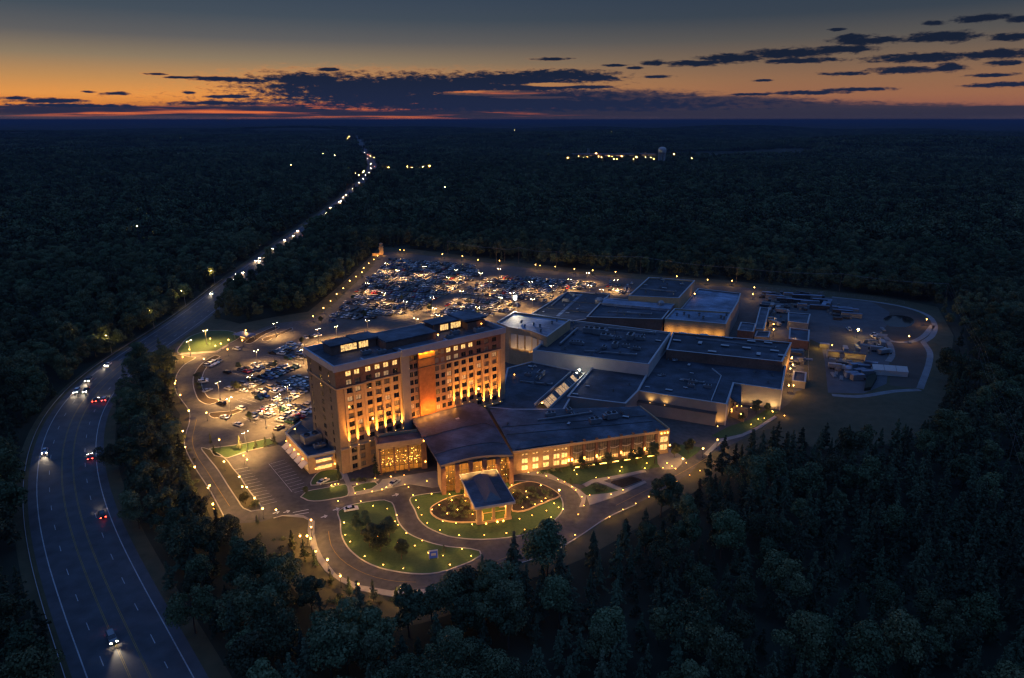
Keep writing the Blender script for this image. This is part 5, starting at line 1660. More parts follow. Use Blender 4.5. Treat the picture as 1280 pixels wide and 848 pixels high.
for (x, y, a, kd, pt, tx) in ((259.5, 489.5, 60, 'sedan', 'silver', 'parked alone beside the glowing kerb lamp'), (286, 487.5, 150, 'suv', 'silver', 'parked at the end of a row near a small tree'), (305, 490, 150, 'sedan', 'white', 'with its nose to the aisle left of the third row'),
                              (301, 512, 150, 'suv', 'white', 'standing on its own near the fifth row'), (281, 523, 150, 'sedan', 'white', 'parked below the planted strip'), (277, 506, 150, 'suv', 'black', 'parked against the kerb by the tall lamp'),
                              (298, 532, 150, 'sedan', 'white', 'standing alone at the bottom of the car park'), (296, 437.5, 150, 'suv', 'white', 'driving in at the car park entrance'), (284, 467, 150, 'suv', 'black', 'parked alone in the middle of the car park'),
                              (345, 500, 60, 'sedan', 'white', 'stopped in the aisle between two rows'), (317, 524, 150, 'sedan', 'silver', 'at the left end of the fifth row'), (349, 536, 60, 'sedan', 'beige', 'waiting beside the annex corner')):
    p = P(x, y); CARS.append((p.x, p.y, R(a), kd, pt, '!' + tx))
NEAR_LOT = len(CARS)
# the far lot: double rows laid out on the casino's own axes
LOTS = [(-118, 410, -60, 628, [(408, 403), (470, 398), (518, 391), (603, 344), (590, 330), (490, 322)], 'west'),
        (0, 0, 0, 0, [(576, 368), (606, 347.5), (640, 346), (700, 350), (745, 354), (742, 358), (716, 364), (694, 369), (684, 377.5), (630, 374)], 'east'),
        (0, 0, 0, 0, [(535, 396), (574, 371), (640, 378), (652, 383), (634, 392), (600, 398), (560, 402)], 'behind the tower'),
        (0, 0, 0, 0, [(760, 352), (793, 354), (789, 364), (778, 369), (764, 365), (756, 360)], 'by the theatre block')]
for _, _, _, _, l, nm in LOTS:
    poly = [tuple(p) for p in pxs(l)]
    ang = R(-21); d = Vector((math.cos(ang), math.sin(ang))); n = Vector((-d.y, d.x))
    o = Vector(poly[0])
    for j in range(-20, 30):
        for s in (-2.6, 2.6):
            for i in range(-60, 90):
                p = o + d * (2.75 * i + (j * 1.3) % 2.75) + n * (15.6 * j + s + random.uniform(-.3, .3))
                if i % 22 == 0: continue
                if not inside(np.array([[p.x, p.y]]), poly)[0]: continue
                if random.random() > (.93 if nm != 'by the theatre block' else .7): continue
                CARS.append((p.x, p.y, ang + math.pi / 2 + (math.pi if random.random() < .4 else 0) + random.uniform(-.03, .03), random.choice(KND), random.choice(PAL), nm))
far_cars = []
order = sorted(range(len(CARS)), key=lambda i: math.hypot(CARS[i][0], CARS[i][1]))
near = set(order[:262])
for i in order:
    x, y, rz, kd, pt, tx = CARS[i]
    if i in near:
        kn = {'sedan': 'sedan', 'suv': 'wagon', 'pickup': 'pickup truck'}[kd]
        if tx.startswith('!'): car(kd, pt, (x, y, LEVEL), rz, f'{pt} {kn} {tx[1:]}', 'cars in the left car park', 2)
        elif i < NEAR_LOT: car(kd, pt, (x, y, LEVEL), rz, f'{pt} {kn} parked {tx}', 'cars in the left car park', 1)
        else: car(kd, pt, (x, y, LEVEL), rz, f'{pt} {kn} parked in the packed far lot, {tx} block', 'cars in the far parking lot', 0)
    else: far_cars.append((x, y, rz, kd, pt))


def instancer(name, pts, rots, scales, idx, protos, label=None, cat=None):
    """One object whose geometry nodes set copies of the given meshes on points."""
    me = bpy.data.meshes.new(name)
    n = len(pts)
    me.vertices.add(n)
    me.vertices.foreach_set('co', np.asarray(pts, np.float32).ravel())
    for nm, ty, dat in (('rot', 'FLOAT', rots), ('idx', 'INT', idx)):
        at_ = me.attributes.new(nm, ty, 'POINT'); at_.data.foreach_set('value', np.asarray(dat))
    at_ = me.attributes.new('scl', 'FLOAT_VECTOR', 'POINT'); at_.data.foreach_set('vector', np.asarray(scales, np.float32).ravel())
    o = bpy.data.objects.new(name, me); col.objects.link(o)
    pc = bpy.data.collections.new(name + '_sources')
    for i, m_ in enumerate(protos):
        po = bpy.data.objects.new(f'source_{i:03d}', m_); pc.objects.link(po)
    ng = bpy.data.node_groups.new(name, 'GeometryNodeTree')
    ng.interface.new_socket('Geometry', in_out='INPUT', socket_type='NodeSocketGeometry')
    ng.interface.new_socket('Geometry', in_out='OUTPUT', socket_type='NodeSocketGeometry')
    N, L = ng.nodes.new, ng.links.new
    gi, go = N('NodeGroupInput'), N('NodeGroupOutput')
    ip = N('GeometryNodeInstanceOnPoints'); ci = N('GeometryNodeCollectionInfo')
    ci.inputs['Collection'].default_value = pc; ci.inputs['Separate Children'].default_value = True; ci.inputs['Reset Children'].default_value = True

    def attr(nm, ty):
        a = N('GeometryNodeInputNamedAttribute'); a.data_type = ty; a.inputs['Name'].default_value = nm
        return a.outputs['Attribute']
    cx = N('ShaderNodeCombineXYZ'); L(attr('rot', 'FLOAT'), cx.inputs[2])
    er = N('FunctionNodeEulerToRotation'); L(cx.outputs[0], er.inputs[0])
    L(gi.outputs[0], ip.inputs['Points']); L(ci.outputs[0], ip.inputs['Instance'])
    ip.inputs['Pick Instance'].default_value = True
    L(attr('idx', 'INT'), ip.inputs['Instance Index']); L(er.outputs[0], ip.inputs['Rotation']); L(attr('scl', 'FLOAT_VECTOR'), ip.inputs['Scale'])
    L(ip.outputs[0], go.inputs[0])
    md = o.modifiers.new('scatter', 'NODES'); md.node_group = ng
    return tag(o, label, cat, None, 'stuff')


protos, pid = [], {}
for kd in CARK:
    b, g = CARK[kd]['mb']
    for pt in PAINTS:
        q = MB(); q.add(b.v, b.f, 0); q.add(g.v, g.f, 1); q.box((0, 0, .2), (3.4, 1.7, .3), 0, 2)
        pid[(kd, pt)] = len(protos); protos.append(q.mesh('far_car', [PAINTS[pt], GLASS, RUBBER]))
if far_cars:
    instancer('parked_cars', [(c[0], c[1], LEVEL) for c in far_cars], [c[2] for c in far_cars], [(1, 1, 1)] * len(far_cars), [pid[(c[3], c[4])] for c in far_cars], protos,
              'hundreds of cars packed in rows across the far parking lot', 'cars')

# drives near the hotel
for (x, y, a, kd, pt, tx) in ((439, 638.5, 20, 'sedan', 'white', 'standing on the lawn corner inside the loop kerb'), (404, 604, 60, 'sedan', 'silver', 'parked on the grass below the annex windows'),
                              (493, 605.5, 60, 'sedan', 'silver', 'stopped on the forecourt before the lobby'), (469, 345, 75, 'suv', 'white', 'driving down the north drive'), (459, 348.5, 75, 'suv', 'silver', 'stopped at the side of the north drive')):
    p = P(x, y); car(kd, pt, (p.x, p.y, .16 if y > 600 else LEVEL), R(a), f'{pt} {"sedan" if kd == "sedan" else "wagon"} {tx}', None, 2)


def hw_at(px, py, lane):
    p = P(px, py).xy
    i = int(np.hypot(HWA[:, 0] - p.x, HWA[:, 1] - p.y).argmin())
    i = min(max(i, 1), len(HW) - 2)
    t = (HW[i + 1] - HW[i - 1]).normalized()
    n = Vector((-t.y, t.x))
    q = HW[i] + n * (lane if lane is not None else (p - HW[i]).dot(n))
    return q, math.atan2(t.y, t.x)


NEAR_HW = [((110, 571), -7.2, 0, 'red', 'sedan', 'driving away round the bend, middle one of the three with red taillights'), ((124, 650), -7.2, 0, 'black', 'suv', 'driving away on the bend, nearest of the three with red taillights'),
           ((131, 499), -7.4, 0, 'silver', 'suv', 'driving away on the bend, farthest of the three with red taillights'), ((128, 503), -3.6, 0, 'black', 'sedan', 'driving away close beside another in the inner lane of the bend'),
           ((67, 563), 7.6, 1, 'silver', 'sedan', 'coming on alone along the outer edge of the bend'), ((92, 493), 7.6, 1, 'white', 'suv', 'coming round the top of the bend in the outer lane'), ((100, 488), 3.8, 1, 'black', 'sedan', 'coming round the top of the bend in the inner lane'),
           ((104, 478), 7.6, 1, 'grey', 'suv', 'coming on close behind the pair at the top of the bend'), ((118, 474), 7.4, 1, 'silver', 'sedan', 'coming on above the pair at the top of the bend'), ((142, 455), 7.4, 1, 'white', 'sedan', 'coming down the straight into the bend'),
           ((152, 790), 2.0, 1, 'grey', 'suv', 'alone on the near stretch by the yellow centre line'), ((266, 368.5), 6.5, 1, 'white', 'sedan', 'coming down the straight beside the first lit tree'), ((283, 350), 3, 1, 'black', 'suv', 'coming down the straight in the inner lane')]
for (pp, lane, on, pt, kd, tx) in NEAR_HW:
    q, a = hw_at(*pp, lane)
    kn = 'sedan' if kd == 'sedan' else 'wagon'
    t = car(kd, pt, (q.x, q.y, .031), a + (math.pi if on else 0), f'{pt} {kn} {tx}', 'cars on the highway', 1, ('head', 'tail'))
    spot('headlight_beam', t, (2.5, 0, .9), (22, 0, .2), 3200 if on else 2200, (1.0, .80, .55), 50, .8, .2)
FAR_HW = [((313.4, 340.4), 1), ((327, 325.5), 1), ((346.4, 321), 1), ((348, 312), 1), ((340, 327), 1), ((364, 301), 1), ((373, 295), 1), ((385, 293.5), 0), ((409, 267), 1), ((418, 260), 1), ((412, 270), 0), ((431.3, 247), 1), ((428, 252), 1), ((441, 247), 0),
          ((447, 236.4), 1), ((452.7, 236), 1), ((462.6, 216), 1), ((461, 220), 1), ((460, 202), 1), ((458.5, 199), 1), ((457, 193), 0), ((459, 195), 0), ((455, 189.5), 0), ((456, 191), 1), ((454, 187), 0), ((458, 197), 0), ((464, 205), 1), ((300, 353), 0), ((395, 277), 1), ((403, 272), 0), ((424, 253), 1), ((436, 244), 1), ((446, 238), 0), ((455, 229), 1), ((450, 233), 0), ((459, 224), 1), ((462, 211), 1), ((465, 209), 0), ((461, 206), 1), ((379, 289), 1), ((357, 308), 0), ((333, 322), 1), ((322, 333), 0), ((290, 342.5), 1)]
for i, (pp, on) in enumerate(FAR_HW):
    q, a = hw_at(*pp, (6.5 if i % 2 else 3.4) * (1 if on else -1))
    far = pp[1] < 300
    t = car(random.choice(['sedan', 'suv']), random.choice(PAL), (q.x, q.y, .031), a + (math.pi if on else 0),
        'small distant car with bright headlights coming down the far straight highway' if on else 'small distant car with red taillights climbing the far straight highway',
        'oncoming cars on the far straight' if on else 'departing cars on the far straight', 0, ('head_far' if far else 'head', 'tail_far' if far else 'tail'))
    if pp[1] > 225: spot('headlight_beam', t, (2.5, 0, .9), (24, 0, .1), 6500 if on else 4000, (1.0, .66, .36), 64, .9, .2)

# ================================================================== TREES
def leaf_mesh(name, c, nrm, size, material, rng, aspect=1.0, extra=None):
    """Many leaf-clump faces: centres c, facing nrm, edge length size."""
    n = len(c)
    nrm = nrm / np.maximum(np.linalg.norm(nrm, axis=1, keepdims=True), 1e-6)
    t = rng.normal(size=(n, 3)); t -= (t * nrm).sum(1, keepdims=True) * nrm
    t /= np.maximum(np.linalg.norm(t, axis=1, keepdims=True), 1e-6)
    b = np.cross(nrm, t)
    s = size[:, None] * .5
    k = rng.uniform(.6, 1.0, (n, 4, 1))
    q = np.stack([c + t * s * k[:, 0] * aspect, c + b * s * k[:, 1], c - t * s * k[:, 2] * aspect, c - b * s * k[:, 3]], 1).reshape(-1, 3)
    f = np.arange(4 * n).reshape(n, 4)
    vs_, fs = q.tolist(), [tuple(x) for x in f.tolist()]
    mi = [0] * len(fs)
    if extra:
        o = len(vs_); vs_ += [tuple(v) for v in extra.v]; fs += [tuple(i + o for i in x) for x in extra.f]; mi += [1] * len(extra.f)
    me = bpy.data.meshes.new(name); me.from_pydata(vs_, [], fs)
    me.materials.append(material)
    if extra: me.materials.append(BARK)
    me.polygons.foreach_set('material_index', mi)
    me.update()
    return me


def trunk_mb(h, r, seed, top=.6, limbs=5):
    rnd = random.Random(seed); b = MB()
    p = Vector((0, 0, -.3)); rr = r
    for k in range(4):
        q = Vector((rnd.uniform(-.25, .25), rnd.uniform(-.25, .25), h * top * (k + 1) / 4)); b.tube(p, q, rr, rr * .78, 6); p = q; rr *= .78
    for k in range(limbs):
        a = rnd.uniform(0, 6.28); z = h * rnd.uniform(.3, top * .95)
        b.tube((0, 0, z), (math.cos(a) * h * .2, math.sin(a) * h * .2, z + h * .18), r * .35, r * .1, 4)
    return b


def broad(seed, h, w, nleaf, size, low=.24):
    """Lobed uneven crown; returns centres, normals, sizes."""
    g = np.random.default_rng(seed)
    k = g.integers(15, 27)
    cs, rs = [], []
    for i in range(k):
        a = g.uniform(0, 6.283); t = g.uniform(0, 1)
        z = h * (low + (1 - low) * (.15 + .72 * t)); rad = w * .5 * g.uniform(.15, .95) * math.sin(math.pi * min(1, .22 + .72 * t)) ** .7
        cs.append((rad * math.cos(a), rad * math.sin(a), z)); rs.append(w * g.uniform(.10, .25))
    cs, rs = np.array(cs), np.array(rs)
    cs[:, :2] += g.normal(size=2) * w * .06; cs[:, 0] *= g.uniform(.8, 1.15)
    pick = g.choice(k, nleaf, p=rs ** 2 / (rs ** 2).sum())
    d = g.normal(size=(nleaf, 3)); d /= np.linalg.norm(d, axis=1, keepdims=True)
    d[:, 2] = np.abs(d[:, 2]) * np.where(g.random(nleaf) < .8, 1, -1)
    rad = rs[pick] * g.uniform(.72, 1.12, nleaf)
    c = cs[pick] + d * rad[:, None] * np.array([1, 1, .82])
    nrm = d + g.normal(size=(nleaf, 3)) * .55
    return c, nrm, size * g.uniform(.6, 1.3, nleaf), g


def conifer(seed, h, w, nleaf, size):
    g = np.random.default_rng(seed)
    nw = max(8, int(h * 1.1)); low = g.uniform(.10, .2)
    C, Nn = [], []
    wt = []
    br = []
    for i in range(nw):
        t = (i + g.uniform(-.3, .3)) / nw; t = min(max(t, 0), .98)
        z = h * (low + (1 - low) * t); rad = w * .5 * (1 - t) ** .75 * g.uniform(.55, 1.15)
        for _ in range(g.integers(5, 8)):
            br.append((z, rad * g.uniform(.45, 1.2), g.uniform(0, 6.283))); wt.append(rad + .25)
    br, wt = np.array(br), np.array(wt); wt = wt / wt.sum()
    pk = br[g.choice(len(br), nleaf, p=wt)]
    u = g.uniform(.12, 1, nleaf) ** .75
    x = pk[:, 1] * u
    a = pk[:, 2] + g.normal(size=nleaf) * .17 * (1.2 - u)
    z = pk[:, 0] - x * .22 + x * x * .02 + g.normal(size=nleaf) * .14
    c = np.stack([x * np.cos(a), x * np.sin(a), z], 1)
    nrm = np.stack([np.cos(a) * .5, np.sin(a) * .5, np.full(nleaf, .75)], 1) + g.normal(size=(nleaf, 3)) * .45
    return c, nrm, size * g.uniform(.6, 1.3, nleaf) * (1.1 - .5 * (pk[:, 0] / h)), g


HB, HCN = [], []                         # hero (crown, trunk, height) sets
for i in range(7):
    h = [15, 17, 13, 19, 14, 16, 18][i]; w = [11, 12.5, 9.5, 13.5, 8.5, 10, 11][i]
    c, n, s, g = broad(100 + i, h, w, 4300, .74)
    HB.append((leaf_mesh('broad_crown', c, n, s, LEAF_B, g), trunk_mb(h, .32, i).mesh('trunk', BARK), h))
for i in range(7):
    h = [15, 17, 12, 19, 14, 16, 10][i]; w = [6.6, 7.6, 5.8, 7.8, 5.6, 8.4, 5.2][i]
    c, n, s, g = conifer(200 + i, h, w, 2700, .72)
    HCN.append((leaf_mesh('conifer_crown', c, n, s, LEAF_C, g, 1.5), trunk_mb(h, .22, i + 20, .93, 0).mesh('trunk', BARK), h))
# lighter meshes for the trees farther off and merged groves for the far woods
LB, LC, GR = [], [], []
for i in range(5):
    h = [15, 17, 13, 16, 14][i]; c, n, s, g = broad(300 + i, h, [11, 12, 9.5, 10, 8.5][i], 520, 2.0); LB.append(leaf_mesh('broad_crown_far', c, n, s, LEAF_B, g))
for i in range(4):
    h = [16, 18, 14, 15][i]; c, n, s, g = conifer(400 + i, h, [6, 6.6, 5.4, 7][i], 360, 1.7); LC.append(leaf_mesh('conifer_crown_far', c, n, s, LEAF_C, g, 1.5))
for i in range(6):
    g = np.random.default_rng(500 + i); C, Nn, S = [], [], []
    for j in range(34):
        x, y = g.uniform(-34, 34, 2); k = g.uniform(.8, 1.2)
        if g.random() < .62: c, n, s, _ = broad(600 + i * 50 + j, 14 * k, 10 * k, 75, 4.2)
        else: c, n, s, _ = conifer(600 + i * 50 + j, 16 * k, 7 * k, 55, 3.4)
        C.append(c + np.array([x, y, 0])); Nn.append(n); S.append(s)
    GR.append(leaf_mesh('grove', np.concatenate(C), np.concatenate(Nn), np.concatenate(S), LEAF_B, g))
PROTOS = [x[0] for x in HB] + [x[0] for x in HCN] + LB + LC + GR
I_HB, I_HC, I_LB, I_LC, I_GR = 0, 7, 14, 19, 23

# where trees may stand
YARD_GAP = [tuple(p) for p in pxs([(1176, 374), (1188, 374), (1224, 470), (1264, 590), (1330, 744), (1320, 748), (1253, 592), (1213, 472)])]
CLEAR_S = [tuple(p) for p in pxs([(290, 660), (330, 652), (400, 655), (400, 735), (440, 755), (500, 765), (520, 800), (430, 800), (380, 770), (330, 730), (300, 700)])]
NORTH_WOOD = [tuple(p) for p in pxs([(262, 400), (300, 405), (345, 396), (388, 389), (420, 361), (455, 329), (474, 309), (470, 300), (430, 262)])]


def free(xy, m_=2.0):
    ok = hw_dist(xy) > HW_HALF + 2.2 + m_
    ok &= ~inside(xy, SITE)
    ok &= ~inside(xy, YARD_GAP)
    ok &= ~((np.abs(xy[:, 0] - P(827, 203).x * xy[:, 1] / P(827, 203).y) < 40) & (xy[:, 1] > 1950) & (xy[:, 1] < 2320))
    return ok


def scatter(r0, r1, step, seed, half=42.0):
    g = np.random.default_rng(seed)
    xs = np.arange(-r1, r1, step); ys = np.arange(r0 * .5, r1, step)
    X, Y = np.meshgrid(xs, ys)
    X = X + (np.arange(len(ys)) % 2)[:, None] * step * .5
    X = X + g.uniform(-.38, .38, X.shape) * step; Y = Y + g.uniform(-.38, .38, Y.shape) * step
    xy = np.stack([X.ravel(), Y.ravel()], 1)
    r = np.hypot(xy[:, 0], xy[:, 1]); a = np.degrees(np.arctan2(np.abs(xy[:, 0]), xy[:, 1]))
    k = (r >= r0) & (r < r1) & (a < half) & (xy[:, 1] > 92)
    return xy[k], g


xy, g = scatter(95, 760, 5.7, 21, 47)
xy = xy[free(xy)]
px = xy[:, 0]; py = xy[:, 1]
# mostly conifers right of the entrance road, mostly broadleaf trees on the left and in the north
patch = .5 + .5 * np.sin(px * .021 + 1.0) * np.cos(py * .017 + px * .006)
pcon = np.where(px > 0, np.clip(.72 + .30 * patch, 0, 1), np.clip(.12 + .42 * patch, 0, 1))
pcon = np.where(py > 330, np.clip(.15 + .4 * patch, 0, 1), pcon)
con = g.random(len(xy)) < pcon
keep = con | (g.random(len(xy)) < .62)
xy, con = xy[keep], con[keep]
sc = g.uniform(.66, 1.12, len(xy)) * np.where(con, .86, .92)
sc *= .86 + .28 * (.5 + .5 * np.sin(xy[:, 0] * .045 + 2) * np.cos(xy[:, 1] * .038))
rot = g.uniform(0, 6.283, len(xy))
kind = g.integers(0, 7, len(xy))
dist = np.hypot(np.hypot(xy[:, 0], xy[:, 1]), HC - 8)
sx = 640 + FOC * xy[:, 0] / (xy[:, 1] * CP + HC * SP)
big = np.where((sx > -20) & (sx < 1300), sc * np.where(con, .8, 1.15) / dist, 0)
hero = set(np.argsort(-big)[:268].tolist())

LABELS = {('b', 'l'): ('leafy dark broadleaf tree in the wooded strip between the highway and the ring road', 'broadleaf trees between highway and ring road'),
          ('b', 'w'): ('leafy dark broadleaf tree in the wood on the outer side of the highway bend', 'broadleaf trees outside the highway bend'),
          ('c', 'w'): ('dark pointed conifer in the wood on the outer side of the highway bend', 'conifers outside the highway bend'),
          ('c', 'l'): ('dark pointed conifer in the wooded strip between the highway and the ring road', 'conifers between highway and ring road'),
          ('b', 'c'): ('round topped broadleaf tree in the dark wood below the entrance loop', 'broadleaf trees below the entrance loop'),
          ('c', 'c'): ('pointed dark conifer in the dark wood below the entrance loop', 'conifers below the entrance loop'),
          ('b', 'r'): ('round topped broadleaf tree among the conifers of the right foreground wood', 'broadleaf trees of the right foreground wood'),
          ('c', 'r'): ('pointed dark conifer in the dense right foreground wood', 'conifers of the right foreground wood')}


def tree_thing(kindc, i, x, y, s, r, label, group, z=0.0):
    cm, tm, h = (HCN if kindc == 'c' else HB)[i]
    t = thing('conifer_tree' if kindc == 'c' else 'broadleaf_tree', label, 'tree', (x, y, z), r, group)
    t.scale = (s, s, s) if not isinstance(s, tuple) else s
    put('trunk', tm, t); put('crown', cm, t)
    return t


for i in hero:
    x, y = xy[i]; kc = 'c' if con[i] else 'b'
    q = HWA[int(np.hypot(HWA[:, 0] - x, HWA[:, 1] - y).argmin())]
    side = 'w' if x < q[0] else 'l' if sx[i] < 360 else 'c' if sx[i] < 640 else 'r'
    lb, gp = LABELS[(kc, side)]
    tree_thing(kc, int(kind[i]), x, y, float(sc[i]), float(rot[i]), lb, gp)
rest_i = np.array([i for i in range(len(xy)) if i not in hero])
pts = [(xy[i, 0], xy[i, 1], 0.0) for i in rest_i]; rts = [rot[i] for i in rest_i]; scs = [(sc[i], sc[i], sc[i] * (.9 + .25 * ((i * 37) % 11) / 11)) for i in rest_i]
ids = [int((I_HC if con[i] else I_HB) + kind[i]) for i in rest_i]
# undergrowth-sized trees fill the gaps along the edges and under the crowns
xy2, g2 = scatter(760, 2300, 9.2, 22)
xy2 = xy2[free(xy2, 4)]
c2 = g2.random(len(xy2)) < .3
z2 = height(xy2[:, 0], xy2[:, 1])
s2 = g2.uniform(.62, 1.35, len(xy2))
s2 *= .85 + .3 * (.5 + .5 * np.sin(xy2[:, 0] * .02) * np.cos(xy2[:, 1] * .017 + 1))
pts += [(a, b, c) for (a, b), c in zip(xy2, z2)]; rts += g2.uniform(0, 6.283, len(xy2)).tolist(); scs += [(s, s, s) for s in s2]
ids += np.where(c2, I_LC + g2.integers(0, 4, len(xy2)), I_LB + g2.integers(0, 5, len(xy2))).tolist()
xy3, g3 = scatter(2300, 9500, 62, 23, 40)
cl = np.sin(xy3[:, 0] * .0021 + 3) * np.cos(xy3[:, 1] * .0013) + .5 * np.sin(xy3[:, 0] * .0007 - xy3[:, 1] * .004)
xy3 = xy3[(hw_dist(xy3) > 52) & (cl < 1.05) & (np.hypot(xy3[:, 0] - P(827, 203).x, xy3[:, 1] - P(827, 203).y) > 75)]
z3 = height(xy3[:, 0], xy3[:, 1])
s3 = g3.uniform(.7, 1.35, len(xy3))
pts += [(a, b, c - 1) for (a, b), c in zip(xy3, z3)]; rts += g3.uniform(0, 6.283, len(xy3)).tolist(); scs += [(s * 1.15, s * 1.15, s) for s in s3]
ids += (I_GR + g3.integers(0, 6, len(xy3))).tolist()
instancer('forest', pts, rts, scs, ids, PROTOS, 'unbroken dark forest running from the highway and site edges to the horizon', 'forest')

# planted trees, each told apart by where it stands
PLANT = [('c', 366, 686, .55, 'largest dark conifer on the rough grass left of the outer sidewalk'), ('c', 381, 701, .45, 'dark conifer on the bank just below the largest one by the outer sidewalk'), ('c', 394, 710, .36, 'first small conifer of the row below the outer sidewalk'),
         ('c', 414, 733, .40, 'second small conifer of the row below the outer sidewalk'), ('c', 437, 745, .42, 'third small conifer of the row below the outer sidewalk'), ('c', 467, 752, .38, 'fourth small conifer of the row, below the bottom of the loop'),
         ('c', 496, 749, .40, 'last small conifer of the row beside the post lamp at the loop bottom'),
         ('c', 322, 655, .28, 'thin young tree where the ring road meets the forecourt'), ('b', 462, 684, .55, 'spreading tree in the middle of the teardrop lawn'), ('b', 476, 690, .58, 'broad dark tree with pale trunk in the teardrop lawn'),
         ('b', 502, 700, .50, 'right hand tree of the clump in the teardrop lawn'), ('b', 487, 672, .45, 'tree at the top of the clump in the teardrop lawn'), ('b', 452, 668, .42, 'left hand tree of the clump in the teardrop lawn'),
         ('c', 555, 691, .30, 'small conifer beside the kerb near the blue sign'), ('c', 424, 601, .62, 'slim dark conifer at the foot of the tower corner'), ('c', 470, 598, .62, 'slim dark conifer between the tower and the glass restaurant'),
         ('c', 708, 580, .34, 'first round tree on the promenade lawn, nearest the lobby'), ('b', 727, 584, .32, 'second tree on the promenade lawn'), ('b', 760, 586, .42, 'third and widest tree on the promenade lawn'), ('b', 795, 580, .40, 'tree on the promenade lawn with a lamp beside it'),
         ('b', 818, 580, .48, 'dark tree at the right end of the promenade lawn'), ('b', 843, 572, .42, 'tree lit green by the end pavilion'), ('b', 860, 568, .45, 'dark tree behind the end pavilion by the road'), ('b', 945, 517, .40, 'bare looking tree lit from below by the event hall entrance'),
         ('b', 958, 516, .34, 'smaller tree right of the bare looking one by the event hall'), ('b', 927, 527, .26, 'small bush like tree at the event hall entrance'),
         ('c', 300, 563, .34, 'left conifer on the grass strip above the small car park'), ('c', 320, 561, .36, 'middle conifer on the grass strip above the small car park'), ('c', 332, 559, .38, 'conifer right of the middle one on the grass strip'),
         ('c', 343, 557, .36, 'right conifer on the grass strip above the small car park'), ('c', 264, 557, .36, 'slim conifer by the ring road planting'), ('c', 268, 568, .30, 'second slim conifer by the ring road planting'),
         ('b', 298, 463, .28, 'small yellow lit tree left of the first double row of cars'), ('b', 296, 489, .30, 'small yellow lit tree at the left end of the second double row'), ('b', 313, 528, .26, 'small yellow lit tree by the fifth row of cars'),
         ('b', 377, 430, .30, 'small yellow lit tree above the tower corner'), ('b', 402, 404, .30, 'small yellow lit tree at the fork of the north drive'), ('b', 538, 389, .30, 'small tree glowing yellow behind the tower roof'), ('b', 597, 394, .36, 'small tree glowing green just behind the tower roof end'),
         ('b', 307, 631, .30, 'bushy small tree on the strip beside the small car park'), ('b', 344, 460, .24, 'small tree at the end of the upper row'), ('b', 502, 377, .26, 'small tree in the middle of the far lot'),
         ('b', 383, 618, .22, 'small shrubby tree on the lawn tip by the disabled bays'), ('c', 713, 606, .22, 'tiny conifer by the right walk of the oval'), ('b', 455, 397, .26, 'small tree at the near edge of the far lot')]
for i, (kc, x, y, s, lb) in enumerate(PLANT):
    p = P(x, y)
    sl = (s * .62, s * .62, s) if lb.startswith('slim') else s
    tree_thing(kc, (i * 3 + 2) % 7, p.x, p.y, sl, i * 1.3, lb, None)
# roadside trees lit by street lamps on the outer side of the highway
for i, (x, y, s, lb) in enumerate(((112, 446, .8, 'lamp lit yellow green tree left of the highway, lowest of the four'), (176, 412, .9, 'lamp lit yellow green tree left of the highway, second from below'),
                                   (226, 385, .75, 'lamp lit yellow green tree left of the highway, third from below'), (268, 357, .7, 'lamp lit yellow green tree left of the highway, farthest of the four'))):
    p = P(x, y, 0); q, a = hw_at(x, y, 20.5)
    tree_thing('b', i % 7, q.x, q.y, s, i * 2.0, lb, None)
    w = Vector((math.cos(a), math.sin(a)))
    t = thing('highway_lamp', f'tall highway lamp in front of the lamp lit tree, number {i + 1} from the bend'.replace('number 1', 'nearest').replace('number 2', 'second').replace('number 3', 'third').replace('number 4', 'farthest'), 'street lamp', (q.x + w.x * 2, q.y + w.y * 2, 0), a)
    o = Vector((-w.y, w.x)) * -7.5
    b = MB(); b.tube((0, -7.5, 0), (0, -7.5, 11), .14, .09); b.tube((0, -7.5, 11), (0, -6.2, 11.3), .06); b.build('pole', METAL, t)
    b = MB(); b.box((0, -6.2, 11.3), (.35, .8, .2)); b.build('lamp_head', METAL_DK, t)
    b = MB(); b.box((0, -6.2, 11.17), (.25, .55, .05)); b.build('lens', LAMP_POLE, t)
    point('lamp_light', t, (0, -5.6, 10.9), 1500, (1.0, .72, .22), .2)

# shrubs in the oval beds
def shrub_mesh(seed):
    c, n, s, g = broad(seed, 1.5, 2.2, 160, .36, .05)
    return leaf_mesh('shrub', c, n, s, LEAF_B, g)


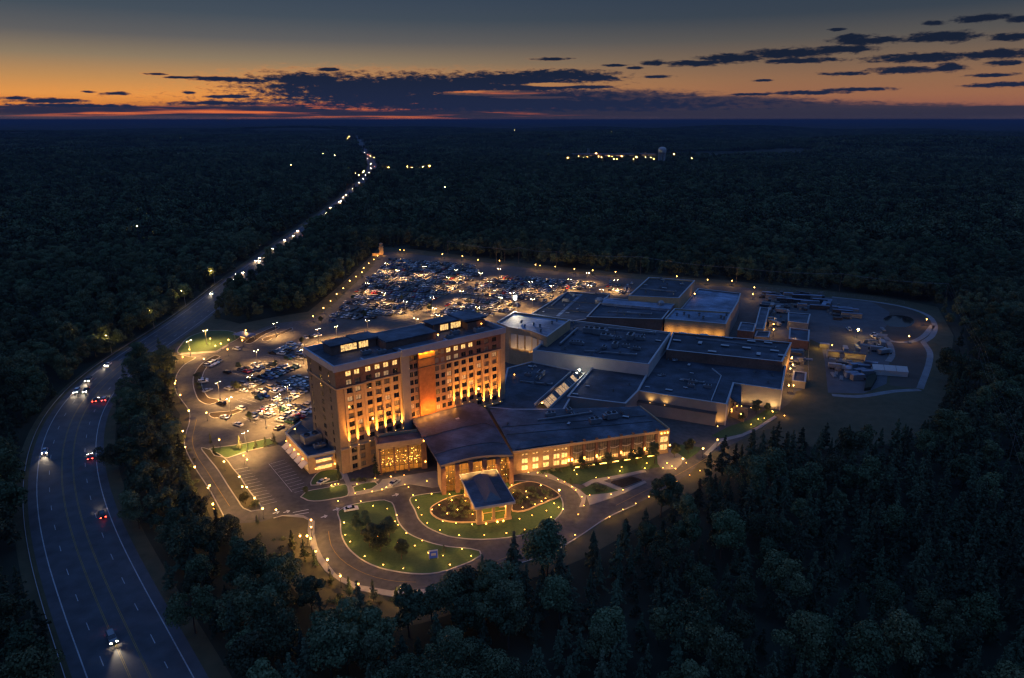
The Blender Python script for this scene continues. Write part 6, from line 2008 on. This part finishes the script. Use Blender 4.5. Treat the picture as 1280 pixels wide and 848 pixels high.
SH = [shrub_mesh(900 + i) for i in range(3)]
gs = random.Random(9)
for (cx, cy, rx, ry, nn, z, lb, gp) in ((571, 638, 26, 12, 34, .42, 'low shrub in the left bed of the oval lawn', 'shrubs in the left oval bed'), (665, 622, 26, 12, 34, .42, 'low shrub in the right bed of the oval lawn', 'shrubs in the right oval bed'),
                                        (746, 613, 18, 5, 10, .12, 'low shrub in the triangular lawn by the curved walk', 'shrubs in the triangular lawn'), (314, 632, 9, 4, 6, .13, 'low shrub on the strip by the small car park', 'shrubs on the car park strip'),
                                        (247, 480, 4, 14, 10, .13, 'low shrub in the planting beside the round end of the car park', 'shrubs by the ring road'), (452, 601, 20, 2, 9, .13, 'low shrub along the foot of the tower', 'shrubs along the tower'),
                                        (740, 582, 75, 3, 22, .13, 'low shrub along the front of the promenade wing', 'shrubs along the promenade'),
                                        (236, 600, 12, 40, 26, .01, 'bush on the grass verge between the ring road and the wood', 'bushes on the ring road verge'), (330, 690, 36, 22, 30, .01, 'bush on the rough bank below the forecourt', 'bushes on the rough bank'),
                                        (430, 752, 70, 8, 24, .01, 'bush on the bank below the outer sidewalk', 'bushes below the outer sidewalk'), (214, 490, 5, 22, 14, .01, 'bush beside the upper ring road', 'bushes beside the upper ring road')):
    for _ in range(nn):
        a, r = gs.uniform(0, 6.28), gs.random() ** .5
        dy = -rx * .17 * (r * math.cos(a)) if nn == 22 else 0
        p = P(cx + rx * r * math.cos(a), cy + ry * r * math.sin(a) + dy)
        t = put('shrub', gs.choice(SH), None, (p.x, p.y, z - .05), gs.uniform(0, 6))
        k = gs.uniform(.5, 1.1); t.scale = (k, k, k * .9); tag(t, lb, 'shrub', gp)

# ================================================================== SIGNS, POLES, YARD, FAR LIGHTS
t = thing('lawn_sign', 'blue lit sign panel standing in the teardrop lawn', 'sign', P(542, 699), R(12)); t.scale = (.62, .62, .75)
b = MB(); b.bx(-1.9, 1.9, -.22, .22, .5, 3.6); b.build('panel', mat('sign_blue', (.03, .07, .30), .4, .35, .8, emit=(.05, .13, .55), strength=.12), t)
b = MB(); b.bx(-2.1, -1.91, -.3, .3, 0, 3.9); b.bx(1.91, 2.1, -.3, .3, 0, 3.9); b.bx(-1.9, 1.9, -.3, .3, 3.61, 3.9); b.build('frame', PANEL_PALE, t)
b = MB(); b.bx(-1.1, 1.1, -.235, -.222, 1.6, 2.7); b.build('emblem', PANEL_PALE, t)
t = thing('entrance_tower', 'orange lit masonry entrance tower at the top of the north drive', 'tower', P(477, 319), R(10))
b = MB(); b.box((0, 0, 4.0), (3.6, 3.6, 8.0)); b.box((0, 0, 9.2), (2.6, 2.6, 2.4)); b.build('shaft', STONE_TAN, t)
b = MB(); b.box((0, 0, 8.1), (4.4, 4.4, .2)); b.box((0, 0, 10.5), (3.4, 3.4, .2)); b.box((0, 0, 11.1), (3.0, 3.0, 1.0), 0, 0, .1); b.build('cornice', BRICK_TAN, t)
b = MB(); b.box((-5, -1.5, 1.1), (7, 1.0, 2.2)); b.build('sign_wall', BRICK_TAN, t)
for x, y in ((-2.6, -4.2), (2.2, -4.4), (-6, -4)): point('tower_light', t, (x, y, 1.2), 420, ORANGE, .3)
t = thing('guard_booth', 'blue roofed booth on the traffic island by the wood', 'booth', P(306, 424), R(-30))
b = MB(); b.box((0, 0, 1.4), (4.2, 2.6, 2.8)); b.build('wall', STONE_TAN, t)
b = MB(); b.box((0, 0, 3.05), (12, 7, .5), 0, 0, .85); b.build('roof', mat('blue_roof', (.05, .08, .17), .5, .2, .8), t)
b = MB(); 
for sx_ in (-5, 5):
    for sy_ in (-2.6, 2.6): b.tube((sx_, sy_, 0), (sx_, sy_, 2.8), .14)
b.build('posts', METAL, t)
b = MB(); b.bx(-1.8, 1.8, -1.36, -1.31, 1.2, 2.3); b.build('window', LIT, t)
point('booth_light', t, (1.0, -3.0, 2.5), 130, WARM, .2)


def pole(x, y, h, label, cross=True, group=None, rz=0.0, z=0.0):
    p = P(x, y)
    t = thing('utility_pole', label, 'utility pole', (p.x, p.y, z), rz, group)
    b = MB(); b.tube((0, 0, 0), (0, 0, h), .20, .13, 6); b.build('pole', WOOD, t)
    if cross:
        b = MB(); b.box((0, 0, h - .9), (.12, 2.6, .14)); b = b.build('crossarm', WOOD, t); ca = b
        for yy in (-1.15, 0, 1.15):
            b = MB(); b.tube((0, yy, h - .82), (0, yy, h - .5 + (.6 if yy == 0 else 0)), .06, n=5); b.build('insulator', METAL_DK, ca)
    return Vector((p.x, p.y, h))


def wires(tops, label, r=.03, offs=(-1.15, 0, 1.15), sag=1.4):
    mb = MB()
    for a, b in zip(tops[:-1], tops[1:]):
        n = Vector((-(b - a).y, (b - a).x, 0)).normalized()
        for o in offs:
            pr = None
            for k in range(9):
                s = k / 8; q = a.lerp(b, s) + n * o; q.z -= .4 + sag * 4 * s * (1 - s)
                if pr is not None: mb.tube(pr, q, r, n=3, cap=False)
                pr = q
    tag(mb.build('power_line', METAL), label, 'power line')


tops = [pole(x, y, h, lb, rz=R(70)) for x, y, h, lb in ((560, 318, 13, 'wooden utility pole at the left end of the line behind the far lot'), (620.4, 328.7, 13.5, 'wooden utility pole, left of a close pair behind the far lot'),
                                                        (648.5, 329.5, 14.5, 'tallest wooden utility pole behind the far lot'), (695.5, 333, 13, 'wooden utility pole behind the far lot, right of the tallest'),
                                                        (800, 345, 16, 'wooden utility pole left of the theatre block'), (920, 355, 13, 'wooden utility pole behind the pale roofed loading hall'), (1048.7, 367, 15, 'wooden utility pole above the service yard'),
                                                        (1180, 383, 16, 'wooden utility pole where the line turns toward the right wood'))]
wires(tops, 'sagging wires of the pole line behind the casino')
pole(631, 328, 12.5, 'short wooden utility pole beside the tallest one, without wires', False)
t2 = [tops[-1]] + [pole(x, y, h, lb, rz=R(20)) for x, y, h, lb in ((1218, 470, 15, 'wooden utility pole in the clearing cut through the right wood'), (1258, 590, 15, 'wooden utility pole lower down the clearing in the right wood'), (1318, 760, 15, 'wooden utility pole at the bottom of the right clearing'))]
wires(t2, 'long sagging wires down the clearing through the right wood', .022, (-1.6, 0, 1.6))
sheet('clearing', YARD_GAP, .004, SOIL)
# fence along the far site edge and the yard
def fence(name, pts, h, label):
    pts = crom(pxs(pts), 4); mb = MB()
    t = thing(name, label, 'fence', (pts[0].x, pts[0].y, 0))
    o = pts[0]
    po = MB()
    for p in pts: po.tube((p.x - o.x, p.y - o.y, 0), (p.x - o.x, p.y - o.y, h), .05, n=4)
    po.build('posts', METAL, t)
    for z in (.25, h * .6, h - .05):
        for a, b in zip(pts[:-1], pts[1:]): mb.tube((a.x - o.x, a.y - o.y, z), (b.x - o.x, b.y - o.y, z), .035, n=3, cap=False)
    mb.build('rails', METAL, t)


fence('chain_fence', [(943, 361.5), (1010, 366), (1090, 374), (1130, 380)], 1.8, 'long low fence along the top of the service yard')
fence('chain_fence', [(1012, 428), (1010, 450), (1011, 478)], 1.8, 'fence between the dark bank and the service lane')
fence('guard_rail', [(268, 684), (281, 671), (296, 655.5)], .9, 'guard rail beside the culvert below the ring road')
slab('culvert_wall', pxs([(262, 684), (285, 664), (293, 655.5), (296, 657.5), (288, 667), (266, 687)]), 0, .7, CONCRETE)


def container(label, x, y, rz, L_=12.0, m_=METAL, group=None, proto={}):
    key = (L_, m_.name)
    p = P(x, y)
    if key not in proto:
        b = MB(); b.bx(-L_ / 2, L_ / 2, -1.25, 1.25, .15, 2.8)
        k = -L_ / 2 + .4
        while k < L_ / 2 - .3: b.bx(k, k + .18, -1.32, -1.251, .3, 2.65); b.bx(k, k + .18, 1.251, 1.32, .3, 2.65); k += .6
        r = MB(); r.bx(-L_ / 2 - .05, L_ / 2 + .05, -1.34, 1.34, 2.81, 2.92)
        d = MB(); d.bx(L_ / 2 + .005, L_ / 2 + .06, -1.1, -.04, .3, 2.6); d.bx(L_ / 2 + .005, L_ / 2 + .06, .04, 1.1, .3, 2.6)
        proto[key] = (b.mesh('container_body', m_), r.mesh('container_roof', ROOF_PALE), d.mesh('container_door', METAL_DK))
    me = proto[key]
    t = thing('site_container', label, 'container', (p.x, p.y, .03), rz, group)
    put('body', me[0], t); put('roof', me[1], t); put('door', me[2], t)


def truck(label, x, y, rz, bed=METAL, group=None, proto={}):
    p = P(x, y)
    if bed.name not in proto:
        c = MB(); c.bx(2.2, 4.2, -1.15, 1.15, .8, 2.1); c.box((2.9, 0, 2.45), (1.4, 2.1, .7), 0, 0, .85)
        b = MB(); b.bx(-4.2, 1.9, -1.2, 1.2, 1.1, 3.0); b.bx(-4.2, 4.0, -.5, .5, .6, 1.09)
        w = MB(); w.tube((0, -.18, 0), (0, .18, 0), .5, n=10)
        g = MB(); g.bx(4.201, 4.24, -.95, .95, 1.5, 2.05)
        proto[bed.name] = (c.mesh('truck_cab', PAINTS['silver']), b.mesh('truck_bed', bed), w.mesh('truck_wheel', RUBBER), g.mesh('windscreen', GLASS))
    me = proto[bed.name]
    t = thing('box_truck', label, 'truck', (p.x, p.y, .03), rz, group)
    put('cab', me[0], t); put('bed', me[1], t); put('windscreen', me[3], t)
    for sx_ in (-2.9, -1.7, 3.2):
        for sy_ in (-1.0, 1.0): put('wheel', me[2], t, (sx_, sy_, .5))


GW = 'machines and stores in the service yard'
for i, (x, y, a) in enumerate(((958, 370, -20), (968, 374, -25), (982, 378, -20), (985, 371, -12), (1001, 373.5, -12), (1015, 374, -15), (997, 379.5, -15), (1012, 381, -15), (1027, 379, -15), (1002, 385, -15), (1024, 387, -20))):
    container('pale topped container in the top row of the service yard', x, y, R(a), 12 if i % 3 else 6, METAL if i % 2 else METAL_DK, 'containers in the top row of the yard')
for x, y, a, pt in ((1030, 384, 60, METAL), (1036, 382, 60, METAL), (1052, 389, -20, METAL), (1060, 391, -20, METAL), (1064, 397, -20, METAL), (1053, 393, -20, METAL_DK)):
    container('corrugated container in the middle of the service yard', x, y, R(a), 12, pt, 'containers in the middle of the yard')
for x, y, a in ((961, 391, 65), (965, 385, 65), (972, 388, 60), (978, 392, -20), (962, 402, -20), (968, 407, -60), (1051, 447, 70), (1056, 440, 70), (1046, 462, -20), (1102, 432, 70), (1098, 440, -20), (1106, 443, 20)):
    truck('boxy white cabbed truck parked among the yard stores', x, y, R(a), METAL, 'trucks in the service yard')
for x, y, a in ((1069, 461, 10), (1080, 463, -15), (1074, 468, 15), (1064, 472, 0), (1088, 459, -30), (1071, 475, 10), (1060, 466, 60), (1083, 470, 5)):
    container('small jumbled store box by the dark mound', x, y, R(a), 6, METAL if x % 2 else ROOF_PALE, 'store boxes by the dark mound')
for x, y, a, pt in ((1092, 420, 30, 'white'), (1094, 424, 100, 'white'), (1044, 441, 80, 'grey'), (1061, 413, 80, 'white'), (1098, 435, 70, 'silver')):
    p = P(x, y); car('pickup', pt, (p.x, p.y, .03), R(a), f'{pt} pickup truck parked in the service yard', 'pickup trucks in the service yard', 1)
t = thing('white_tent', 'long white ridged tent shed at the lower edge of the service yard', 'tent', P(1110, 467), R(-14))
b = MB(); b.add([(-8, -3.6, 2.6), (8, -3.6, 2.6), (8, 0, 4.4), (-8, 0, 4.4), (8, 3.6, 2.6), (-8, 3.6, 2.6)], [(0, 1, 2, 3), (3, 2, 4, 5)]); b.build('roof', PANEL_PALE, t)
b = MB(); b.bx(-7.9, 7.9, -3.5, 3.5, 0, 2.55); b.build('wall', PANEL_PALE, t)
b = MB()
for x in (-8.02, -2.7, 2.7, 8.02): b.tube((x, -3.65, 2.65), (x, 0, 4.45), .07, n=4); b.tube((x, 0, 4.45), (x, 3.65, 2.65), .07, n=4)
b.build('ribs', METAL_DK, t)
t = thing('open_shed', 'open fronted shed with an orange lit wall beside the asphalt apron', 'shed', P(1057, 449), R(-18))
b = MB(); b.bx(-9, 9, 1.5, 1.8, 0, 3.6); b.bx(-9.2, -8.9, -1.5, 1.49, 0, 3.5); b.bx(8.9, 9.2, -1.5, 1.49, 0, 3.5); b.build('wall', PANEL_PALE, t)
b = MB(); b.bx(-9.4, 9.4, -1.2, 2.0, 3.62, 3.8); b.build('roof', ROOF_MID, t)
for x in (-5, 0, 5): point('shed_light', t, (x, -1.8, 2.6), 190, (1.0, .55, .08), .25)
t = thing('fuel_shelter', 'small yellow lit shelter on the bank beside the apron', 'shed', P(1030, 436), R(-20))
b = MB(); b.bx(-2.2, 2.2, 1.0, 1.2, 0, 2.8); b.bx(-2.4, 2.4, -1.4, 1.4, 2.81, 3.0)
for x in (-2.2, 2.2): b.tube((x, -1.2, 0), (x, -1.2, 2.8), .1)
b.build('frame', METAL, t)
point('shelter_light', t, (-3.4, -1.2, 2.2), 420, (1.0, .60, .08), .25); point('shelter_light', t, (0, -.4, 2.2), 130, (1.0, .50, .06), .25)
for x, y, lb in ((1071, 422, 'bright yellow flood lamp standing by the truck row in the yard'), (1039, 440, 'yellow flood lamp at the corner of the asphalt apron'), (966, 413, 'lamp by the gate house in the yard'), (1157, 407, 'small white lamp on the bend of the gravel track'),
                 (1135, 428.5, 'small white lamp on the lower gravel track')):
    p = P(x, y); dup(SL, p, 0, lb, '')
    del bpy.data.objects[[o.name for o in bpy.data.objects if o.get('label') == lb][0]]['group']
p = P(1071, 424); t = thing('flood_mast', 'thin mast holding a yellow flood lamp in the yard', 'lamp mast', p)
b = MB(); b.tube((0, 0, 0), (0, 0, 5.5), .1); b.build('mast', METAL, t)
b = MB(); b.box((0, 0, 5.7), (.8, .5, .9)); b.build('lamp_head', mat('yellow_lens', (.9, .7, .2), .5, 0, emit=(1.0, .62, .10), strength=220), t)
slab('soil_mound', pxs([(1083, 474), (1092, 468), (1096, 474), (1088, 488), (1080, 489)]), 0, 1.6, SOIL)

def pallet_mesh():
    b = MB()
    b.bx(-.6, .6, -.5, .5, 0, .15)
    for i, (x, y, h) in enumerate(((-.3, -.25, .9), (.3, -.25, 1.2), (-.3, .25, 1.1), (.3, .25, .7))): b.bx(x - .28, x + .28, y - .23, y + .23, .151, .15 + h)
    return b.mesh('pallet_stack', [mat('pallet_goods', (.20, .18, .15), .8, .5, .9)])


def pipe_mesh():
    b = MB()
    for i in range(5): b.tube((-4, -.9 + .45 * i, .22), (4, -.9 + .45 * i, .22), .2, n=6)
    for i in range(4): b.tube((-4, -.68 + .45 * i, .60), (4, -.68 + .45 * i, .60), .2, n=6)
    return b.mesh('pipe_bundle', METAL)


def skip_mesh():
    b = MB(); b.box((0, 0, .9), (5.2, 2.3, 1.6), 0, 0, 1.08); b.box((0, 0, 1.72), (5.0, 2.1, .04), 0, 0)
    return b.mesh('waste_skip', METAL_DK)


YM = {'pallet_stack': (pallet_mesh(), 'pallet stack', 'loaded pallet among the stores of the service yard', 'pallets in the service yard'), 'pipe_bundle': (pipe_mesh(), 'pipe bundle', 'bundle of long pipes lying in the service yard', 'pipe bundles in the service yard'),
      'waste_skip': (skip_mesh(), 'skip', 'dark open skip standing in the service yard', 'skips in the service yard')}
gy = random.Random(31)
for (x0, x1, y0, y1, nn) in ((948, 1030, 367, 374, 26), (952, 1022, 376, 390, 30), (1034, 1064, 380, 400, 22), (992, 1008, 428, 462, 18), (1040, 1068, 448, 474, 24), (1070, 1104, 412, 446, 22), (1064, 1092, 458, 474, 16), (958, 984, 394, 410, 10)):
    for _ in range(nn):
        k = gy.choice(['pallet_stack', 'pallet_stack', 'pipe_bundle', 'waste_skip'])
        p = P(gy.uniform(x0, x1), gy.uniform(y0, y1)); me, ct, lb, gp = YM[k]
        o = put(k, me, None, (p.x, p.y, .032), gy.choice((R(-20), R(70))) + gy.uniform(-.2, .2)); sc_ = gy.uniform(.9, 1.7) if k == 'pallet_stack' else gy.uniform(.7, 1.1)
        o.scale = (sc_, sc_, sc_); tag(o, lb, ct, gp)
# ducts and pipe runs on the roofs
for i, (a, b, z, w, lb) in enumerate((((700, 432), (722, 412), 14.35, .9, 'long grey duct crossing the left of the central casino hall roof'), ((730, 440), (796, 445), 14.35, .6, 'thin duct along the front of the central casino hall roof'), ((760, 412), (820, 418), 14.35, .8, 'duct along the back of the central casino hall roof'),
                                      ((838, 447), (872, 452), 8.95, .6, 'short duct on the event hall roof below the brick wall'), ((850, 475), (880, 480), 8.95, .5, 'thin pipe run on the event hall roof by the air handlers'), ((870, 424), (970, 436), 13.1, .4, 'long thin pipe run down the brick walled hall roof'),
                                      ((650, 478), (690, 482), 8.75, .5, 'pipe run across the concourse roof'), ((690, 383), (705, 370), 10.3, .7, 'duct beside the pale strip on the back hall roof'), ((672, 527), (740, 517), 9.9, .5, 'thin pipe run along the promenade roof'),
                                      ((760, 391), (815, 394), 15.8, .6, 'duct on the brown walled plant hall roof'), ((800, 362), (845, 366), 19.3, .6, 'duct on the theatre block roof'))):
    p, q = P(*a, z), P(*b, z); d = q - p; c = (p + q) / 2
    t = thing('roof_duct', lb, 'duct', c, math.atan2(d.y, d.x)); L_ = d.length
    m_ = MB(); m_.bx(-L_ / 2, L_ / 2, -w / 2, w / 2, .3, .3 + w); m_.bx(L_ / 2 - w, L_ / 2, w / 2, w / 2 + 1.2, .3, .3 + w); m_.build('duct', METAL, t)
    m_ = MB(); k = -L_ / 2 + .5
    while k < L_ / 2: m_.bx(k - .06, k + .06, -w / 2 - .1, w / 2 + .1, 0, .29); k += 3.0
    m_.build('supports', METAL_DK, t)
# steel guard rail along the outer edge of the highway bend
rail = offset_line(HW[8:90], HW_HALF + 1.2)
t = thing('highway_guard_rail', 'steel guard rail along the outer edge of the highway bend', 'guard rail', (rail[0].x, rail[0].y, 0))
o2 = rail[0]; m_ = MB(); po = MB()
for i in range(len(rail) - 1):
    a, b = rail[i] - o2, rail[i + 1] - o2
    m_.tube((a.x, a.y, .62), (b.x, b.y, .62), .13, n=4, cap=False); po.bx(a.x - .06, a.x + .06, a.y - .06, a.y + .06, 0, .72)
m_.build('rail', METAL, t); po.build('posts', METAL_DK, t)

# ---- far away: the lit town, the water tower, the filling station, scattered lamps
HT0 = lambda x, y: float(height(np.array([x]), np.array([y]))[0])
t = thing('water_tower', 'pale domed water tower on columns above the far forest', 'water tower', (*P(827, 201).xy, HT0(*P(827, 201).xy) + 2.0))
b = MB(); b.lathe((0, 0, 0), [(12.2, 27), (12.6, 28), (12.6, 36.5), (11.0, 40.2), (7.0, 43.2), (.1, 44.6)], 24); b.build('tank', PANEL_PALE, t, smooth=False)
for k in range(7):
    a = 6.283 * k / 7; c = MB(); c.tube((9.6 * math.cos(a), 9.6 * math.sin(a), 0), (10.4 * math.cos(a), 10.4 * math.sin(a), 27.2), 1.35, n=8); c.build('leg', PANEL_PALE, t)
b = MB(); b.tube((0, 0, 0), (0, 0, 27), 2.0, n=10); b.build('riser', STUCCO_DARK, t)


def far_lamp(x, y, label, group, big=False, h=12.0, hd=None):
    q = P(x, y, h)
    t = thing('distant_lamp', label, 'street lamp', (q.x, q.y, float(height(np.array([q.x]), np.array([q.y]))[0])), 0, group)
    b = MB(); b.tube((0, 0, 0), (0, 0, h + 8), .25, n=5); b.build('pole', METAL_DK, t)
    b = MB(); b.ball((0, 0, h + 8.3), .5 if not big else .8, 6); b.build('lens', LAMP_FAR_O if big else LAMP_FAR, t)


for x, y, bg in ((709.5, 196.5, 1), (723, 194.5, 0), (734, 195, 0), (745, 190, 1), (748, 194, 0), (761, 193.5, 0), (765, 194.5, 0), (777, 194, 1), (795.5, 195, 1), (801, 192, 0), (792, 198, 0), (813, 196, 0), (817, 198, 0), (767, 198, 0), (771, 198.5, 0), (755, 197.5, 0), (752, 196, 0), (730, 196, 0), (807, 195.5, 0)):
    far_lamp(x, y + 3, 'bright orange yard lamp in the far lit industrial site' if bg else 'small yellow lamp in the far lit industrial site', 'orange lamps of the far industrial site' if bg else 'lamps of the far industrial site', bg)
far_lamp(842.5, 194, 'single orange lamp just right of the water tower', None, True); far_lamp(864.5, 199.5, 'lone pale lamp in the trees right of the water tower', None)
for i, (x0, x1, y, lb) in enumerate(((716, 752, 198.5, 'long low white lit shed at the left of the far industrial site'), (754, 792, 198.5, 'long low grey shed in the middle of the far industrial site'), (800, 818, 198, 'short yellow lit shed beside the water tower'))):
    a, b_ = P(x0, y), P(x1, y); L_ = (b_ - a).length
    t = thing('far_shed', lb, 'building', ((a.x + b_.x) / 2, a.y, 0))
    b = MB(); b.box((0, 0, 7), (L_, 40, 14)); b.build('wall', STUCCO_DARK, t)
    b = MB(); b.box((0, 0, 14.5), (L_ + 4, 44, .9)); b.build('roof', ROOF_MID, t)
    b = MB(); b.bx(-L_ * .46, L_ * .46, -20.4, -20.05, 9.5, 12.0); b.build('window_band', mat('far_lit_band', (.6, .5, .3), .5, .5, .05, emit=(1.0, .66, .30), strength=.16), t)
t = thing('derrick_tower', 'pale lattice mast leaning over the far industrial site', 'mast', (*P(735, 199).xy, 0))
b = MB()
for s in (-6, 6): b.tube((s, 0, 0), (s * .3, 0, 34), .9, .5, n=4)
b.build('legs', PANEL_PALE, t)
b = MB()
for k in range(5): b.tube((-6 + k * .8, 0, k * 6.5), (6 - (k + 1) * .8, 0, (k + 1) * 6.5), .4, n=4)
b.build('braces', PANEL_PALE, t)
for x, y, lb in ((537, 209, 'orange lamp at the right end of the far roadside station'),):
    far_lamp(x, y + 3, lb, None, True)
for x, y in ((494, 215, ), (502, 215), (509, 211), (515, 212), (523, 211.5), (529, 211), (484, 214), (486, 212), (480.5, 223), (455, 217), (468, 199), (463, 197), (454, 219), (445, 220), (448.5, 222.5)):
    far_lamp(x, y + 2, 'small pale lamp at the far roadside station beside the highway', 'lamps of the far roadside station', False, 6)
t = thing('filling_station', 'long pale lit filling station beside the far highway', 'filling station', (*P(508, 217.5).xy, 0))
b = MB(); b.box((0, 0, 7.5), (110, 18, 1.2)); b.build('canopy', PANEL_PALE, t)
b = MB(); b.box((0, 0, 6.7), (104, 14, .3)); b.build('canopy_light', mat('canopy_lens', (.8, .8, .8), .5, .4, .1, emit=(1.0, .86, .62), strength=5.0), t)
b = MB()
for x in (-48, -24, 0, 24, 48): b.box((x, 0, 3.2), (1.2, 1.2, 6.4))
b.build('posts', METAL, t)
for x, y, lb, h in ((437, 171, 'bright lamp on the farthest crest of the highway', 0), (434.5, 174, 'second lamp on the farthest crest of the highway', 0), (438.5, 173, 'lamp right of the pair on the farthest highway crest', 0), (226.5, 175.5, 'lone bright lamp far off in the left distance', 0), (242, 167, 'faint lamp above the lone bright one in the left distance', 0),
                    (364, 209.5, 'pale lamp by a clearing in the far left forest', 0), (404, 194.5, 'left one of three lamps in the far forest left of the highway', 0), (410, 196, 'middle one of three lamps in the far forest left of the highway', 0), (418.5, 197, 'right one of three lamps in the far forest left of the highway', 0),
                    (173, 292.5, 'faint lamp deep in the left forest', 0), (696, 160.5, 'upper lamp of a pair near the horizon', 0), (703, 166, 'lower lamp of a pair near the horizon', 0), (764.5, 169.5, 'lone pale lamp near the horizon above the far industrial site', 0), (643, 165, 'faint red lamp near the horizon', 0), (556, 240, 'faint lamp deep in the middle forest', 0),
                    (1045, 162, 'faint red lamp near the horizon on the right', 0), (376, 155, 'faint lamp on the horizon left of the highway', 0), (391, 160, 'faint lamp just under the left horizon', 0)):
    far_lamp(x, y + 1, lb, None, y < 172 and 640 > x > 430, 12 if y > 166 else 30)

# ================================================================== HAZE
hb = MB().box((0, 0, 62), (150000, 150000, 150))
hm = bpy.data.materials.new('evening_haze'); hm.use_nodes = True
nt = hm.node_tree; nt.nodes.clear()
o_ = nt.nodes.new('ShaderNodeOutputMaterial'); vn = nt.nodes.new('ShaderNodeVolumePrincipled')
vn.inputs['Color'].default_value = (.125, .172, .275, 1); vn.inputs['Density'].default_value = HAZE_DENSITY
nt.links.new(vn.outputs[0], o_.inputs['Volume'])
if HAZE_DENSITY > 0: tag(hb.build('haze', hm), kind='stuff')
